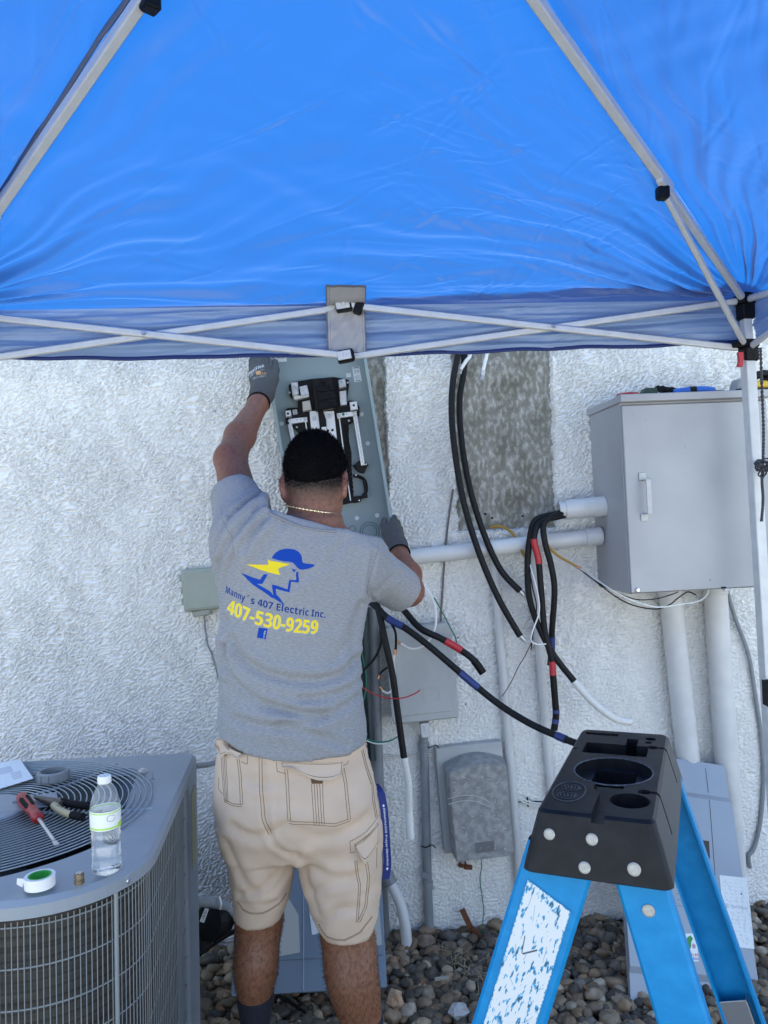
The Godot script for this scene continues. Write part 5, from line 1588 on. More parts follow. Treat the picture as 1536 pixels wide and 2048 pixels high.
	var n2 := MB.new(); n2.rbox(Vector3(0.012, 0.004, 0.0025), Transform3D(Basis(Vector3.UP, 0.6), np + Vector3(0, 0.0192, 0)), 0.0008); n2.rbox(Vector3(0.0025, 0.004, 0.010), Transform3D(Basis(Vector3.UP, 0.6), np + Vector3(0, 0.0194, 0)), 0.0008)
	part(n2, "cap", M.zinc, nt)
	# paper sheet
	var pp := MB.new(); var pv := PackedVector3Array(); var pt := PackedInt32Array(); var pu := PackedVector2Array()
	var pa := aty(-60, 1545, top + 0.004); var pb2 := aty(40, 1522, top + 0.004); var pc := aty(67, 1560, top + 0.004); var pd := aty(-45, 1590, top + 0.004)
	for j in 13:
		for i in 13:
			var u := i / 12.0; var v := j / 12.0
			var q := pa.lerp(pb2, u).lerp(pd.lerp(pc, u), v)
			q.y += 0.006 * sin(u * 3.0) * (1 - v) + 0.004 * u * u
			pv.append(q); pu.append(Vector2(u, v))
	for j in 12:
		for i in 12:
			var a := j * 13 + i
			pt.append_array(PackedInt32Array([a, a + 13, a + 14, a, a + 14, a + 1]))
	pp.smooth(pv, pt, pu)
	var pim := Image.create(128, 128, false, Image.FORMAT_RGB8); pim.fill(lin(0.74, 0.77, 0.80))
	pim.fill_rect(Rect2i(52, 30, 44, 34), lin(0.55, 0.58, 0.66))
	for k in 5: pim.fill_rect(Rect2i(86, 70 + k * 8, 26 - k, 2), lin(0.2, 0.22, 0.28))
	var ppm := mat(Color.WHITE, 0.7); ppm.albedo_texture = tex(pim)
	solo(pp, "paper_sheet", ppm, "white printed paper sheet lying on the fan grille", "paper")
	# loose grey ring fitting
	var rp := aty(107, 1560, top + 0.002)
	var rg := MB.new()
	rg.lathe([Vector2(0.030, 0.0), Vector2(0.036, 0.0), Vector2(0.0375, 0.004), Vector2(0.0375, 0.022), Vector2(0.034, 0.024), Vector2(0.030, 0.024), Vector2(0.030, 0.0)], 32, Transform3D(Basis(), rp))
	for k in 12: rg.rbox(Vector3(0.004, 0.016, 0.004), Transform3D(Basis(Vector3.UP, TAU * k / 12), rp + Vector3(sin(TAU * k / 12) * 0.0378, 0.012, cos(TAU * k / 12) * 0.0378)), 0.001)
	solo(rg, "locknut_ring", M.pvc_dark, "grey ribbed plastic ring fitting standing on the fan grille", "fitting")
	# screwdriver
	var s0 := aty(42, 1592, top + 0.014); var s1 := aty(78, 1638, top + 0.012); var s2 := aty(114, 1690, top + 0.004)
	var sd := thing("screwdriver", s1, "flat screwdriver with red and black handle lying on the fan grille", "screwdriver")
	var ax := (s1 - s0).normalized(); var HL := s0.distance_to(s1)
	var h1 := MB.new(); h1.tube([s0, s0 + ax * HL * 0.06, s0 + ax * HL * 0.2, s0 + ax * HL * 0.45, s0 + ax * HL * 0.68, s0 + ax * HL * 0.80, s0 + ax * HL * 0.86, s0 + ax * HL * 0.96, s0 + ax * HL], [0.009, 0.0125, 0.0145, 0.0135, 0.0118, 0.0095, 0.0125, 0.0128, 0.008], 14)
	part(h1, "handle", mat(lin(0.30, 0.015, 0.02), 0.4), sd)
	var h2 := MB.new()
	var upv := Vector3.UP; var sv := ax.cross(upv).normalized()
	for e in [-0.3, 0.9]:
		var ofs: Vector3 = (upv * cos(e) + sv * sin(e))
		h2.tube([s0 + ax * HL * 0.12 + ofs * 0.0075, s0 + ax * HL * 0.3 + ofs * 0.0085, s0 + ax * HL * 0.6 + ofs * 0.0068, s0 + ax * HL * 0.74 + ofs * 0.0045], [0.005, 0.0072, 0.0068, 0.0045], 8)
	part(h2, "grip_panel", M.black_soft, sd)
	var h3 := MB.new(); h3.tube([s1, s1.lerp(s2, 0.85)], 0.0036, 8); h3.rbox(Vector3(0.009, 0.0022, 0.02), Transform3D(Basis(sv, sv.cross((s2 - s1).normalized()) * -1.0, -(s2 - s1).normalized()), s1.lerp(s2, 0.93)), 0.0006)
	part(h3, "shaft", M.zinc, sd)
	# pliers
	var q0 := aty(70, 1594, top + 0.008); var q1 := aty(112, 1607, top + 0.011)
	var pl := thing("pliers", q1, "long-nose pliers with black and cream handles beside the screwdriver", "pliers")
	var j1 := MB.new(); j1.tube([q0, q0.lerp(q1, 0.5), q1, aty(122, 1610, top + 0.011)], [0.004, 0.008, 0.012, 0.009], 8, true, 1.0)
	part(j1, "jaws", worn(lin(0.07, 0.06, 0.055), lin(0.16, 0.14, 0.12), 9.0, 0.45, 0.6), pl)
	for e in 2:
		var pts: Array = spline([aty(118, 1603, top + 0.011), aty(128, 1604, top + 0.012), aty(150, 1609, top + 0.012), aty(178, 1612, top + 0.011)], 5) if e == 0 else spline([aty(108, 1611, top + 0.011), aty(118, 1619, top + 0.012), aty(138, 1628, top + 0.012), aty(166, 1634, top + 0.011)], 5)
		var cream := mat(lin(0.42, 0.36, 0.22), 0.5)
		var cut := 4 if e == 0 else 12
		var a1 := MB.new(); a1.tube(pts.slice(0, cut), 0.0082, 10)
		var hnd := part(a1, "handle", cream, pl)
		var a2 := MB.new(); a2.tube(pts.slice(cut - 1), 0.0085, 10)
		part(a2, "handle_end", M.black_soft, hnd)
		if e == 1:
			var tl: Vector3 = pts[4] + Vector3(0, 0.0052, 0.0068); var ux: Vector3 = pts[11] - pts[4]
			var tb := MB.new(); lettering(tb, "KLEIN TOOLS", tl, ux, Vector3(0, 0.005, -0.0045))
			part(tb, "lettering", M.black, hnd)
	# screw and washer on the lid corner
	var w1 := MB.new(); var wp2 := aty(285, 1543, deck)
	w1.lathe([Vector2(0.011, 0), Vector2(0.011, 0.003), Vector2(0.006, 0.0035), Vector2(0.006, 0.007), Vector2(0, 0.008)], 14, Transform3D(Basis(Vector3.RIGHT, 0.15), wp2))
	solo(w1, "bolt", M.zinc, "zinc flanged bolt lying on the back corner of the condenser lid", "bolt")
	var w2 := MB.new(); var wp3 := aty(305, 1559, deck)
	w2.lathe([Vector2(0.0055, 0), Vector2(0.0055, 0.003), Vector2(0.002, 0.004), Vector2(0.0016, 0.018), Vector2(0, 0.019)], 10, Transform3D(Basis(), wp3))
	solo(w2, "screw", M.pvc_dark, "dark screw standing on its head on the condenser lid", "screw")

# ---------- loose panel covers ----------
func cover_xf(bl: Vector3, br: Vector3, tl: Vector3) -> Transform3D:
	var x := (br - bl).normalized(); var y := tl - bl
	y = (y - x * y.dot(x)).normalized()
	return Transform3D(Basis(x, y, x.cross(y)), bl)
func make_covers() -> void:
	# right one, leaning on the wall under the fat conduits
	var bl := at(1262, 2014, 0.50); var br := at(1524, 2046, 0.50); var tr := at(1479, 1537, 0.095)
	var X := cover_xf(bl, br, tr - (br - bl))
	var w := bl.distance_to(br); var h := (tr - br).length()
	var inv := X.affine_inverse()
	var lp := func(px: float, py: float, dz := 0.012) -> Vector2:
		var d := ray(px, py); var n := X.basis.z
		var o := X.origin + n * dz
		var p: Vector3 = inv * (EYE + d * ((o - EYE).dot(n) / d.dot(n)))
		return Vector2(p.x, p.y)
	var cv := thing("panel_cover", (bl + br) / 2, "grey steel breaker panel cover leaning on the wall behind the blue ladder", "panel cover")
	var fold: float = lp.call(1440, 1592).y
	var fold2: float = lp.call(1440, 1960).y
	var mb := MB.new()
	# sheet with a stepped fold near the top and one near the foot
	var prof := [Vector2(0.0, 0.0), Vector2(fold2 - 0.01, 0.006), Vector2(fold2 + 0.008, 0.014), Vector2(fold - 0.018, 0.014), Vector2(fold, 0.002), Vector2(h, 0.002)]
	for k in prof.size() - 1:
		var p: Vector2 = prof[k]; var q: Vector2 = prof[k + 1]
		mb.quad(X * Vector3(0, p.x, p.y), X * Vector3(w, p.x, p.y), X * Vector3(w, q.x, q.y), X * Vector3(0, q.x, q.y))
		mb.quad(X * Vector3(0, p.x, -0.012), X * Vector3(0, p.x, p.y), X * Vector3(0, q.x, q.y), X * Vector3(0, q.x, -0.012))
		mb.quad(X * Vector3(w, p.x, p.y), X * Vector3(w, p.x, -0.012), X * Vector3(w, q.x, -0.012), X * Vector3(w, q.x, q.y))
	mb.quad(X * Vector3(0, h, 0.002), X * Vector3(w, h, 0.002), X * Vector3(w, h, -0.012), X * Vector3(0, h, -0.012))
	part(mb, "sheet", M.cover, cv)
	var sm := MB.new()
	for seg in [[1411, 1537, 1417, 1586, 0.0025], [1419, 1600, 1440, 1880, 0.0145]]:
		var a: Vector2 = lp.call(seg[0], seg[1], seg[4]); var b: Vector2 = lp.call(seg[2], seg[3], seg[4])
		sm.tube([X * Vector3(a.x, a.y, seg[4]), X * Vector3(b.x, b.y, seg[4])], 0.0009, 5)
	part(sm, "door_gap", M.slate, cv)
	var poly := func(c: Array, dz: float) -> PackedVector2Array:
		var r := PackedVector2Array()
		for k in range(0, c.size(), 2): r.append(lp.call(c[k], c[k + 1], dz))
		return r
	for c in [[1398, 1680, 1418, 1682, 1420, 1717, 1400, 1716], [1336, 1748, 1345, 1749, 1346, 1774, 1337, 1772]]:
		var q := MB.new(); q.prism(poly.call(c, 0.0145), 0.014, 0.0150, X)
		part(q, "breaker_opening", mat(lin(0.06, 0.055, 0.05), 0.9), cv)
	var q2 := MB.new(); q2.prism(poly.call([1384, 1679, 1397, 1680, 1399, 1716, 1386, 1715], 0.0145), 0.014, 0.0150, X)
	part(q2, "filler_plate", mat(lin(0.27, 0.24, 0.22), 0.6), cv)
	var ko := MB.new()
	for k in 4:
		for e in [[1401 + k * 1.5, 1742 + k * 18, 1421 + k * 1.5, 1742 + k * 18.5], [1421 + k * 1.5, 1742 + k * 18, 1422 + k * 1.5, 1756 + k * 18], [1352 + k * 1.5, 1775 + k * 12, 1372, 1777 + k * 12]]:
			var a: Vector2 = lp.call(e[0], e[1], 0.0142); var b: Vector2 = lp.call(e[2], e[3], 0.0142)
			ko.tube([X * Vector3(a.x, a.y, 0.0142), X * Vector3(b.x, b.y, 0.0142)], 0.0006, 4)
	part(ko, "knockouts", M.slate, cv)
	var quadpart := func(c: Array, dz: float, im: Image, called: String) -> void:
		var p: PackedVector2Array = poly.call(c, dz)
		var q := MB.new()
		q.quad(X * Vector3(p[3].x, p[3].y, dz), X * Vector3(p[2].x, p[2].y, dz), X * Vector3(p[1].x, p[1].y, dz), X * Vector3(p[0].x, p[0].y, dz))
		var m := mat(Color.WHITE, 0.55); m.albedo_texture = tex(im)
		part(q, called, m, cv)
	var im := Image.create(128, 288, false, Image.FORMAT_RGB8); im.fill(lin(0.70, 0.72, 0.73))
	var sn := FastNoiseLite.new(); sn.seed = 12; sn.frequency = 0.05; sn.fractal_octaves = 4
	var faint := lin(0.50, 0.53, 0.56)
	for y in 288:
		for x in 128:
			if sn.get_noise_2d(x, y * 0.6) > 0.28: im.set_pixel(x, y, lin(0.60, 0.62, 0.64))
	for k in 16:
		for e in 4: im.fill_rect(Rect2i(14 + e * 25, 28 + k * 15, 8 + (k * 7 + e * 5) % 14, 2), faint)
	fill_poly(im, circle2(Vector2(94, 70), 4, 7), lin(0.03, 0.03, 0.03))
	print_text(im, "D  Homeline", Vector2(18, 118), Vector2(112, 121), Vector2(18, 130), lin(0.36, 0.40, 0.44))
	for r in [[16, 117, 16, 2], [16, 131, 16, 2], [16, 117, 2, 16], [30, 117, 2, 16]]: im.fill_rect(Rect2i(r[0], r[1], r[2], r[3]), lin(0.36, 0.40, 0.44))
	quadpart.call([1439, 1750, 1494, 1756, 1509, 1898, 1452, 1892], 0.0150, im, "rating_label")
	var i2 := Image.create(128, 144, false, Image.FORMAT_RGB8); i2.fill(lin(0.72, 0.74, 0.74))
	fill_poly(i2, PackedVector2Array([Vector2(20, 90), Vector2(40, 72), Vector2(62, 60), Vector2(70, 22), Vector2(92, 10), Vector2(104, 26), Vector2(90, 44), Vector2(84, 72), Vector2(60, 96), Vector2(34, 100)]), lin(0.03, 0.25, 0.05))
	fill_poly(i2, circle2(Vector2(104, 66), 14, 14), lin(0.45, 0.42, 0.5)); i2.fill_rect(Rect2i(96, 60, 17, 4), lin(0.45, 0.03, 0.06)); i2.fill_rect(Rect2i(96, 69, 17, 4), lin(0.45, 0.03, 0.06))
	print_text(i2, "(888) 85", Vector2(44, 104), Vector2(128, 104), Vector2(46, 120), lin(0.45, 0.03, 0.04))
	print_text(i2, "LATINO", Vector2(52, 124), Vector2(128, 124), Vector2(54, 138), lin(0.03, 0.05, 0.25))
	quadpart.call([1348, 1867, 1392, 1867, 1398, 1923, 1360, 1922], 0.0150, i2, "sticker")
	for e in [[1480, 1688, 1486, 1668], [1484, 1690, 1488, 1680], [1481, 1676, 1486, 1664]]:
		var a: Vector2 = lp.call(e[0], e[1], 0.0145); var b: Vector2 = lp.call(e[2], e[3], 0.0145)
		var scr := MB.new(); scr.tube([X * Vector3(a.x, a.y, 0.0142), X * Vector3(b.x, b.y, 0.0142)], 0.0012, 5)
		part(scr, "scratch", mat(lin(0.6, 0.62, 0.65), 0.5), cv)
	# second cover behind the man's legs
	bl = at(462, 1994, 0.45); br = at(775, 1976, 0.42)
	var tr2 := at(748, 1600, 0.10)
	var Y := cover_xf(bl, br, tr2 - (br - bl)); w = bl.distance_to(br); h = (tr2 - br).length()
	var c2 := thing("panel_cover", (bl + br) / 2, "blue-grey metal panel cover standing behind the man's legs", "panel cover")
	var m2 := MB.new(); m2.rbox(Vector3(w, h, 0.012), Y * Transform3D(Basis(), Vector3(w / 2, h / 2, -0.006)), 0.004)
	m2.rbox(Vector3(w - 0.02, 0.004, 0.004), Y * Transform3D(Basis(), Vector3(w / 2, h * 0.16, 0.001)), 0.0015)
	part(m2, "sheet", worn(lin(0.13, 0.17, 0.22), lin(0.18, 0.22, 0.27), 0.8, 0.42, 0.15, 0.01, 91), c2)
	var r2 := MB.new(); r2.rbox(Vector3(0.004, h - 0.01, 0.003), Y * Transform3D(Basis(), Vector3(w * 0.455, h / 2, 0.0008)), 0.001)
	part(r2, "seam", M.cover, c2)
	var invy := Y.affine_inverse()
	for c in [[[548, 1790, 566, 1778, 597, 1830, 600, 1905, 540, 1916], "paper_label"], [[618, 1820, 668, 1812, 668, 1862, 624, 1870], "white_label"], [[740, 1800, 757, 1796, 764, 1890, 742, 1893], "paper_label"]]:
		var pp := PackedVector2Array()
		for k in range(0, c[0].size(), 2):
			var d := ray(c[0][k], c[0][k + 1]); var n := Y.basis.z
			var p: Vector3 = invy * (EYE + d * ((Y.origin - EYE).dot(n) / d.dot(n)))
			pp.append(Vector2(p.x, p.y))
		var q := MB.new(); q.prism(pp, 0.0, 0.0022, Y)
		part(q, c[1], mat(lin(0.36, 0.36, 0.34), 0.7) if c[1] == "paper_label" else mat(lin(0.55, 0.57, 0.6), 0.6), c2)

# ---------- blue fibreglass step ladder ----------
func channel(a: Vector3, b: Vector3, across: Vector3, inward: Vector3, w: float, fl: float, t := 0.004) -> MB:     # C section from a to b; web faces away from inward
	var mb := MB.new()
	var d := (b - a).normalized()
	var x := (across - d * across.dot(d)).normalized()
	var z := (inward - d * inward.dot(d)); z = (z - x * z.dot(x)).normalized()
	var r := 0.004
	var sec := [Vector2(-w / 2 + r, 0), Vector2(w / 2 - r, 0), Vector2(w / 2, r), Vector2(w / 2, fl), Vector2(w / 2 - t, fl), Vector2(w / 2 - t, t), Vector2(-w / 2 + t, t), Vector2(-w / 2 + t, fl), Vector2(-w / 2, fl), Vector2(-w / 2, r)]
	var m := sec.size()
	var mid := (a + b) / 2
	for k in m:
		var p: Vector2 = sec[k]; var q: Vector2 = sec[(k + 1) % m]
		var nv := x * (q.y - p.y) - z * (q.x - p.x)
		facing(mb, a + x * p.x + z * p.y, a + x * q.x + z * q.y, b + x * q.x + z * q.y, b + x * p.x + z * p.y, nv if (x.cross(z)).dot(d) > -2 else nv)
	return mb
func make_ladder() -> void:
	var y0 := 1.10
	var pn := (aty(1305, 1643, y0) + aty(1078, 1619, y0)) / 2; var pf := (aty(1164, 1457, y0) + aty(1338, 1469, y0)) / 2
	var zax := (pn - pf).normalized(); var xax := Vector3.UP.cross(zax).normalized()
	var L := pn.distance_to(pf)
	var ctr := (pn + pf) / 2
	var X := Transform3D(Basis(xax, Vector3.UP, zax), Vector3(ctr.x, 0, ctr.z))
	var lad := thing("step_ladder", Vector3(ctr.x, 0, ctr.z), "blue fibreglass step ladder with black moulded cap and scraped white label", "step ladder")
	# cap: tapered block with recesses, cut as solids
	var cap := CSGCombiner3D.new(); cap.name = "cap"; lad.add_child(cap)
	cap.transform = Transform3D(X.basis, Vector3(0, y0, 0))
	var solid := MB.new()
	var H := 0.076
	var wt := 0.148; var wb := 0.186; var lt := L; var lb2 := L + 0.030
	var lay := [[wt - 0.008, lt - 0.008, 0.0], [wt, lt, -0.004], [lerpf(wt, wb, 0.5), lerpf(lt, lb2, 0.5), -H * 0.5], [wb, lb2, -H], [wb - 0.004, lb2 - 0.004, -H - 0.002]]
	var rings := []
	for l in lay:
		var rr := PackedVector3Array()
		for p in rrect(l[0], l[1], 0.012, 4): rr.append(Vector3(p.x, l[2], -p.y))
		rings.append(rr)
	for k in rings.size() - 1:
		var A: PackedVector3Array = rings[k]; var B: PackedVector3Array = rings[k + 1]
		for s in A.size():
			var s2 := (s + 1) % A.size()
			solid.quad(B[s], B[s2], A[s2], A[s])
	var T: PackedVector3Array = rings[0]; var Bo: PackedVector3Array = rings[-1]
	for s in range(1, T.size() - 1):
		solid.tri(T[0], T[s], T[s + 1]); solid.tri(Bo[0], Bo[s + 1], Bo[s])
	var body := CSGMesh3D.new(); body.name = "cap_body"; body.mesh = weld(solid); body.material = M.ladder_cap
	cap.add_child(body)
	var cyl := func(r: float, x: float, z: float, depth: float, sx := 1.0, sz := 1.0, sides := 28) -> void:
		var c := CSGCylinder3D.new(); c.name = "cut"; c.radius = r; c.height = depth * 2.0; c.sides = sides; c.operation = CSGShape3D.OPERATION_SUBTRACTION; c.material = M.ladder_cap
		cap.add_child(c, true); c.position = Vector3(x, 0.0004, z); c.scale = Vector3(sx, 1, sz)
	var cube := func(x: float, z: float, w: float, l: float, depth: float, turn := 0.0) -> void:
		var c := CSGBox3D.new(); c.name = "cut"; c.size = Vector3(w, depth * 2.0, l); c.operation = CSGShape3D.OPERATION_SUBTRACTION; c.material = M.ladder_cap
		cap.add_child(c, true); c.position = Vector3(x, 0.0002, z); c.rotation.y = turn
	cyl.call(0.056, 0.004, 0.020, 0.016, 1.0, 1.15)            # paint-can well
	cube.call(0.004, 0.014, 0.062, 0.072, 0.060)               # pocket in its floor
	cyl.call(0.026, 0.038, 0.140, 0.07, 1.0, 1.1)              # round tool hole at the front
	cyl.call(0.020, 0.006, 0.092, 0.014, 1.0, 1.6)
	cube.call(0.004, 0.14, 0.016, 0.14, 0.010)                 # groove to the front edge
	cube.call(-0.004, -0.092, 0.10, 0.060, 0.016)              # tray towards the back
	cube.call(0.018, -0.135, 0.018, 0.05, 0.030)
	cube.call(-0.036, -0.178, 0.056, 0.014, 0.04)              # slots in the back edge
	cyl.call(0.009, 0.046, -0.168, 0.05); cyl.call(0.006, 0.044, -0.146, 0.05)
	cube.call(0.070, -0.118, 0.035, 0.008, 0.12); cyl.call(0.009, 0.052, -0.118, 0.12)
	cube.call(0.070, 0.100, 0.035, 0.008, 0.12); cyl.call(0.009, 0.054, 0.100, 0.12)
	cube.call(-0.074, -0.080, 0.02, 0.006, 0.05)
	# oval emblem pressed into the top
	var eb := MB.new()
	var ex := X * Transform3D(Basis(), Vector3(-0.044, y0 + 0.0006, 0.128))
	var loop := func(cx: float, cz: float, rx: float, rz: float, r: float) -> void:
		var pts := []
		for k in 25: pts.append(ex * Vector3(cx + cos(TAU * k / 24) * rx, 0, cz + sin(TAU * k / 24) * rz))
		eb.tube(pts, r, 5)
	loop.call(0, 0, 0.022, 0.040, 0.0010)
	loop.call(0, -0.017, 0.013, 0.013, 0.0008); loop.call(0, 0.017, 0.013, 0.013, 0.0008)
	for k in 10:
		eb.tube([ex * Vector3(-0.010 + (k % 5) * 0.005, 0, -0.023 + (0.034 if k > 4 else 0.0)), ex * Vector3(-0.007 + (k % 5) * 0.0045, 0.0005, -0.011 + (0.034 if k > 4 else 0.0))], 0.0009, 5)
	part(eb, "emblem", mat(lin(0.05, 0.055, 0.06), 0.5), lad)
	# scuffed rim of the round well
	var wr := MB.new(); var wpts := []
	for k in 41: wpts.append(X * Vector3(0.004 + cos(TAU * k / 40) * 0.0566, y0 - 0.0002, 0.020 + sin(TAU * k / 40) * 0.0566 * 1.15))
	wr.tube(wpts, 0.0012, 6, false)
	part(wr, "well_rim", worn(lin(0.02, 0.025, 0.03), lin(0.14, 0.17, 0.21), 9.0, 0.5, 0.0, 0.02, 29), lad)
	# rivets on the near end
	var front := func(x: float, y: float) -> Vector3:      # a point on the near face of the cap
		var t := (y0 - y) / H
		return X * Vector3(x, y, lerpf(lt, lb2, t) / 2 + 0.0003)
	var fn := (X.basis * Vector3(0, 0.015 / H, 1)).normalized()
	for r in [[1101, 1667, 0.0072], [1182, 1679, 0.0075], [1168, 1735, 0.0075], [1270, 1740, 0.0082]]:
		var best := Vector3.ZERO; var bd := 1e9
		for iy in 41:
			for ix in 61:
				var p: Vector3 = front.call(-0.095 + ix * 0.19 / 60, y0 - H * iy / 40)
				var c := cam_basis.inverse() * (p - EYE)
				var d := absf(768 + 1538 * c.x / -c.z - r[0]) + absf(1024 - 1538 * c.y / -c.z - r[1])
				if d < bd: bd = d; best = p
		var q := MB.new(); q.disc(best, fn, r[2], 0.0022, 20, 0.0010)
		part(q, "rivet", M.rivet, lad)
	# rails
	var zn := L / 2 - 0.005; var zf := -L / 2 + 0.012
	var ytop := y0 - 0.058
	var rails := [[-0.046, -0.385, zn, zn + 0.075, 0.090, 0.032], [0.046, 0.325, zn - 0.004, zn + 0.05, 0.062, 0.026], [-0.050, -0.40, zf, zf - 0.075, 0.086, 0.032], [0.056, 0.355, zf, zf - 0.05, 0.062, 0.032]]
	var near_l := []
	for k in 4:
		var r: Array = rails[k]
		var a := X * Vector3(r[0], ytop, r[2]); var b := X * Vector3(r[1], 0.012, r[3])
		var inward := X.basis * Vector3(0, 0, -1 if k < 2 else 1)
		var rl := part(channel(a, b, xax, inward, r[4], r[5]), "front_rail" if k % 2 == 0 else "rear_rail", M.ladder, lad)
		var ft := MB.new(); ft.rbox(Vector3(r[4] + 0.008, 0.03, r[5] + 0.01), Transform3D(X.basis, b + inward * r[5] / 2 + Vector3(0, 0.004, 0)), 0.006)
		part(ft, "foot", M.black, rl)
		if k == 0: near_l = [a, b]
		if k == 1:
			var q := MB.new(); var d := (b - a).normalized(); var n := -(inward - d * inward.dot(d)).normalized()
			q.disc(a + d * 0.058 + n * 0.0002, n, 0.0078, 0.0024, 20, 0.001)
			part(q, "rivet", M.rivet, rl)
	# treads between the front rails
	for k in 3:
		var t := (k + 1) / 3.75
		var a := X * Vector3(lerpf(-0.050, -0.40, t) + 0.01, lerpf(ytop, 0.012, t), lerpf(zn, zn + 0.075, t) - 0.006); var b := X * Vector3(lerpf(-0.050, -0.40, t) + 0.01, lerpf(ytop, 0.012, t), lerpf(zf, zf - 0.075, t) + 0.006)
		var q := MB.new(); var d := (b - a)
		q.rbox(Vector3(0.085, 0.024, d.length()), Transform3D(X.basis, (a + b) / 2), 0.003)
		part(q, "tread", M.zinc, lad)
	# metal spreader and brace at the far rear rail
	var sp := MB.new()
	var r0 := X * Vector3(lerpf(0.056, 0.355, 0.36) - 0.006, lerpf(ytop, 0.012, 0.36), lerpf(zf, zf - 0.05, 0.36) + 0.020); var r1 := X * Vector3(lerpf(0.056, 0.355, 0.72) - 0.006, lerpf(ytop, 0.012, 0.72), lerpf(zf, zf - 0.05, 0.72) + 0.020)
	var rd := (r0 - r1).normalized(); var rx := (xax - rd * xax.dot(rd)).normalized()
	var RB := Transform3D(Basis(rx, rd, rx.cross(rd)), (r0 + r1) / 2)
	sp.rbox(Vector3(0.050, r0.distance_to(r1), 0.003), RB * Transform3D(Basis(), Vector3(-0.004, 0, 0.006)), 0.001)
	sp.rbox(Vector3(0.003, r0.distance_to(r1), 0.030), RB * Transform3D(Basis(), Vector3(0.0205, -0.004, -0.008)), 0.001)
	part(sp, "rear_brace", M.steel, lad)
	var nb := MB.new(); nb.rbox(Vector3(0.022, 0.03, 0.02), Transform3D(X.basis, X * Vector3(0.058, y0 - 0.075, zf + 0.03)), 0.003)
	part(nb, "spreader_hinge", M.pvc_dark, lad)
	# scraped white label on the near front rail
	var d0: Vector3 = (near_l[1] - near_l[0]).normalized(); var xa := (xax - d0 * xax.dot(d0)).normalized(); var nn := xa.cross(-d0).normalized()
	if nn.dot(zax) < 0: nn = -nn
	var lim := Image.create(160, 640, false, Image.FORMAT_RGBA8); lim.fill(lin(0.60, 0.63, 0.64))
	var n1 := FastNoiseLite.new(); n1.seed = 4; n1.frequency = 0.032; n1.fractal_octaves = 4
	for y in 640:
		for x in 160:
			var edge := minf(minf(x, 159 - x), minf(y, 639 - y))
			var g := n1.get_noise_2d(x * 1.7 + y * 0.5, y * 0.75 - x * 0.5) + 0.22 * n1.get_noise_2d(x * 0.25 + 300, y * 0.2) + 0.10 * float(y > 250)
			if g > 0.31 or edge < 2.0 + 5.0 * n1.get_noise_2d(x * 3.0, y * 3.0): lim.set_pixel(x, y, lin(0.05, 0.28, 0.50))
			if g > 0.52: lim.set_pixel(x, y, lin(0.035, 0.07, 0.10))
	stroke(lim, PackedVector2Array([Vector2(46, 120), Vector2(52, 158)]), 3, lin(0.04, 0.07, 0.1)); stroke(lim, PackedVector2Array([Vector2(56, 158), Vector2(96, 128)]), 3, lin(0.04, 0.07, 0.1))
	for k in 26:
		var p := Vector2(rng.randf() * 160, rng.randf() * 640)
		stroke(lim, PackedVector2Array([p, p + Vector2(rng.randf_range(-20, 20), rng.randf_range(5, 40))]), 1.5, lin(0.06, 0.16, 0.26))
	var lm := mat(Color.WHITE, 0.6); lm.albedo_texture = tex(lim)
	var lb := MB.new()
	var l0: Vector3 = near_l[0] + d0 * 0.048 + nn * 0.0016; var l1: Vector3 = near_l[0] + d0 * 0.41 + nn * 0.0016
	lb.quad(l1 - xa * 0.030, l1 + xa * 0.033, l0 + xa * 0.033 + d0 * 0.014, l0 - xa * 0.030)
	part(lb, "scraped_label", lm, lad)

func weld(mb: MB) -> ArrayMesh:
	var key := {}
	var v := PackedVector3Array(); var ix := PackedInt32Array()
	for k in mb.i:
		var p := (mb.v[k] * 100000.0).round()
		if not key.has(p):
			key[p] = v.size(); v.append(mb.v[k])
		ix.append(key[p])
	var a := []; a.resize(Mesh.ARRAY_MAX)
	a[Mesh.ARRAY_VERTEX] = v; a[Mesh.ARRAY_INDEX] = ix
	var m := ArrayMesh.new(); m.add_surface_from_arrays(Mesh.PRIMITIVE_TRIANGLES, a)
	return m

# ---------- cables ----------
func cable(flat: Array, r: float, label: String, bands := [], m: Material = null, called := "cable", category := "cable", per := 8) -> Node3D:
	var raw := path(flat)
	var pts := spline(raw, per)
	var o := thing(called, Vector3(pts[-1].x, minf(pts[0].y, pts[-1].y), pts[-1].z), label, category)
	var mb := MB.new(); mb.tube(pts, r, 12 if r > 0.005 else 7)
	part(mb, "sheath", m if m else M.cable, o)
	for b in bands:      # [from, to, extra, material, name] in points of the given path
		var seg: Array = pts.slice(int(b[0] * per), int(b[1] * per) + 1)
		if seg.size() < 2: continue
		var bb := MB.new(); bb.tube(seg, r + b[2], 12 if r > 0.005 else 8)
		part(bb, b[4], b[3], o)
	return o
func lug_end(o: Node3D, a: Vector3, b: Vector3) -> void:
	var mb := MB.new()
	mb.tube([a, a.lerp(b, 0.6)], 0.0085, 10)
	for k in 7:
		var e := Vector3(cos(k * 0.9), 0, sin(k * 0.9)) * 0.0045
		mb.tube([a.lerp(b, 0.55) + e, b + e * 1.1], 0.0022, 5)
	part(mb, "bare_strands", M.zinc, o)
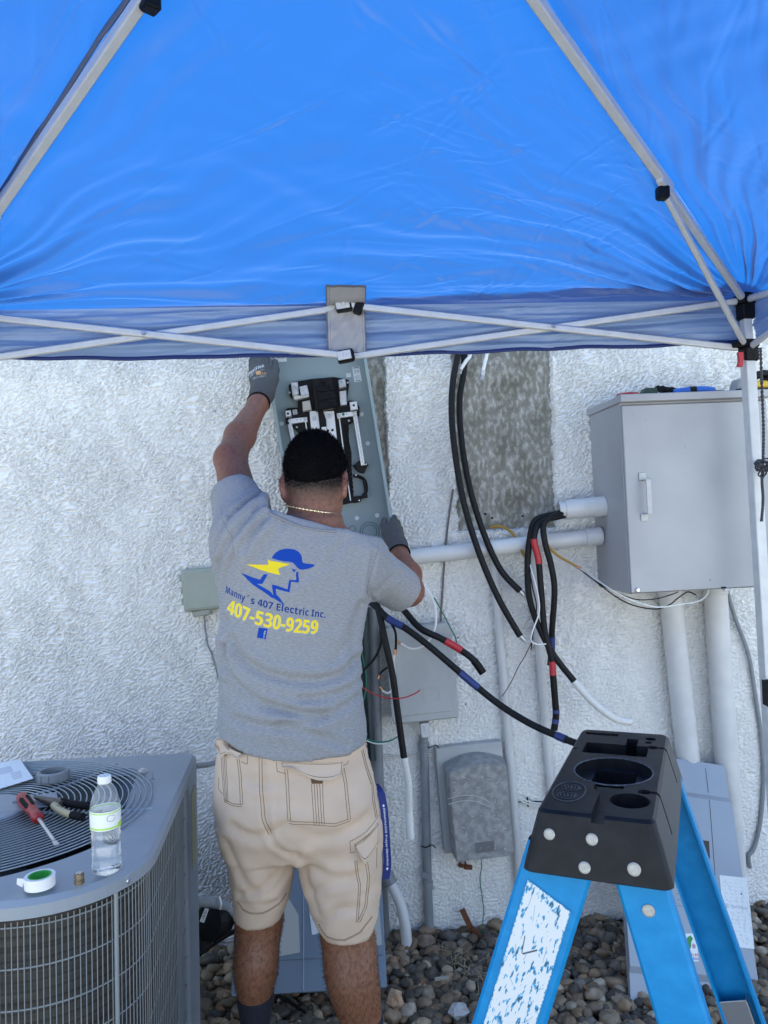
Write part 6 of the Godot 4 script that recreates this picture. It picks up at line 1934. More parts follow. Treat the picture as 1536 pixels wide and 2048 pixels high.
func make_cables() -> void:
	var W := M.white_tape as Material; var R := M.red as Material; var B := M.blue_tape as Material
	var r := 0.0112
	var c1 := cable([915, 640, 0.06, 917, 700, 0.07, 905, 770, 0.085, 905, 860, 0.10, 924, 990, 0.11, 956, 1100, 0.12, 996, 1195, 0.13, 1040, 1272, 0.14], r, "long black cable hanging from above, left of two, bare strands at its tip")
	lug_end(c1, at(1038, 1269, 0.14), at(1055, 1288, 0.142))
	var c2 := cable([925, 640, 0.05, 928, 735, 0.05, 919, 800, 0.06, 923, 880, 0.075, 938, 970, 0.085, 965, 1060, 0.095, 1000, 1138, 0.10, 1040, 1182, 0.11], r, "shorter black cable hanging from above over the bare patch, tip beside the taped bundle")
	lug_end(c2, at(1037, 1179, 0.11), at(1054, 1197, 0.112))
	for q in [[[941, 640, 0.06, 941, 705, 0.06, 932, 722, 0.065, 921, 739, 0.07], 921, 736, "white service wire dropping behind the tent hem to the left black cable"], [[980, 640, 0.05, 974, 705, 0.05, 970, 725, 0.055, 966, 742, 0.055], 965, 748, "short white wire stub with a bare metal tip over the bare patch"]]:
		var w := cable(q[0], 0.0066, q[3], [], M.white, "wire", "wire")
		lug_end(w, at(q[1] + 2, q[2] - 6, 0.06), at(q[1] - 2, q[2] + 12, 0.062))
	cable([1200, 1014, 0.12, 1150, 1020, 0.115, 1112, 1028, 0.115, 1072, 1040, 0.115, 1060, 1075, 0.12, 1055, 1140, 0.12, 1062, 1210, 0.125, 1098, 1295, 0.135, 1148, 1362, 0.15, 1190, 1408, 0.17, 1232, 1438, 0.18, 1262, 1444, 0.18], r, "black cable from the conduit stub ending in a long white-taped tip", [[8, 11, 0.0014, W, "white_tape"]])
	cable([1200, 1018, 0.105, 1150, 1026, 0.10, 1115, 1034, 0.12, 1080, 1046, 0.135, 1068, 1078, 0.14, 1077, 1120, 0.14, 1083, 1190, 0.14, 1090, 1265, 0.14, 1103, 1318, 0.14, 1106, 1350, 0.14, 1110, 1400, 0.14, 1112, 1430, 0.14, 1108, 1460, 0.14], r * 0.95, "black cable with two red tape bands from the conduit stub, tip wrapped black", [[4, 5.2, 0.0014, R, "red_tape"], [8.2, 9.0, 0.0014, R, "red_tape"], [9, 12, 0.0012, M.black, "black_tape"], [10.7, 10.95, 0.0018, B, "blue_tape"], [11.3, 11.5, 0.0018, B, "blue_tape"]])
	cable([1200, 1010, 0.10, 1150, 1018, 0.105, 1112, 1030, 0.13, 1088, 1048, 0.15, 1090, 1085, 0.155, 1102, 1130, 0.155, 1109, 1180, 0.15, 1104, 1260, 0.125, 1103, 1300, 0.11, 1100, 1330, 0.10], r * 0.95, "rightmost black cable bending down out of the conduit stub, blue band low down", [[7.3, 8.2, 0.0014, B, "blue_tape"]])
	cable([700, 1190, 0.10, 742, 1205, 0.14, 775, 1236, 0.18, 810, 1256, 0.2, 858, 1292, 0.22, 940, 1362, 0.25, 1000, 1410, 0.28, 1060, 1447, 0.34, 1120, 1474, 0.42, 1165, 1492, 0.5, 1205, 1512, 0.55], r, "longest black cable running from the man's arm to behind the ladder cap, blue bands", [[2, 2.9, 0.0014, B, "blue_tape"], [4.8, 5.3, 0.0014, B, "blue_tape"], [7.9, 8.25, 0.0014, B, "blue_tape"]])
	cable([760, 1170, 0.06, 802, 1214, 0.12, 840, 1256, 0.17, 880, 1276, 0.18, 918, 1298, 0.18, 945, 1318, 0.185, 966, 1346, 0.19], r, "short black cable with a red band under the man's sleeve, heat-shrunk end", [[3.3, 4.2, 0.0014, R, "red_tape"], [5.2, 6, 0.0022, M.black, "end_boot"]])
	cable([746, 1190, 0.12, 757, 1220, 0.16, 770, 1280, 0.19, 785, 1350, 0.20, 796, 1430, 0.205, 808, 1515, 0.21, 817, 1570, 0.21, 818, 1625, 0.21, 821, 1676, 0.21], r, "black cable hanging straight down from the man's arm with long white-taped end", [[5, 8, 0.0012, W, "white_tape"], [7, 8, 0.0022, M.white, "white_tape_end"]])
	cable([752, 1200, 0.10, 758, 1240, 0.12, 762, 1285, 0.12, 748, 1318, 0.11, 722, 1345, 0.10, 708, 1360, 0.09], 0.0042, "thin black wire curling back behind the man's waist", [], M.black, "wire", "wire")
	cable([778, 1240, 0.13, 790, 1262, 0.14, 792, 1285, 0.14, 790, 1310, 0.14], 0.0042, "upper thin black wire loop in front of the plain junction box", [[2.5, 3, 0.001, M.copper, "bare_copper"]], M.black, "wire", "wire")
	cable([845, 1168, 0.12, 862, 1190, 0.13, 872, 1225, 0.14, 868, 1262, 0.15, 850, 1290, 0.155, 825, 1298, 0.155, 803, 1288, 0.15, 795, 1283, 0.15], 0.0040, "white wire looping from the man's elbow across the junction box", [[6.2, 7, 0.0006, M.copper, "bare_copper"]], M.white, "wire", "wire")
	cable([868, 1195, 0.10, 885, 1225, 0.11, 902, 1258, 0.11, 911, 1275, 0.11, 913, 1290, 0.11], 0.0024, "thin green wire beside the white loop at the junction box", [], M.green, "wire", "wire")
	cable([789, 1306, 0.13, 788, 1325, 0.13, 790, 1355, 0.13, 786, 1375, 0.13, 777, 1386, 0.13, 766, 1382, 0.13, 759, 1374, 0.13], 0.0042, "kinked white wire with a copper tip left of the junction box", [[5.3, 6, 0.0006, M.copper, "bare_copper"]], M.white_tape, "wire", "wire")
	cable([714, 1364, 0.12, 740, 1384, 0.17, 775, 1396, 0.21, 805, 1396, 0.225, 828, 1388, 0.225, 840, 1380, 0.225], 0.0022, "thin red wire sticking out from behind the man across the black cable", [], M.red, "wire", "wire")
	cable([726, 1474, 0.12, 750, 1483, 0.15, 775, 1483, 0.17, 795, 1474, 0.17, 803, 1468, 0.17], 0.0026, "green wire end sticking out from behind the man's waist", [], M.green, "wire", "wire")
	cable([726, 1478, 0.12, 750, 1487, 0.155, 776, 1486, 0.175, 796, 1476, 0.175, 803, 1471, 0.175], 0.0020, "pale wire running along under the green wire end", [], M.white, "wire", "wire")
	cable([705, 1255, 0.10, 718, 1285, 0.10, 729, 1330, 0.10, 733, 1370, 0.10, 727, 1400, 0.10, 716, 1408, 0.09], 0.0030, "green wire curving inside the dark trough behind the man", [], M.green, "wire", "wire")
	cable([775, 1335, 0.12, 762, 1345, 0.12, 757, 1358, 0.12], 0.0036, "short bent black wire with a copper end above the kinked white wire", [[1.4, 2, 0.0006, M.copper, "bare_copper"]], M.black, "wire", "wire")
	# yellow branch wires out of the wall and the stub
	cable([980, 1055, 0.012, 998, 1052, 0.03, 1020, 1062, 0.05, 1035, 1082, 0.07, 1045, 1105, 0.09, 1056, 1120, 0.10], 0.0052, "frayed yellow cable from a wall hole left of the black bundle", [[4.7, 5, 0.001, M.copper, "torn_end"]], M.yellow_wire, "wire", "wire")
	cable([1057, 1118, 0.10, 1066, 1150, 0.16, 1076, 1190, 0.165, 1078, 1225, 0.165, 1066, 1260, 0.165, 1062, 1280, 0.165, 1072, 1288, 0.165, 1092, 1288, 0.16], 0.0026, "thin white wire hanging from the frayed yellow cable", [], M.white, "wire", "wire")
	cable([1056, 1120, 0.10, 1064, 1170, 0.163, 1073, 1215, 0.163, 1065, 1275, 0.163, 1062, 1300, 0.163], 0.0022, "thin black wire hanging from the frayed yellow cable", [], M.black, "wire", "wire")
	cable([1064, 1283, 0.163, 1050, 1312, 0.15, 1036, 1335, 0.14, 1022, 1365, 0.13, 1004, 1393, 0.12], 0.0016, "very thin dark red wire trailing down left from the bundle", [], mat(lin(0.09, 0.02, 0.03), 0.5), "wire", "wire")
	cable([1110, 1030, 0.12, 1085, 1060, 0.15, 1092, 1085, 0.155, 1112, 1108, 0.15, 1136, 1123, 0.15, 1162, 1138, 0.15], 0.0044, "twisted yellow cable from the stub running right below the cabinet side", [[4.6, 5, 0.001, M.copper, "torn_end"]], M.yellow_wire, "wire", "wire")
	cable([1160, 1137, 0.15, 1185, 1153, 0.25, 1220, 1178, 0.35, 1262, 1200, 0.36, 1300, 1212, 0.36, 1325, 1214, 0.35, 1360, 1209, 0.33, 1395, 1203, 0.30, 1412, 1192, 0.28, 1417, 1180, 0.27], 0.0026, "long white wire sagging under the cabinet's bottom edge", [], M.white_tape, "wire", "wire")
	cable([1160, 1138, 0.15, 1190, 1162, 0.25, 1230, 1192, 0.33, 1265, 1210, 0.35, 1310, 1218, 0.345, 1338, 1210, 0.33, 1355, 1197, 0.29, 1375, 1184, 0.25, 1392, 1190, 0.24], 0.0022, "black wire sagging with the white one under the cabinet", [], M.black, "wire", "wire")
	cable([1160, 1139, 0.15, 1195, 1165, 0.25, 1240, 1188, 0.33, 1275, 1199, 0.33, 1310, 1198, 0.31, 1340, 1190, 0.28, 1356, 1184, 0.26], 0.0018, "thin dark wire highest of the strands under the cabinet", [], M.black_soft, "wire", "wire")
	# white pair along the wall
	cable([766, 1512, 0.01, 800, 1510, 0.012, 850, 1502, 0.014, 868, 1500, 0.012], 0.0024, "upper thin white wire along the wall left of the scuffed box", [], M.white_tape, "wire", "wire")
	cable([766, 1514, 0.012, 800, 1515, 0.014, 850, 1508, 0.014, 868, 1507, 0.012], 0.0024, "lower thin white wire along the wall left of the scuffed box", [], M.white_tape, "wire", "wire")
	for e in 2:
		cable([1026, 1578 + e * 5, 0.016, 1036, 1590 + e * 5, 0.024, 1048, 1600 + e * 5, 0.028, 1070, 1606 + e * 5, 0.028, 1100, 1608 + e * 5, 0.022], 0.0034, "%s white wire crossing the wall right of the scuffed box" % ["upper", "lower"][e], [], M.white_tape, "wire", "wire")
	cable([1054, 1594, 0.024, 1056, 1605, 0.028, 1056, 1613, 0.022], 0.003, "black clip holding the white wire pair right of the scuffed box", [], M.black, "clip", "clip")
	cable([1030, 1604, 0.006, 1060, 1603, 0.006, 1100, 1604, 0.006], 0.0022, "black wire flat on the wall behind the white pair", [], M.black, "wire", "wire")
	cable([961, 1706, 0.05, 963, 1735, 0.03, 960, 1760, 0.02, 966, 1805, 0.02, 967, 1830, 0.03, 961, 1870, 0.05], 0.0018, "thin green wire dropping from the scuffed box into the pebbles", [], M.green, "wire", "wire")
	cable([390, 1532, 0.50, 410, 1530, 0.35, 430, 1526, 0.2, 460, 1520, 0.06], 0.0085, "dark grey cable from the condenser corner to the wall", [], M.pvc_dark, "cable", "cable")

# ---------- the man ----------
func rows(a: Array) -> Array:          # [py, pxl, pxr, zc, half depth] in the picture -> [y, xl, xr, zc, hd] in the place
	var r := []
	for q in a:
		var l := at(q[1], q[0], q[3]); var m := at(q[2], q[0], q[3])
		r.append([(l.y + m.y) / 2, l.x, m.x, q[3], q[4]])
	return r
func seg_dist(p: Vector2, pl: PackedVector2Array) -> Vector2:      # distance to a polyline and its signed side
	var best := 1e9; var side := 1.0
	for k in pl.size() - 1:
		var a := pl[k]; var ab := pl[k + 1] - a
		var t := clampf((p - a).dot(ab) / ab.length_squared(), 0.0, 1.0)
		var d := p.distance_squared_to(a + ab * t)
		if d < best:
			best = d; side = signf(ab.cross(p - a))
	return Vector2(sqrt(best), side)
func fold(flat: Array, z := 0.91) -> PackedVector2Array:
	var p := []
	for k in range(0, flat.size(), 2): p.append(at(flat[k], flat[k + 1], z))
	var s := spline(p, 3)
	var r := PackedVector2Array()
	for q in s: r.append(Vector2(q.x, q.y))
	return r
func push_folds(pts: PackedVector3Array, tris: PackedInt32Array, folds: Array, rough: float, sx: float, sy: float) -> void:
	var nn := PackedVector3Array(); nn.resize(pts.size())
	for k in range(0, tris.size(), 3):
		var f := (pts[tris[k + 1]] - pts[tris[k]]).cross(pts[tris[k + 2]] - pts[tris[k]])
		nn[tris[k]] += f; nn[tris[k + 1]] += f; nn[tris[k + 2]] += f
	var n1 := FastNoiseLite.new(); n1.noise_type = FastNoiseLite.TYPE_SIMPLEX_SMOOTH; n1.frequency = 1.0; n1.seed = 77; n1.fractal_octaves = 2
	var boxes := []
	for f in folds:
		var lo := Vector2(1e9, 1e9); var hi := -lo
		for p in f[0]:
			lo = lo.min(p); hi = hi.max(p)
		boxes.append(Rect2(lo, hi - lo).grow(f[1] * 5.0))
	for k in pts.size():
		var n := nn[k].normalized()
		var p := pts[k]
		var d := rough * n1.get_noise_3d(p.x * sx, p.y * sy, p.z * sx)
		var wx := 0.03 * n1.get_noise_3d(p.x * 7.0 + 40.0, p.y * 7.0, p.z * 7.0)
		d += rough * 0.75 * (pow(1.0 - absf(n1.get_noise_3d((p.x + wx) * sx * 1.1 + 9.0, (p.y + wx) * sy * 1.6, p.z * sx)), 8.0) - 0.2) * smoothstep(-0.15, 0.4, n1.get_noise_3d(p.x * 5.0, p.y * 5.0 + 70.0, p.z * 5.0))
		if n.z > -0.1:
			var q := Vector2(p.x, p.y)
			var w := smoothstep(-0.1, 0.35, n.z)
			for i in folds.size():
				if not boxes[i].has_point(q): continue
				var f: Array = folds[i]
				var s := seg_dist(q, f[0])
				var e: float = s.x / f[1]
				d += w * f[2] * (-exp(-e * e * 2.0) + 0.75 * exp(-pow(e - 1.7, 2.0) * (1.2 if s.y * f[3] > 0 else 0.5)))
		pts[k] = p + n * d

func make_person() -> void:
	var man := thing("person", Vector3(-0.08, 0.0, 0.80), "man in grey printed T-shirt and khaki cargo shorts, back turned, holding up the breaker panel", "person")
	# ----- skin: one continuous body under the clothes -----
	var body := Field.new(Vector3(-0.42, 0.04, -0.02), Vector3(0.30, 2.02, 1.02), 0.009)
	var sk := 0.03
	body.loft(rows([[1040, 570, 680, 0.765, 0.070], [1120, 482, 712, 0.765, 0.088], [1220, 465, 712, 0.78, 0.090], [1330, 465, 698, 0.79, 0.085], [1450, 460, 708, 0.795, 0.09], [1560, 445, 730, 0.80, 0.118], [1650, 455, 740, 0.80, 0.11]]), sk)
	body.bone(at(622, 1075, 0.775), at(630, 985, 0.745), 0.066, 0.062, 0.04)
	body.bone(at(505, 1075, 0.775), at(492, 1062, 0.77), 0.062, 0.060, sk)
	body.bone(at(492, 1062, 0.77), at(461, 918, 0.56), 0.058, 0.044, sk)
	body.bone(at(461, 918, 0.56), at(480, 872, 0.465), 0.044, 0.0425, 0.02)
	body.bone(at(480, 872, 0.465), at(515, 810, 0.325), 0.0425, 0.0295, 0.02, Vector3.RIGHT, 0.95)
	body.bone(at(515, 810, 0.325), at(525, 770, 0.22), 0.0295, 0.027, 0.02)
	body.bone(at(690, 1110, 0.77), at(718, 1120, 0.76), 0.062, 0.06, sk)
	body.bone(at(718, 1120, 0.76), at(817, 1182, 0.52), 0.056, 0.043, sk)
	body.bone(at(817, 1182, 0.52), at(815, 1150, 0.43), 0.043, 0.041, 0.02)
	body.bone(at(815, 1150, 0.43), at(797, 1106, 0.27), 0.041, 0.029, 0.02)
	body.bone(at(797, 1106, 0.27), at(788, 1075, 0.2), 0.029, 0.027, 0.02)
	# legs
	body.bone(at(520, 1640, 0.80), at(519, 1840, 0.80), 0.085, 0.058, sk)
	body.bone(at(675, 1650, 0.81), at(694, 1860, 0.855), 0.085, 0.058, sk)
	var calf_l := rows([[1830, 474, 560, 0.80, 0.055], [1870, 471, 560, 0.805, 0.060], [1910, 466, 559, 0.815, 0.064], [1950, 467, 555, 0.815, 0.062], [1985, 475, 546, 0.81, 0.054], [2040, 484, 538, 0.80, 0.044], [2110, 490, 530, 0.795, 0.037], [2190, 490, 530, 0.79, 0.040]])
	var calf_r := rows([[1860, 640, 748, 0.855, 0.056], [1900, 644, 754, 0.865, 0.063], [1945, 648, 757, 0.875, 0.066], [1985, 658, 761, 0.875, 0.063], [2030, 676, 763, 0.87, 0.055], [2080, 692, 762, 0.865, 0.046], [2150, 704, 758, 0.86, 0.039], [2250, 706, 758, 0.855, 0.041]])
	body.loft(calf_l, 0.02, 2.1); body.loft(calf_r, 0.02, 2.1)
	var heel_l := Vector3(calf_l[-1][1] + 0.025, 0.055, 0.80); var heel_r := Vector3(calf_r[-1][1] + 0.03, 0.055, 0.87)
	for hh in [heel_l, heel_r]:
		body.bone(Vector3(hh.x, 0.16, hh.z - 0.005), hh + Vector3(0, 0, -0.01), 0.034, 0.036, 0.02)
		body.bone(hh + Vector3(0, 0, -0.02), hh + Vector3(0.0, -0.01, -0.17), 0.036, 0.028, 0.02)
	var net := body.net()
	var H := at(631, 953, 0.735)
	var tilt := Basis(Vector3.UP, -0.16) * Basis(Vector3.RIGHT, -0.42)      # bent forward, turned a little to the right
	var fuzz := FastNoiseLite.new(); fuzz.frequency = 60.0; fuzz.seed = 2
	var below := func(p: Vector3) -> float: return H.y - 0.024 + 0.32 * maxf(0.0, H.z + 0.075 - p.z) - p.y      # how far under the hairline
	var skin_c := func(p: Vector3) -> Color:
		var c := Color(0.265, 0.105, 0.060)
		if p.y < 0.9: c = Color(0.27, 0.118, 0.066)
		if p.distance_to(H) < 0.16:
			c = Color(0.25, 0.110, 0.066)
			var q: Vector3 = tilt.inverse() * (p - H)
			var dn: float = below.call(p) + 0.006 * fuzz.get_noise_3dv(p)
			if q.z > -0.05 and absf(q.x) < 0.0750: c = c.lerp(Color(0.014, 0.011, 0.010), pow(clampf(1.0 - dn / 0.060, 0.0, 1.0), 1.1) * 0.97)
			if absf(q.x) > 0.0750: c = Color(0.30, 0.125, 0.085)
			if q.z < -0.088 and q.y < -0.062 and q.y > -0.082 and absf(q.x) < 0.024: c = Color(0.22, 0.07, 0.06)
		return c
	var cols := PackedColorArray()
	for p: Vector3 in net[0]: cols.append(skin_c.call(p))
	var mb := MB.new()
	mb.smooth(net[0], net[1], PackedVector2Array(), cols)
	# head, on a finer grid, in the same mesh
	var head := Field.new(H + Vector3(-0.115, -0.17, -0.165), H + Vector3(0.115, 0.125, 0.135), 0.004)
	head.egg(H + tilt * Vector3(0, 0.012, 0.002), Vector3(0.0735, 0.100, 0.096), tilt, 0.02)
	head.egg(H + tilt * Vector3(0, -0.070, -0.046), Vector3(0.060, 0.052, 0.058), tilt, 0.04)
	head.egg(H + tilt * Vector3(0, -0.092, -0.078), Vector3(0.030, 0.026, 0.026), tilt, 0.02)
	head.egg(H + tilt * Vector3(0, -0.030, -0.098), Vector3(0.013, 0.026, 0.018), tilt, 0.012)
	head.egg(H + tilt * Vector3(0, -0.045, -0.110), Vector3(0.016, 0.011, 0.012), tilt, 0.01)
	head.egg(H + tilt * Vector3(0, -0.068, -0.098), Vector3(0.024, 0.006, 0.010), tilt, 0.006)
	head.egg(H + tilt * Vector3(0, -0.076, -0.096), Vector3(0.020, 0.007, 0.010), tilt, 0.006)
	for s in [-1, 1]:
		head.egg(H + tilt * Vector3(0.031 * s, -0.004, -0.086), Vector3(0.024, 0.008, 0.012), tilt, 0.012)
		head.egg(H + tilt * Vector3(0.031 * s, -0.020, -0.083), Vector3(0.013, 0.010, 0.010), tilt, 0.004)
		var eb := tilt * Basis(Vector3.UP, 0.42 * s) * Basis(Vector3.BACK, 0.10 * s)
		var ec := H + tilt * Vector3(0.0762 * s, -0.030, 0.010)
		head.egg(ec, Vector3(0.0080, 0.033, 0.019), eb, 0.006)
		head.egg(ec + eb * Vector3(0.004 * s, 0.008, 0.012), Vector3(0.0050, 0.026, 0.006), eb, 0.004)
		head.egg(ec + eb * Vector3(0.0, -0.026, -0.004), Vector3(0.0060, 0.010, 0.009), eb, 0.006)
	head.bone(at(622, 1075, 0.775), at(630, 978, 0.75), 0.066, 0.061, 0.035)
	var hn := head.net()
	var hcol := PackedColorArray()
	for p: Vector3 in hn[0]: hcol.append(skin_c.call(p))
	mb.smooth(hn[0], hn[1], PackedVector2Array(), hcol)
	var skin := mat(Color.WHITE, 0.52)
	skin.vertex_color_use_as_albedo = true
	skin.albedo_texture = noise_tex(0.03, [0.0, 0.3, 0.5, 0.7, 1.0], [Color(0.70, 0.66, 0.64), Color(0.88, 0.86, 0.85), Color(0.97, 0.96, 0.96), Color(1, 1, 1), Color(1, 1, 1)], 95, 6, 512)
	skin.uv1_triplanar = true; skin.uv1_world_triplanar = true; skin.uv1_scale = Vector3.ONE * 4.0
	skin.heightmap_enabled = true; skin.heightmap_scale = 0.06; skin.heightmap_texture = noise_tex(0.12, [0.0, 1.0], [Color.BLACK, Color.WHITE], 96, 3, 512)
	skin.subsurf_scatter_enabled = true; skin.subsurf_scatter_strength = 0.06
	part(mb, "body", skin, man)
	# hair on the calves
	var lh := MultiMesh.new(); var lhm := MB.new(); lhm.tube([Vector3.ZERO, Vector3(0.0008, 0.004, 0.0), Vector3(0.003, 0.0075, 0.0)], [0.00028, 0.00025, 0.0001], 3, false)
	lh.transform_format = MultiMesh.TRANSFORM_3D; lh.mesh = lhm.mesh()
	var lp := []
	var bp: PackedVector3Array = net[0]; var bn2 := mb.n
	for k in bp.size():
		var p := bp[k]
		if p.y < 0.32 or p.y > 0.52: continue
		for e in 1:
			var nn: Vector3 = bn2[k]
			var up := (nn + Vector3(rng.randf_range(-0.5, 0.5), -0.9, rng.randf_range(-0.5, 0.5))).normalized()
			lp.append(Transform3D(lhm.frame(up), p + Vector3(rng.randf_range(-0.005, 0.005), rng.randf_range(-0.006, 0.006), rng.randf_range(-0.003, 0.003)).slide(nn) - org[man]))
	lh.instance_count = lp.size()
	for k in lp.size(): lh.set_instance_transform(k, lp[k])
	var lhi := MultiMeshInstance3D.new(); lhi.name = "leg_hair"; lhi.multimesh = lh; lhi.material_override = mat(lin(0.012, 0.009, 0.008), 0.7)
	man.add_child(lhi); lhi.set_meta("kind", "stuff")
	# eyes
	for s in [-1, 1]:
		var ey := MB.new(); ey.lathe([Vector2(0, -0.011), Vector2(0.008, -0.008), Vector2(0.011, 0), Vector2(0.008, 0.008), Vector2(0, 0.011)], 12, Transform3D(Basis(), H + tilt * Vector3(0.031 * s, -0.018, -0.083)), true)
		part(ey, "eye", mat(lin(0.5, 0.48, 0.45), 0.2), man)
	# hair
	var hf := Field.new(H + Vector3(-0.11, -0.07, -0.13), H + Vector3(0.11, 0.13, 0.13), 0.0036)
	hf.egg(H + tilt * Vector3(0, 0.014, 0.004), Vector3(0.0745, 0.1015, 0.0975), tilt, 0.0, 0.0045)
	hf.cut_all(func(p: Vector3) -> float: return (H.y - 0.024 + 0.36 * maxf(-0.02, H.z + 0.075 - p.z) - p.y) * 0.8 + 0.006 * fuzz.get_noise_3dv(p))
	var hnet := hf.net()
	var hp: PackedVector3Array = hnet[0]
	var curl := FastNoiseLite.new(); curl.frequency = 150.0; curl.seed = 9; curl.fractal_octaves = 2
	for k in hp.size():
		var d := (hp[k] - H).normalized()
		var edge := smoothstep(-0.03, 0.02, hp[k].y - H.y)
		var thin := smoothstep(0.0, 0.030, hp[k].y - (H.y - 0.024 + 0.36 * maxf(-0.02, H.z + 0.075 - hp[k].z)))
		hp[k] -= d * 0.0042 * (1.0 - thin)
		hp[k] += d * (0.0035 * curl.get_noise_3dv(hp[k]) * (0.4 + edge) + 0.002 * edge)
	var hmb := MB.new(); hmb.smooth(hp, hnet[1])
	var hairm := worn(lin(0.004, 0.004, 0.005), lin(0.014, 0.013, 0.014), 14.0, 0.62, 0.0, 0.06, 97, 0.35)
	hairm.metallic_specular = 0.12
	part(hmb, "hair", hairm, man)
	var strands := MultiMesh.new()
	var sm1 := MB.new(); sm1.tube([Vector3.ZERO, Vector3(0.0006, 0.004, 0), Vector3(0.002, 0.0075, 0.0)], [0.00045, 0.0004, 0.0002], 3, false)
	strands.transform_format = MultiMesh.TRANSFORM_3D; strands.mesh = sm1.mesh()
	var places := []
	for k in 9000:
		var p := hp[rng.randi() % hp.size()]
		if p.y < H.y - 0.055: continue
		var d := tilt * ((tilt.inverse() * (p - H)) / Vector3(0.006, 0.0103, 0.0095)).normalized()
		d = (d + Vector3(rng.randf_range(-0.6, 0.6), rng.randf_range(-0.7, 0.3), rng.randf_range(-0.6, 0.6))).normalized()
		places.append(Transform3D(sm1.frame(d).rotated(d, rng.randf() * TAU), p + Vector3(rng.randf_range(-0.002, 0.002), rng.randf_range(-0.002, 0.002), rng.randf_range(-0.002, 0.002)) - d * 0.001 - org[man]))
	for p: Vector3 in hn[0]:
		var dn: float = below.call(p)
		if dn < -0.006 or dn > 0.045 or p.z < H.z - 0.03: continue
		for e in 2:
			if rng.randf() < pow(1.0 - maxf(dn, 0.0) / 0.045, 1.6) * 0.8:
				var d := ((p - H).normalized() + Vector3(rng.randf_range(-0.4, 0.4), -0.7, rng.randf_range(-0.4, 0.4))).normalized()
				var sc := lerpf(0.75, 0.25, clampf(dn / 0.03, 0.0, 1.0))
				places.append(Transform3D(sm1.frame(d).scaled(Vector3.ONE * sc), p + Vector3(rng.randf_range(-0.002, 0.002), rng.randf_range(-0.002, 0.002), 0.0) - org[man]))
	strands.instance_count = places.size()
	for k in places.size(): strands.set_instance_transform(k, places[k])
	var smi := MultiMeshInstance3D.new(); smi.name = "hair_strands"; smi.multimesh = strands; smi.material_override = hairm
	man.add_child(smi); smi.set_meta("kind", "stuff")
	# beard along the right jaw
	var bf := Field.new(H + Vector3(-0.11, -0.17, -0.17), H + Vector3(0.11, 0.02, 0.08), 0.004)
	bf.egg(H + tilt * Vector3(0, -0.074, -0.048), Vector3(0.0625, 0.054, 0.060), tilt, 0.0)
	bf.egg(H + tilt * Vector3(0, -0.096, -0.080), Vector3(0.033, 0.029, 0.028), tilt, 0.02)
	bf.cut_all(func(p: Vector3) -> float:
		var q := tilt.inverse() * (p - H)
		return maxf(q.z + 0.018 + 0.3 * (q.y + 0.06), maxf(q.y + 0.052 - 0.35 * absf(q.x), -(q.z + 0.112) if absf(q.x) < 0.022 and q.y > -0.088 else -1.0)) + 0.002 * fuzz.get_noise_3dv(p))
	var bn := bf.net()
	var bmb := MB.new(); bmb.smooth(bn[0], bn[1])
	part(bmb, "beard", hairm, man)
	# ----- T-shirt -----
	var sf := Field.new(Vector3(-0.40, 0.86, 0.42), Vector3(0.26, 1.70, 1.0), 0.0065)
	sf.loft(rows([[1560, 436, 734, 0.80, 0.128], [1500, 432, 735, 0.80, 0.130], [1440, 435, 731, 0.80, 0.124], [1370, 440, 722, 0.795, 0.120], [1300, 441, 721, 0.79, 0.120], [1230, 441, 731, 0.785, 0.124], [1160, 437, 744, 0.78, 0.126], [1100, 437, 742, 0.775, 0.122], [1060, 452, 724, 0.77, 0.112], [1035, 478, 704, 0.765, 0.098], [1015, 520, 684, 0.76, 0.082], [995, 548, 668, 0.755, 0.070]]), 0.03, 2.5)
	var ls := at(466, 980, 0.685)
	sf.bone(at(545, 1062, 0.79), at(500, 1078, 0.785), 0.078, 0.085, 0.05)
	sf.bone(at(500, 1082, 0.785), ls, 0.082, 0.062, 0.05, Vector3.UP, 1.0, true)
	var rs := at(806, 1183, 0.625)
	sf.bone(at(655, 1085, 0.775), at(708, 1115, 0.775), 0.066, 0.068, 0.05)
	sf.bone(at(712, 1118, 0.775), rs, 0.070, 0.061, 0.04, Vector3.UP, 1.0, true)
	# neckline, sleeve mouths and hem
	var c0 := at(545, 1021, 0.80); var c1 := at(668, 1056, 0.80); var c2 := at(762, 1074, 0.79)
	var hem := fold([425, 1478, 440, 1490, 500, 1512, 571, 1523, 650, 1520, 715, 1510, 740, 1503], 0.92)
	var sl := (c1.y - c0.y) / (c1.x - c0.x)
	var ldir := (ls - at(500, 1082, 0.785)).normalized(); var rdir := (rs - at(712, 1118, 0.775)).normalized()
	sf.cut_all(func(p: Vector3) -> float:
		var d := -1.0
		if p.x > c0.x - 0.015 and p.x < c2.x:
			var line := c0.y + sl * (p.x - c0.x) + 0.10 * (p.z - 0.86)
			if p.x > c1.x: line = lerpf(c1.y + 0.10 * (p.z - 0.86), c2.y, smoothstep(0.0, 1.0, (p.x - c1.x) / (c2.x - c1.x)))
			d = maxf(d, minf(p.y - line, (p.x - (c0.x - 0.012)) * 0.9))
		if p.y < 1.0:
			var hy := 0.92
			for k in hem.size() - 1:
				if p.x >= hem[k].x and p.x < hem[k + 1].x:
					hy = lerpf(hem[k].y, hem[k + 1].y, (p.x - hem[k].x) / maxf(hem[k + 1].x - hem[k].x, 1e-5))
			if p.x < hem[0].x: hy = hem[0].y
			if p.x > hem[-1].x: hy = hem[-1].y
			d = maxf(d, hy - p.y)
		return d)
	var snet := sf.net()
	var sp: PackedVector3Array = snet[0]
	var folds := []
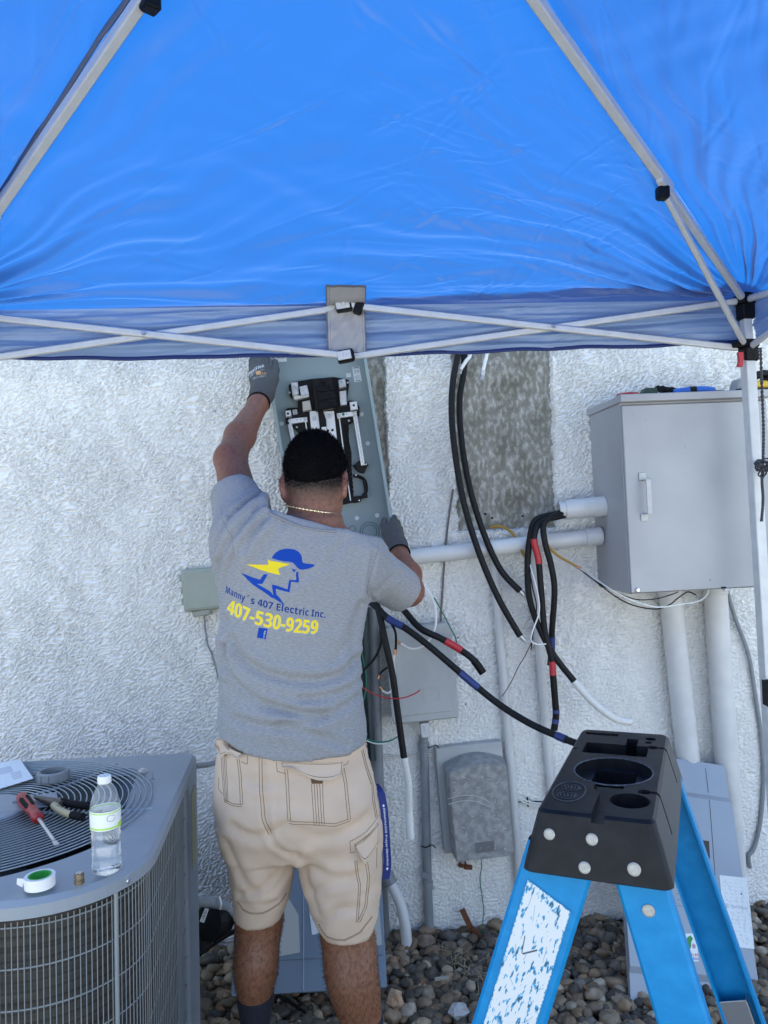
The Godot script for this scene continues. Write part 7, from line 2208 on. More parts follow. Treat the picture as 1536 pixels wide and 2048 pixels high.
	for f in [
		[[446, 1300, 452, 1335, 464, 1362, 500, 1390, 545, 1410, 600, 1424, 650, 1428], 0.010, 0.0085, 1.0],
		[[462, 1285, 478, 1312, 505, 1334, 540, 1350, 590, 1360, 640, 1361, 685, 1350, 715, 1328], 0.013, 0.0090, 1.0],
		[[450, 1376, 480, 1400, 530, 1415, 590, 1422], 0.012, 0.0050, 1.0],
		[[470, 1440, 520, 1449, 580, 1456, 630, 1468, 690, 1492], 0.011, 0.0055, 1.0],
		[[560, 1445, 620, 1440, 680, 1420, 722, 1398], 0.013, 0.0055, -1.0],
		[[600, 1398, 660, 1392, 700, 1382, 722, 1370], 0.010, 0.0050, 1.0],
		[[726, 1215, 712, 1260, 704, 1300, 700, 1330], 0.013, 0.0050, 1.0],
		[[745, 1190, 715, 1225, 690, 1290, 660, 1330], 0.014, 0.0035, 1.0],
		[[428, 1150, 440, 1110, 462, 1075, 490, 1040, 515, 1012], 0.010, 0.0060, 1.0],
		[[440, 1180, 462, 1120, 492, 1075, 530, 1035], 0.010, 0.0045, 1.0],
		[[424, 1100, 436, 1060, 456, 1032, 485, 1005, 506, 990], 0.008, 0.0060, 1.0],
		[[452, 1030, 475, 1010, 498, 992, 510, 982], 0.007, 0.0045, 1.0],
		[[540, 1022, 520, 1040, 505, 1065, 490, 1100], 0.011, 0.0045, -1.0],
		[[565, 1040, 545, 1070, 520, 1105, 490, 1160], 0.013, 0.0028, -1.0],
		[[640, 1075, 630, 1110, 615, 1140, 590, 1170], 0.013, 0.0025, 1.0],
		[[690, 1080, 668, 1105, 650, 1130, 625, 1150], 0.012, 0.0028, 1.0],
		[[750, 1110, 742, 1150, 736, 1185, 748, 1205], 0.007, 0.0050, 1.0],
		[[760, 1190, 780, 1170, 800, 1160, 818, 1158], 0.009, 0.0030, 1.0],
		[[446, 1240, 450, 1270, 448, 1300, 444, 1340], 0.009, 0.0060, -1.0]]:
		folds.append([fold(f[0]), f[1], f[2], f[3]])
	push_folds(sp, snet[1], folds, 0.0022, 9.0, 20.0)
	# cloth picture: heather grey and the print on the back
	var sx0 := -0.38; var sx1 := 0.24; var sy0 := 0.86; var sy1 := 1.66
	var iw := 992; var ih := 1280
	var im := Image.create(iw, ih, false, Image.FORMAT_RGB8)
	var h1 := FastNoiseLite.new(); h1.frequency = 1.0; h1.fractal_octaves = 2; h1.seed = 31
	var data := PackedByteArray(); data.resize(iw * ih * 3)
	var kk := 0
	for y in ih:
		for x in iw:
			var v := 0.305 + 0.055 * h1.get_noise_2d(x * 0.04, y * 0.16) + 0.11 * h1.get_noise_2d(x * 0.25 + 99, y * 0.6)
			v = clampf(v, 0.08, 0.6)
			var s := pow(v, 0.4545) * 255.0
			data[kk] = int(s * 0.99); data[kk + 1] = int(s); data[kk + 2] = int(s * 1.02); kk += 3
	im = Image.create_from_data(iw, ih, false, Image.FORMAT_RGB8, data)
	var S := func(px: float, py: float) -> Vector2:
		var p := at(px, py, 0.895)
		return Vector2((p.x - sx0) / (sx1 - sx0) * iw, (sy1 - p.y) / (sy1 - sy0) * ih)
	var art := func(c: Array, col: Color) -> void:        # c in the print's own picture: 5.908 per pixel from (420, 1080)
		var r := PackedVector2Array()
		for k in range(0, c.size(), 2): r.append(S.call(420 + c[k] / 5.908, 1080 + c[k + 1] / 5.908))
		fill_poly(im, r, col)
	var navy := lin(0.010, 0.060, 0.36); var yel := lin(0.86, 0.66, 0.03); var navy2 := lin(0.018, 0.045, 0.21)
	art.call([730, 215, 745, 185, 775, 150, 820, 120, 880, 104, 940, 103, 1000, 112, 1045, 135, 1075, 170, 1090, 210, 1092, 245, 1100, 268, 1140, 276, 1190, 282, 1225, 286, 1238, 298, 1215, 318, 1160, 338, 1100, 349, 1060, 345, 1035, 325, 1010, 295, 985, 268, 940, 256, 880, 252, 820, 240, 770, 225], navy)
	art.call([680, 226, 720, 245, 780, 255, 850, 268, 950, 284, 890, 305, 840, 322, 806, 342, 832, 412, 770, 398, 690, 378, 600, 352, 510, 322, 425, 288, 520, 290, 620, 292, 695, 288], yel)
	art.call([358, 386, 420, 412, 500, 440, 560, 458, 592, 468, 640, 400, 686, 405, 622, 515, 600, 518, 556, 515, 640, 560, 720, 606, 752, 650, 735, 540, 742, 522, 780, 530, 918, 578, 940, 468, 1022, 470, 1018, 380, 1045, 368, 1053, 500, 1000, 494, 962, 490, 944, 612, 900, 604, 780, 572, 790, 640, 830, 680, 886, 765, 770, 690, 720, 668, 640, 610, 560, 560, 500, 520, 430, 462], navy)
	art.call([960, 338, 1020, 350, 1000, 380], navy)
	var halo := lin(0.50, 0.48, 0.38)
	var T := func(x: float, y: float) -> Vector2: return S.call(420 + x / 5.908, 1080 + y / 5.908)
	var bend := func(text: String, top: Array, bot: Array, col: Color, bold: bool) -> void:       # prints each letter between two curves
		var t: PackedVector2Array = letters(text, bold)[0]
		for k in range(0, t.size() - 2, 3):
			var q := PackedVector2Array()
			for s in 3:
				var u := t[k + s].x * (top.size() / 2 - 1); var j := mini(int(u), top.size() / 2 - 2); var f := u - j
				var a := Vector2(top[j * 2], top[j * 2 + 1]).lerp(Vector2(top[j * 2 + 2], top[j * 2 + 3]), f)
				var b := Vector2(bot[j * 2], bot[j * 2 + 1]).lerp(Vector2(bot[j * 2 + 2], bot[j * 2 + 3]), f)
				var p := b.lerp(a, t[k + s].y)
				q.append(T.call(p.x, p.y))
			fill_poly(im, q, col)
	bend.call("Manny´s 407 Electric Inc.", [172, 545, 400, 638, 740, 725, 1080, 790, 1375, 832], [160, 660, 388, 752, 728, 842, 1068, 905, 1360, 945], navy2, true)
	var yt := [212, 700, 460, 800, 760, 868, 1020, 918, 1285, 945]; var yb := [178, 868, 440, 968, 730, 1040, 1000, 1086, 1268, 1104]
	for o in [[-7, 4], [7, 4], [0, 8]]:
		var a := []; var b := []
		for k in yt.size():
			a.append(yt[k] + o[k % 2]); b.append(yb[k] + o[k % 2])
		bend.call("407-530-9259", a, b, halo, true)
	bend.call("407-530-9259", yt, yb, yel, true)
	art.call([580, 1030, 686, 1040, 662, 1168, 556, 1148], navy)
	bend.call("f", [640, 1062, 668, 1064], [628, 1160, 655, 1164], lin(0.34, 0.35, 0.37), true)
	for s in [[762, 1092, 752, 1120, 742, 1155, 736, 1185, 742, 1204], [428, 1012, 440, 1040, 462, 1072, 468, 1110]]:
		var r := PackedVector2Array()
		for k in range(0, s.size(), 2): r.append(S.call(s[k], s[k + 1]))
		stroke(im, r, 2, lin(0.17, 0.17, 0.185))
	var suv := PackedVector2Array()
	for p in sp: suv.append(Vector2((p.x - sx0) / (sx1 - sx0), (sy1 - p.y) / (sy1 - sy0)))
	var smb := MB.new(); smb.smooth(sp, snet[1], suv)
	var shm := mat(Color.WHITE, 0.88); shm.albedo_texture = tex(im); shm.rim_enabled = true; shm.rim = 0.25
	shm.metallic_specular = 0.25
	shm.heightmap_enabled = false
	var shirt := part(smb, "shirt", shm, man)
	# collar rib and hem stitching as thin raised bands
	var back := height_map(sp)
	var band := func(flat: Array, r: float, m: Material, called: String, parent: Node3D, hm: Dictionary, z: float) -> void:
		var pts := []
		for p in fold(flat, z):
			pts.append(Vector3(p.x, p.y, surf(hm, p.x, p.y) + r * 0.2))
		if pts.size() > 2:
			var q := MB.new(); q.tube(pts, r, 6, true, 1.0)
			part(q, called, m, parent)
	band.call([540, 1026, 560, 1036, 590, 1049, 625, 1058, 660, 1062, 672, 1062], 0.0035, mat(lin(0.25, 0.255, 0.27), 0.9), "collar_rib", shirt, back, 0.85)
	# ----- shorts -----
	var tf := Field.new(Vector3(-0.38, 0.36, 0.62), Vector3(0.20, 1.0, 1.0), 0.007)
	tf.loft(rows([[1480, 438, 730, 0.80, 0.118], [1520, 432, 738, 0.80, 0.124], [1560, 428, 748, 0.805, 0.132], [1600, 428, 755, 0.81, 0.136], [1650, 437, 761, 0.81, 0.128], [1690, 448, 762, 0.81, 0.112]]), 0.02, 2.5)
	tf.loft(rows([[1640, 437, 600, 0.80, 0.112], [1700, 449, 592, 0.80, 0.104], [1750, 460, 586, 0.80, 0.098], [1790, 465, 580, 0.80, 0.091], [1812, 467, 573, 0.80, 0.088], [1826, 468, 566, 0.80, 0.085]]), 0.022, 2.2)
	tf.loft(rows([[1640, 590, 761, 0.815, 0.114], [1700, 596, 764, 0.82, 0.108], [1750, 604, 764, 0.83, 0.103], [1800, 618, 758, 0.84, 0.097], [1836, 630, 753, 0.85, 0.090], [1858, 641, 746, 0.855, 0.086]]), 0.022, 2.2)
	var tnet := tf.net()
	var tp: PackedVector3Array = tnet[0]
	var tfolds := []
	for f in [
		[[466, 1655, 500, 1668, 540, 1660, 575, 1640], 0.014, 0.0050, 1.0],
		[[592, 1700, 575, 1735, 545, 1765, 510, 1790, 480, 1800], 0.013, 0.0055, 1.0],
		[[585, 1740, 560, 1775, 530, 1800], 0.010, 0.0040, 1.0],
		[[452, 1690, 470, 1730, 490, 1770, 515, 1800], 0.012, 0.0040, -1.0],
		[[530, 1530, 531, 1570, 533, 1610, 538, 1650, 555, 1685, 592, 1705], 0.007, 0.0050, 1.0],
		[[600, 1650, 640, 1668, 690, 1662, 730, 1640], 0.016, 0.0045, 1.0],
		[[605, 1715, 640, 1745, 680, 1752, 720, 1745], 0.014, 0.0045, 1.0],
		[[620, 1790, 650, 1770, 690, 1758, 720, 1760], 0.012, 0.0035, -1.0],
		[[640, 1850, 670, 1820, 700, 1812, 715, 1815], 0.012, 0.0045, 1.0],
		[[612, 1745, 622, 1790, 640, 1830], 0.010, 0.0040, -1.0],
		[[480, 1825, 510, 1815, 545, 1822], 0.010, 0.0035, 1.0],
		[[490, 1560, 520, 1565, 560, 1560], 0.012, 0.0022, 1.0], [[485, 1590, 515, 1600, 550, 1598], 0.012, 0.0022, 1.0]]:
		tfolds.append([fold(f[0], 0.92), f[1], f[2], f[3]])
	push_folds(tp, tnet[1], tfolds, 0.0035, 8.0, 11.0)
	var tx0 := -0.38; var tx1 := 0.20; var ty0 := 0.38; var ty1 := 0.98
	var tw := 928; var th2 := 960
	data = PackedByteArray(); data.resize(tw * th2 * 3); kk = 0
	for y in th2:
		for x in tw:
			var g := 1.0 + 0.09 * h1.get_noise_2d(x * 0.006, y * 0.008) + 0.05 * h1.get_noise_2d(x * 0.35, y * 0.35) + 0.03 * float((x + y) % 3 == 0)
			data[kk] = int(pow(0.62 * g, 0.4545) * 255.0); data[kk + 1] = int(pow(0.48 * g, 0.4545) * 255.0); data[kk + 2] = int(pow(0.36 * g, 0.4545) * 255.0); kk += 3
	im = Image.create_from_data(tw, th2, false, Image.FORMAT_RGB8, data)
	var St := func(x: float, y: float) -> Vector2:      # seams noted at 3.657 per pixel from (380, 1460)
		var p := at(380 + x / 3.657, 1460 + y / 3.657, 0.92)
		return Vector2((p.x - tx0) / (tx1 - tx0) * tw, (ty1 - p.y) / (ty1 - ty0) * th2)
	var brown := lin(0.15, 0.09, 0.055); var pale := lin(0.585, 0.455, 0.325)
	var sew := func(c: Array, dbl := 0.0) -> void:
		var r := PackedVector2Array()
		for k in range(0, c.size(), 2): r.append(St.call(c[k], c[k + 1]))
		if dbl > 0.0: stroke(im, r, dbl, pale)
		var a := PackedVector2Array(); var b := PackedVector2Array()
		for k in r.size():
			var t := (r[mini(k + 1, r.size() - 1)] - r[maxi(k - 1, 0)]).normalized()
			a.append(r[k] + Vector2(-t.y, t.x) * dbl * 0.55); b.append(r[k] - Vector2(-t.y, t.x) * dbl * 0.55)
		stroke(im, a, 2, brown, 7.0)
		if dbl > 0.0: stroke(im, b, 2, brown, 7.0)
	sew.call([705, 290, 715, 400, 725, 540, 733, 635], 9); sew.call([733, 640, 900, 652, 1060, 672, 1168, 648], 9); sew.call([1120, 300, 1140, 400, 1152, 520, 1165, 648], 9)
	for k in 5: sew.call([890 + k * 20, 390, 900 + k * 19, 520, 912 + k * 18, 665])
	art = func(c: Array, col: Color) -> void:
		var r := PackedVector2Array()
		for k in range(0, c.size(), 2): r.append(St.call(c[k], c[k + 1]))
		fill_poly(im, r, col)
	art.call([882, 345, 978, 352, 970, 388, 890, 385], lin(0.15, 0.085, 0.055))
	sew.call([345, 235, 362, 340, 372, 440, 380, 540], 8); sew.call([245, 540, 310, 552, 384, 545], 7)
	for k in 4: sew.call([205 + k * 14, 250, 222 + k * 13, 400, 245 + k * 10, 545])
	sew.call([188, 400, 190, 480, 230, 500])
	sew.call([515, 205, 522, 400, 545, 620, 590, 740], 10)
	sew.call([632, 235, 640, 300, 700, 315]); sew.call([420, 190, 415, 262, 370, 250]); sew.call([1160, 250, 1155, 270, 1120, 275])
	sew.call([1270, 210, 1300, 330, 1340, 450], 6); sew.call([1300, 190, 1335, 300, 1360, 400]); sew.call([1345, 450, 1350, 560, 1375, 690], 6)
	sew.call([1170, 800, 1290, 755, 1390, 690]); sew.call([1170, 800, 1175, 890, 1210, 885]); sew.call([1205, 835, 1300, 790, 1385, 735], 6)
	sew.call([1212, 950, 1225, 1060, 1240, 1120, 1235, 1220, 1222, 1385], 7); sew.call([1290, 960, 1308, 1080, 1300, 1180, 1285, 1290, 1230, 1385], 8)
	sew.call([1375, 900, 1372, 1050]);
	sew.call([328, 1318, 370, 1370, 440, 1388, 520, 1385, 640, 1342, 695, 1295], 4); sew.call([940, 1448, 1000, 1502, 1070, 1512, 1130, 1508, 1240, 1462, 1335, 1375], 4)
	var tuv := PackedVector2Array()
	for p in tp: tuv.append(Vector2((p.x - tx0) / (tx1 - tx0), (ty1 - p.y) / (ty1 - ty0)))
	var tmb := MB.new(); tmb.smooth(tp, tnet[1], tuv)
	var shorts_m := mat(Color.WHITE, 0.9); shorts_m.albedo_texture = tex(im); shorts_m.metallic_specular = 0.25; shorts_m.rim_enabled = true; shorts_m.rim = 0.2
	var shorts := part(tmb, "shorts", shorts_m, man)
	var seat := height_map(tp)
	# pocket flaps, standing a little off the cloth
	var flap := func(top: Array, bot: Array, off: float, called: String) -> void:
		var a := []; var b := []
		for k in range(0, top.size(), 2): a.append(at(380 + top[k] / 3.657, 1460 + top[k + 1] / 3.657, 0.92))
		for k in range(0, bot.size(), 2): b.append(at(380 + bot[k] / 3.657, 1460 + bot[k + 1] / 3.657, 0.92))
		a = spline(a, 4); b = spline(b, 4)
		var n := a.size(); var vs := PackedVector3Array(); var ts := PackedInt32Array(); var us := PackedVector2Array()
		for side in 2:
			for j in 6:
				for i in n:
					var t := j / 5.0
					var p: Vector3 = a[i].lerp(b[mini(i * b.size() / n, b.size() - 1)], t)
					var z := surf(seat, p.x, p.y) + 0.002 + off * (0.35 + 0.65 * t) * t + 0.0022 * sin(i * 0.9 + j) * t
					vs.append(Vector3(p.x, p.y, z - side * 0.0022)); us.append(Vector2(i / float(n - 1), t))
		for side in 2:
			for j in 5:
				for i in n - 1:
					var q := side * 6 * n + j * n + i
					if side == 0: ts.append_array(PackedInt32Array([q, q + n, q + n + 1, q, q + n + 1, q + 1]))
					else: ts.append_array(PackedInt32Array([q, q + n + 1, q + n, q, q + 1, q + n + 1]))
		for i in n - 1:
			var q := 5 * n + i; var w := 11 * n + i
			ts.append_array(PackedInt32Array([q, w, w + 1, q, w + 1, q + 1]))
		var q2 := MB.new(); q2.smooth(vs, ts, us)
		part(q2, called, M.flap, shorts)
	var fi := Image.create(256, 64, false, Image.FORMAT_RGB8); fi.fill(lin(0.62, 0.485, 0.36))
	fi.fill_rect(Rect2i(0, 52, 256, 2), brown); fi.fill_rect(Rect2i(6, 0, 3, 64), brown); fi.fill_rect(Rect2i(247, 0, 3, 64), brown); fi.fill_rect(Rect2i(0, 58, 256, 6), pale); fi.fill_rect(Rect2i(0, 3, 256, 2), brown)
	M.flap = mat(Color.WHITE, 0.9); M.flap.albedo_texture = tex(fi)
	flap.call([672, 238, 780, 240, 950, 246, 1122, 248], [680, 266, 745, 262, 800, 292, 865, 334, 960, 358, 1070, 348, 1122, 302], 0.009, "pocket_flap")
	flap.call([168, 118, 190, 112, 270, 160, 372, 186], [150, 172, 205, 240, 240, 208, 290, 200, 330, 216, 362, 208], 0.009, "pocket_flap")
	flap.call([1212, 832, 1290, 790, 1385, 722], [1222, 862, 1262, 940, 1290, 958, 1340, 915, 1392, 858], 0.012, "pocket_flap")
	# necklace
	var nk := MB.new()
	var npth := []
	var nc0 := at(625, 1019, 0.759)
	for k in 61:
		var a := deg_to_rad(lerpf(-115.0, 115.0, k / 60.0))
		npth.append(nc0 + Vector3(sin(a) * 0.0705, -0.014 * sin(a) - 0.004 * cos(a), cos(a) * 0.0705))
	for k in npth.size() - 1:
		var d: Vector3 = (npth[k + 1] - npth[k]).normalized()
		var c: Vector3 = (npth[k] + npth[k + 1]) / 2
		var out := Vector3(c.x - nc0.x, 0, c.z - nc0.z).normalized()
		nk.rbox(Vector3(0.0028, 0.0045 if k % 2 else 0.0026, (npth[k + 1] - npth[k]).length() * 0.8), Transform3D(Basis(d.cross(out).cross(d).normalized(), d.cross(out).normalized() * -1.0, d), c), 0.0007)
	part(nk, "necklace", mat(lin(0.75, 0.66, 0.45), 0.25, 0.9), man)
	# socks and shoes
	for e in 2:
		var cr: Array = calf_l if e == 0 else calf_r
		var kf := Field.new(Vector3(cr[-1][1] - 0.09, 0.03, 0.60), Vector3(cr[-1][2] + 0.07, 0.36, 1.0), 0.007)
		var rr := []
		var ytop: float = at(500, 1986, 0.81).y if e == 0 else at(720, 2030, 0.87).y
		for r in cr:
			rr.append([r[0], r[1] - 0.004, r[2] + 0.004, r[3], r[4] + 0.004])
		kf.loft(rr, 0.01, 2.1)
		kf.cut_all(func(p: Vector3) -> float: return p.y - ytop - (0.10 * (p.x - 0.10) if e == 1 else 0.0))
		var kn := kf.net(); var kv: PackedVector3Array = kn[0]; var kuv := PackedVector2Array()
		for p in kv: kuv.append(Vector2(atan2(p.z - cr[4][3], p.x - (cr[4][1] + cr[4][2]) / 2) * 4.0, p.y * 8.0))
		var km := MB.new(); km.smooth(kv, kn[1], kuv)
		var ki := Image.create(16, 16, false, Image.FORMAT_RGB8); ki.fill(lin(0.022, 0.026, 0.045)); ki.fill_rect(Rect2i(0, 0, 6, 16), lin(0.008, 0.009, 0.016))
		var kmm := mat(Color.WHITE, 0.95); kmm.albedo_texture = tex(ki); kmm.uv1_scale = Vector3(3, 1, 1)
		part(km, "sock", kmm, man)
		var hl := heel_l if e == 0 else heel_r
		var of := Field.new(hl + Vector3(-0.08, -0.06, -0.26), hl + Vector3(0.08, 0.11, 0.09), 0.006)
		of.bone(hl + Vector3(0, 0.03, 0.0), hl + Vector3(0, -0.005, 0.0), 0.044, 0.048, 0.02)
		of.bone(hl + Vector3(0, 0.0, -0.01), hl + Vector3(0.005, -0.015, -0.185), 0.046, 0.040, 0.02)
		of.cut_all(func(p: Vector3) -> float: return maxf(0.012 - p.y, p.y - hl.y - 0.07))
		var on := of.net(); var om := MB.new(); om.smooth(on[0], on[1])
		part(om, "shoe", M.black_soft, man)
	make_gloves(man)
	# lanyard from the pocket
	var ln := MB.new(); var lv := PackedVector3Array(); var lt := PackedInt32Array(); var lu := PackedVector2Array()
	var cl := spline(path([752, 1568, 0.80, 760, 1580, 0.84, 766, 1605, 0.85, 770, 1640, 0.85, 773, 1690, 0.85, 775, 1730, 0.85, 771, 1758, 0.85]), 6)
	var wds := 0.0095
	for side in 2:
		for k in cl.size():
			for s in [-1, 1]:
				lv.append(cl[k] + Vector3(s * wds * (0.75 if k < 8 else 1.0), 0, -0.0015 * side + 0.0015 * sin(k * 0.4))); lu.append(Vector2(0.5 + s * 0.5, k / float(cl.size() - 1)))
	var nc := cl.size() * 2
	for side in 2:
		for k in cl.size() - 1:
			var q := side * nc + k * 2
			if side == 0: lt.append_array(PackedInt32Array([q, q + 2, q + 3, q, q + 3, q + 1]))
			else: lt.append_array(PackedInt32Array([q, q + 3, q + 2, q, q + 1, q + 3]))
	ln.smooth(lv, lt, lu)
	var li := Image.create(64, 640, false, Image.FORMAT_RGB8); li.fill(lin(0.008, 0.022, 0.17))
	# text runs down the strap
	var tt: PackedVector2Array = letters("@ideonthe300 Prayer Movement", true)[0]
	for k in range(0, tt.size() - 2, 3):
		var q := PackedVector2Array()
		for s in 3: q.append(Vector2(20 + 24 * tt[k + s].y, 250 + 290 * tt[k + s].x))
		fill_poly(li, q, lin(0.75, 0.77, 0.8))
	for yy in [236, 556]: fill_poly(li, PackedVector2Array([Vector2(32, yy - 10), Vector2(42, yy - 2), Vector2(38, yy + 8), Vector2(30, yy + 10), Vector2(22, yy)]), lin(0.75, 0.77, 0.8))
	var lm := mat(Color.WHITE, 0.6); lm.albedo_texture = tex(li)
	solo(ln, "lanyard", lm, "dark blue printed lanyard hanging from the man's right shorts pocket", "lanyard")

func height_map(pts: PackedVector3Array) -> Dictionary:
	var h := {}
	for p in pts:
		var k := Vector2i(roundi(p.x / 0.008), roundi(p.y / 0.008))
		if p.z > h.get(k, 0.0): h[k] = p.z
	return h
func surf(h: Dictionary, x: float, y: float) -> float:
	var fx := x / 0.008; var fy := y / 0.008
	var s := 0.0; var w := 0.0
	for j in range(-1, 2):
		for i in range(-1, 2):
			var k := Vector2i(roundi(fx) + i, roundi(fy) + j)
			if h.has(k):
				var ww := 1.0 / (0.15 + Vector2(k).distance_squared_to(Vector2(fx, fy)))
				s += h[k] * ww; w += ww
	return s / w if w > 0.0 else 0.86

func make_gloves(man: Node3D) -> void:
	var gi := Image.create(256, 256, false, Image.FORMAT_RGB8)
	var h1 := FastNoiseLite.new(); h1.frequency = 0.3; h1.seed = 5
	for y in 256:
		for x in 256:
			var g := 0.072 + 0.012 * h1.get_noise_2d(x, y)
			gi.set_pixel(x, y, lin(g, g * 0.95, g * 0.97))
	# print on the back of the glove, in the picture's pixels: (480..600, 700..820)
	var G := func(px: float, py: float) -> Vector2: return Vector2((px - 480.0) / 120.0 * 256.0, (py - 700.0) / 120.0 * 256.0)
	var wh := lin(0.62, 0.62, 0.6); var orr := lin(0.62, 0.32, 0.12)
	print_text(gi, "MaxiFlex", G.call(492, 746), G.call(528, 728), G.call(494, 754), wh, true, G.call(530, 736))
	print_text(gi, "Ultimate", G.call(505, 750), G.call(530, 740), G.call(506, 754), lin(0.35, 0.35, 0.34), false, G.call(531, 744))
	fill_poly(gi, PackedVector2Array([G.call(513, 748), G.call(520, 746), G.call(526, 750), G.call(520, 755), G.call(516, 757)]), orr)
	print_text(gi, "ATG", G.call(520, 753), G.call(535, 750), G.call(520, 758), orr, true, G.call(535, 755))
	print_text(gi, "CE 0 4121", G.call(508, 762), G.call(534, 757), G.call(508, 767), wh, false, G.call(534, 761))
	for k in 3: stroke(gi, PackedVector2Array([G.call(502, 750 + k * 4), G.call(508, 746 + k * 4)]), 2, wh)
	var gm := mat(Color.WHITE, 0.82); gm.albedo_texture = tex(gi)
	var build := func(bones: Array, lo: Vector3, hi: Vector3, cuff: Array, left: bool) -> void:
		var f := Field.new(lo, hi, 0.0032)
		for b in bones: f.bone(b[0], b[1], b[2], b[3], b[4])
		var dir: Vector3 = (cuff[0] - cuff[1]).normalized()
		f.cut_all(func(p: Vector3) -> float: return (p - cuff[0]).dot(dir))
		var n := f.net(); var pts: PackedVector3Array = n[0]
		for k in pts.size():
			# knitted cuff wrinkles
			var t: float = (pts[k] - cuff[0]).dot(-dir)
			if t < 0.045: pts[k] += (pts[k] - cuff[0]).slide(dir).normalized() * 0.0010 * sin(t * 420.0)
		var uvs := PackedVector2Array()
		for p in pts:
			if left:
				var c := cam_basis.inverse() * (at(528, 760, 0.16) - EYE)
				var o := at(480, 700, 0.16); var e := at(600, 820, 0.16)
				uvs.append(Vector2((p.x - o.x) / (e.x - o.x), (o.y - p.y) / (o.y - e.y)))
			else: uvs.append(Vector2(0.93, 0.93))
		var m := MB.new(); m.smooth(pts, n[1], uvs)
		var g := part(m, "glove", gm, man)
		var ring := []
		var fr := m.frame(dir)
		for k in 25: ring.append(cuff[0] + fr.x * cos(TAU * k / 24) * cuff[2] + fr.z * sin(TAU * k / 24) * cuff[2] - dir * 0.001)
		var rb := MB.new(); rb.tube(ring, 0.0032, 6)
		part(rb, "cuff_band", M.black_soft, g)
	# left hand, palm on the panel's left edge, fingers up and round the side, thumb over the front
	var w := at(517, 806, 0.315); var kn := []
	var base := [[506, 748, 0.150], [514, 743, 0.160], [524, 741, 0.162], [535, 744, 0.155]]
	var midp := [[505, 722, 0.105], [512, 712, 0.112], [521, 710, 0.115], [530, 716, 0.112]]
	var tip := [[512, 708, 0.066], [518, 695, 0.066], [527, 693, 0.066], [536, 700, 0.068]]
	var end := [[524, 702, 0.046], [531, 688, 0.044], [540, 686, 0.044], [547, 694, 0.046]]
	var bl := []
	var wr := at(522, 790, 0.255)
	bl.append([w + (w - wr) * 0.25, wr, 0.0365, 0.0345, 0.0])
	for k in 4:
		var a := at(base[k][0], base[k][1], base[k][2]); var b := at(midp[k][0], midp[k][1], midp[k][2]); var c := at(tip[k][0], tip[k][1], tip[k][2]); var d := at(end[k][0], end[k][1], end[k][2])
		bl.append([wr.lerp(a, 0.0), a, 0.024, 0.0165, 0.022])
		bl.append([a, b, 0.0150, 0.0128, 0.006]); bl.append([b, c, 0.0125, 0.0115, 0.004]); bl.append([c, d, 0.0113, 0.0098, 0.004])
	bl.append([at(532, 788, 0.235), at(546, 758, 0.180), 0.026, 0.0200, 0.022])
	bl.append([at(546, 758, 0.180), at(551, 740, 0.140), 0.0175, 0.0140, 0.008]); bl.append([at(551, 740, 0.140), at(550, 724, 0.118), 0.0138, 0.0110, 0.005])
	build.call(bl, at(480, 830, 0.36) - Vector3(0.03, 0.02, 0.0) + Vector3(0, 0, -0.36), at(570, 672, 0.02) + Vector3(0.03, 0.03, 0.36), [w, wr, 0.0345], true)
	# right hand under the sleeve: thumb on the front rim, fingers behind the edge
	var w2 := at(799, 1108, 0.285); var wr2 := at(794, 1092, 0.235)
	var br := []
	br.append([w2 + (w2 - wr2) * 0.25, wr2, 0.035, 0.033, 0.0])
	var b2 := [[783, 1052, 0.165], [790, 1058, 0.155], [795, 1066, 0.150], [798, 1075, 0.150]]
	var m2 := [[788, 1040, 0.120], [794, 1048, 0.110], [799, 1058, 0.105], [801, 1068, 0.108]]
	var t2 := [[788, 1036, 0.080], [794, 1045, 0.072], [798, 1056, 0.068], [799, 1066, 0.072]]
	var e2 := [[784, 1036, 0.054], [789, 1045, 0.048], [792, 1056, 0.046], [794, 1066, 0.050]]
	for k in 4:
		var a := at(b2[k][0], b2[k][1], b2[k][2]); var b := at(m2[k][0], m2[k][1], m2[k][2]); var c := at(t2[k][0], t2[k][1], t2[k][2]); var d := at(e2[k][0], e2[k][1], e2[k][2])
		br.append([wr2, a, 0.024, 0.0160, 0.02]); br.append([a, b, 0.0145, 0.0125, 0.006]); br.append([b, c, 0.0122, 0.0112, 0.004]); br.append([c, d, 0.0112, 0.0096, 0.004])
	br.append([at(788, 1088, 0.225), at(774, 1068, 0.180), 0.023, 0.0185, 0.02])
	br.append([at(774, 1068, 0.180), at(768, 1052, 0.150), 0.0165, 0.0135, 0.006]); br.append([at(768, 1052, 0.150), at(769, 1040, 0.128), 0.0132, 0.0105, 0.005])
	build.call(br, Vector3(w2.x - 0.10, w2.y - 0.07, 0.0), Vector3(w2.x + 0.07, w2.y + 0.13, 0.36), [w2, wr2, 0.0335], false)

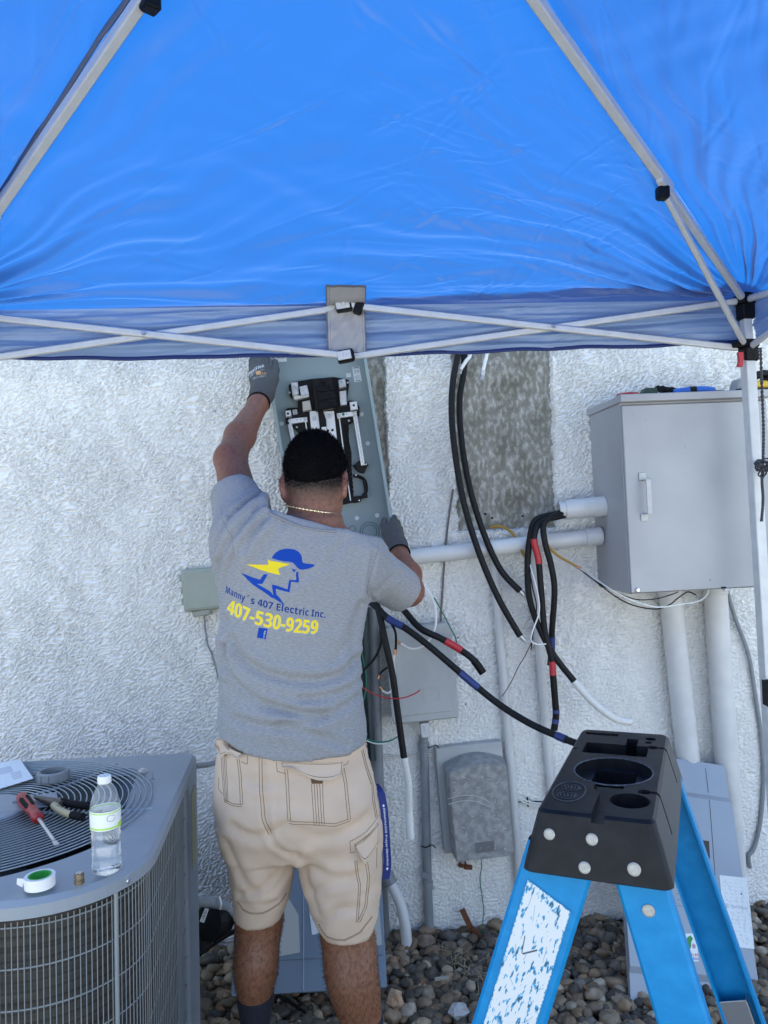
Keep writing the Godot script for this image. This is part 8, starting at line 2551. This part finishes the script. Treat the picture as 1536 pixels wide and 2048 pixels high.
# ---------- odds and ends by the wall ----------
func make_small_things() -> void:
	var ground_y := 0.0
	# rusty strap ends
	var r1 := MB.new()
	r1.rbox(Vector3(0.030, 0.014, 0.014), Transform3D(Basis(Vector3.BACK, -0.15), at(936, 1734, 0.012)), 0.002)
	r1.tube(spline([at(917, 1732, 0.008), at(921, 1724, 0.016), at(929, 1722, 0.02), at(932, 1730, 0.014)], 4), 0.003, 6)
	r1.rbox(Vector3(0.016, 0.012, 0.010), Transform3D(Basis(), at(922, 1731, 0.010)), 0.002)
	solo(r1, "rusty_bracket", M.rust, "small rusty bracket on the wall below the scuffed box", "bracket")
	var r2 := MB.new()
	r2.rbox(Vector3(0.020, 0.085, 0.004), Transform3D(Basis(Vector3.BACK, 0.42) * Basis(Vector3.RIGHT, -0.25), at(935, 1842, 0.045)), 0.001)
	r2.rbox(Vector3(0.020, 0.045, 0.004), Transform3D(Basis(Vector3.BACK, 0.9) * Basis(Vector3.RIGHT, -0.9), at(953, 1866, 0.075)), 0.001)
	solo(r2, "rusty_strap", M.rust, "bent rusty metal strap sticking up where the wall meets the pebbles", "strap")
	# insulated fitting, pipe and hose behind the condenser
	var ins := thing("insulated_fitting", at(420, 1850, 0.30), "black bulky pipe fitting with white printed label beside the condenser", "pipe fitting")
	var i1 := MB.new()
	i1.lathe([Vector2(0, -0.05), Vector2(0.042, -0.048), Vector2(0.054, -0.03), Vector2(0.056, 0.02), Vector2(0.046, 0.045), Vector2(0, 0.05)], 24, Transform3D(Basis(Vector3.RIGHT, 1.2) * Basis(Vector3.BACK, 0.3), at(428, 1842, 0.32)))
	i1.lathe([Vector2(0, -0.04), Vector2(0.032, -0.035), Vector2(0.036, 0.02), Vector2(0, 0.03)], 20, Transform3D(Basis(Vector3.RIGHT, 0.9), at(402, 1880, 0.33)))
	part(i1, "body", M.black, ins)
	var im := Image.create(32, 64, false, Image.FORMAT_RGB8); im.fill(lin(0.62, 0.64, 0.66))
	for k in 8: im.fill_rect(Rect2i(8, 10 + k * 5, 16, 1 + k % 3), lin(0.04, 0.04, 0.05))
	var lm := mat(Color.WHITE, 0.5); lm.albedo_texture = tex(im)
	var i2 := MB.new()
	var la := at(410, 1816, 0.395); var lb := at(418, 1818, 0.392); var lc := at(408, 1846, 0.395); var ld := at(399, 1843, 0.398)
	facing(i2, ld, lc, lb, la, Vector3.BACK)
	part(i2, "label", lm, ins)
	var hs := MB.new(); hs.tube(spline(path([380, 1806, 0.50, 405, 1803, 0.42, 432, 1806, 0.36, 452, 1814, 0.32, 470, 1832, 0.30, 486, 1856, 0.28]), 6), 0.016, 12)
	var hp := solo(hs, "drain_hose", M.pvc_dark, "grey pipe from the condenser side running behind the man's left leg", "hose")
	var tb := MB.new(); tb.tube(spline(path([439, 1794, 0.375, 442, 1806, 0.39, 440, 1818, 0.385]), 5), 0.003, 6)
	part(tb, "white_tie", M.white, hp)
	var hs2 := MB.new(); hs2.tube(spline(path([386, 1920, 0.30, 410, 1900, 0.24, 445, 1876, 0.15, 470, 1862, 0.08]), 6), 0.0075, 10)
	solo(hs2, "hose", M.black, "thin black hose slanting behind the man's left leg to the wall", "hose")
	# cloth tie dangling at his left hip
	var th := MB.new(); th.tube(spline(path([447, 1645, 0.86, 438, 1652, 0.87, 430, 1664, 0.87, 424, 1668, 0.87]), 5), 0.0035, 6, true, 0.4)
	solo(th, "cloth_strip", mat(lin(0.35, 0.35, 0.34), 0.9), "short pale cloth strip dangling at the man's left hip", "strip")
	# chain and twig among the pebbles between the legs
	var ch := MB.new()
	var cp := spline([aty(558, 2000, 0.055), aty(585, 1978, 0.06), aty(615, 1972, 0.06), aty(645, 1980, 0.055), aty(662, 1995, 0.05)], 8)
	for k in cp.size() - 1:
		var pts := []
		var d: Vector3 = (cp[k + 1] - cp[k]).normalized(); var s := d.cross(Vector3.UP).normalized() if k % 2 else Vector3.UP
		for a in 9: pts.append((cp[k] + cp[k + 1]) / 2 + d * cos(TAU * a / 8) * 0.0085 + s * sin(TAU * a / 8) * 0.0045)
		ch.tube(pts, 0.0015, 5)
	solo(ch, "small_chain", M.zinc, "thin metal chain lying on the pebbles between the man's legs", "chain")
	var tw := MB.new(); tw.tube([aty(556, 1992, 0.06), aty(580, 2004, 0.058), aty(612, 2026, 0.05)], [0.007, 0.006, 0.004], 8)
	solo(tw, "black_stick", M.black, "short black stick on the pebbles between the man's legs", "stick")
	# odd stones
	var st1 := MB.new(); shard(st1, aty(792, 2004, 0.06), Vector3(0.026, 0.036, 0.02), 3)
	solo(st1, "broken_stone", worn(lin(0.50, 0.42, 0.33), lin(0.36, 0.16, 0.07), 9.0, 0.85, 0.0, 0.02, 51), "broken orange and cream stone on the pebbles right of the man's leg", "stone")
	var st2 := MB.new(); shard(st2, aty(917, 2022, 0.055), Vector3(0.034, 0.022, 0.026), 5)
	solo(st2, "concrete_chunk", worn(lin(0.32, 0.32, 0.33), lin(0.48, 0.48, 0.48), 6.0, 0.9, 0.0, 0.02, 52), "pale grey angular concrete chunk near the ladder's left rail", "stone")
	var st3 := MB.new(); st3.rbox(Vector3(0.045, 0.010, 0.010), Transform3D(Basis(Vector3.UP, 0.1), aty(883, 1957, 0.06)), 0.002)
	solo(st3, "wood_chip", mat(lin(0.34, 0.31, 0.27), 0.9), "small pale wooden chip lying on the pebbles", "wood chip")
	# dry grass and leaves between the stones
	var gb := MB.new()
	for k in 60:
		var b := aty(rng.randf_range(875, 960) if k < 40 else rng.randf_range(955, 990), rng.randf_range(1900, 1960) if k < 40 else rng.randf_range(1950, 1990), 0.055)
		var d := Vector3(rng.randf_range(-1, 1), rng.randf_range(0.0, 0.5), rng.randf_range(-1, 1)).normalized() * rng.randf_range(0.02, 0.06)
		gb.tube([b, b + d * 0.5 + Vector3(0, 0.006, 0), b + d], [0.0009, 0.0009, 0.0004], 4)
	solo(gb, "dry_grass", mat(lin(0.36, 0.30, 0.20), 0.9), "tuft of dry grass stalks among the pebbles near the wall", "", "", "stuff")
	var lf := MB.new()
	for q in [[452, 2020], [1055, 1962], [968, 1925], [842, 1975], [1180, 1985]]:
		var c := aty(q[0], q[1], 0.065)
		var b := Basis.from_euler(Vector3(rng.randf_range(-0.5, 0.5), rng.randf() * TAU, rng.randf_range(-0.5, 0.5)))
		lf.tri(c, c + b * Vector3(0.022, 0.004, 0.009), c + b * Vector3(0.034, 0, 0)); lf.tri(c, c + b * Vector3(0.034, 0, 0), c + b * Vector3(0.020, 0.004, -0.010))
	solo(lf, "dead_leaves", mat(lin(0.16, 0.08, 0.04), 0.9), "scattered brown dead leaves on the pebbles", "", "", "stuff")

func shard(mb: MB, c: Vector3, s: Vector3, sd: int) -> void:
	var f := FastNoiseLite.new(); f.seed = sd; f.frequency = 0.9
	var rings := []
	for a in 5:
		var r := PackedVector3Array()
		for b in 7:
			var th := PI * (a + 0.02) / 4.04; var ph := TAU * b / 7 + a * 0.3
			var d := Vector3(sin(th) * cos(ph), cos(th), -sin(th) * sin(ph))
			r.append(c + d * s * (1.0 + 0.45 * f.get_noise_3dv(d * 2.0)))
		rings.append(r)
	for a in 4:
		for b in 7:
			mb.tri(rings[a][b], rings[a + 1][b], rings[a + 1][(b + 1) % 7]); mb.tri(rings[a][b], rings[a + 1][(b + 1) % 7], rings[a][(b + 1) % 7])
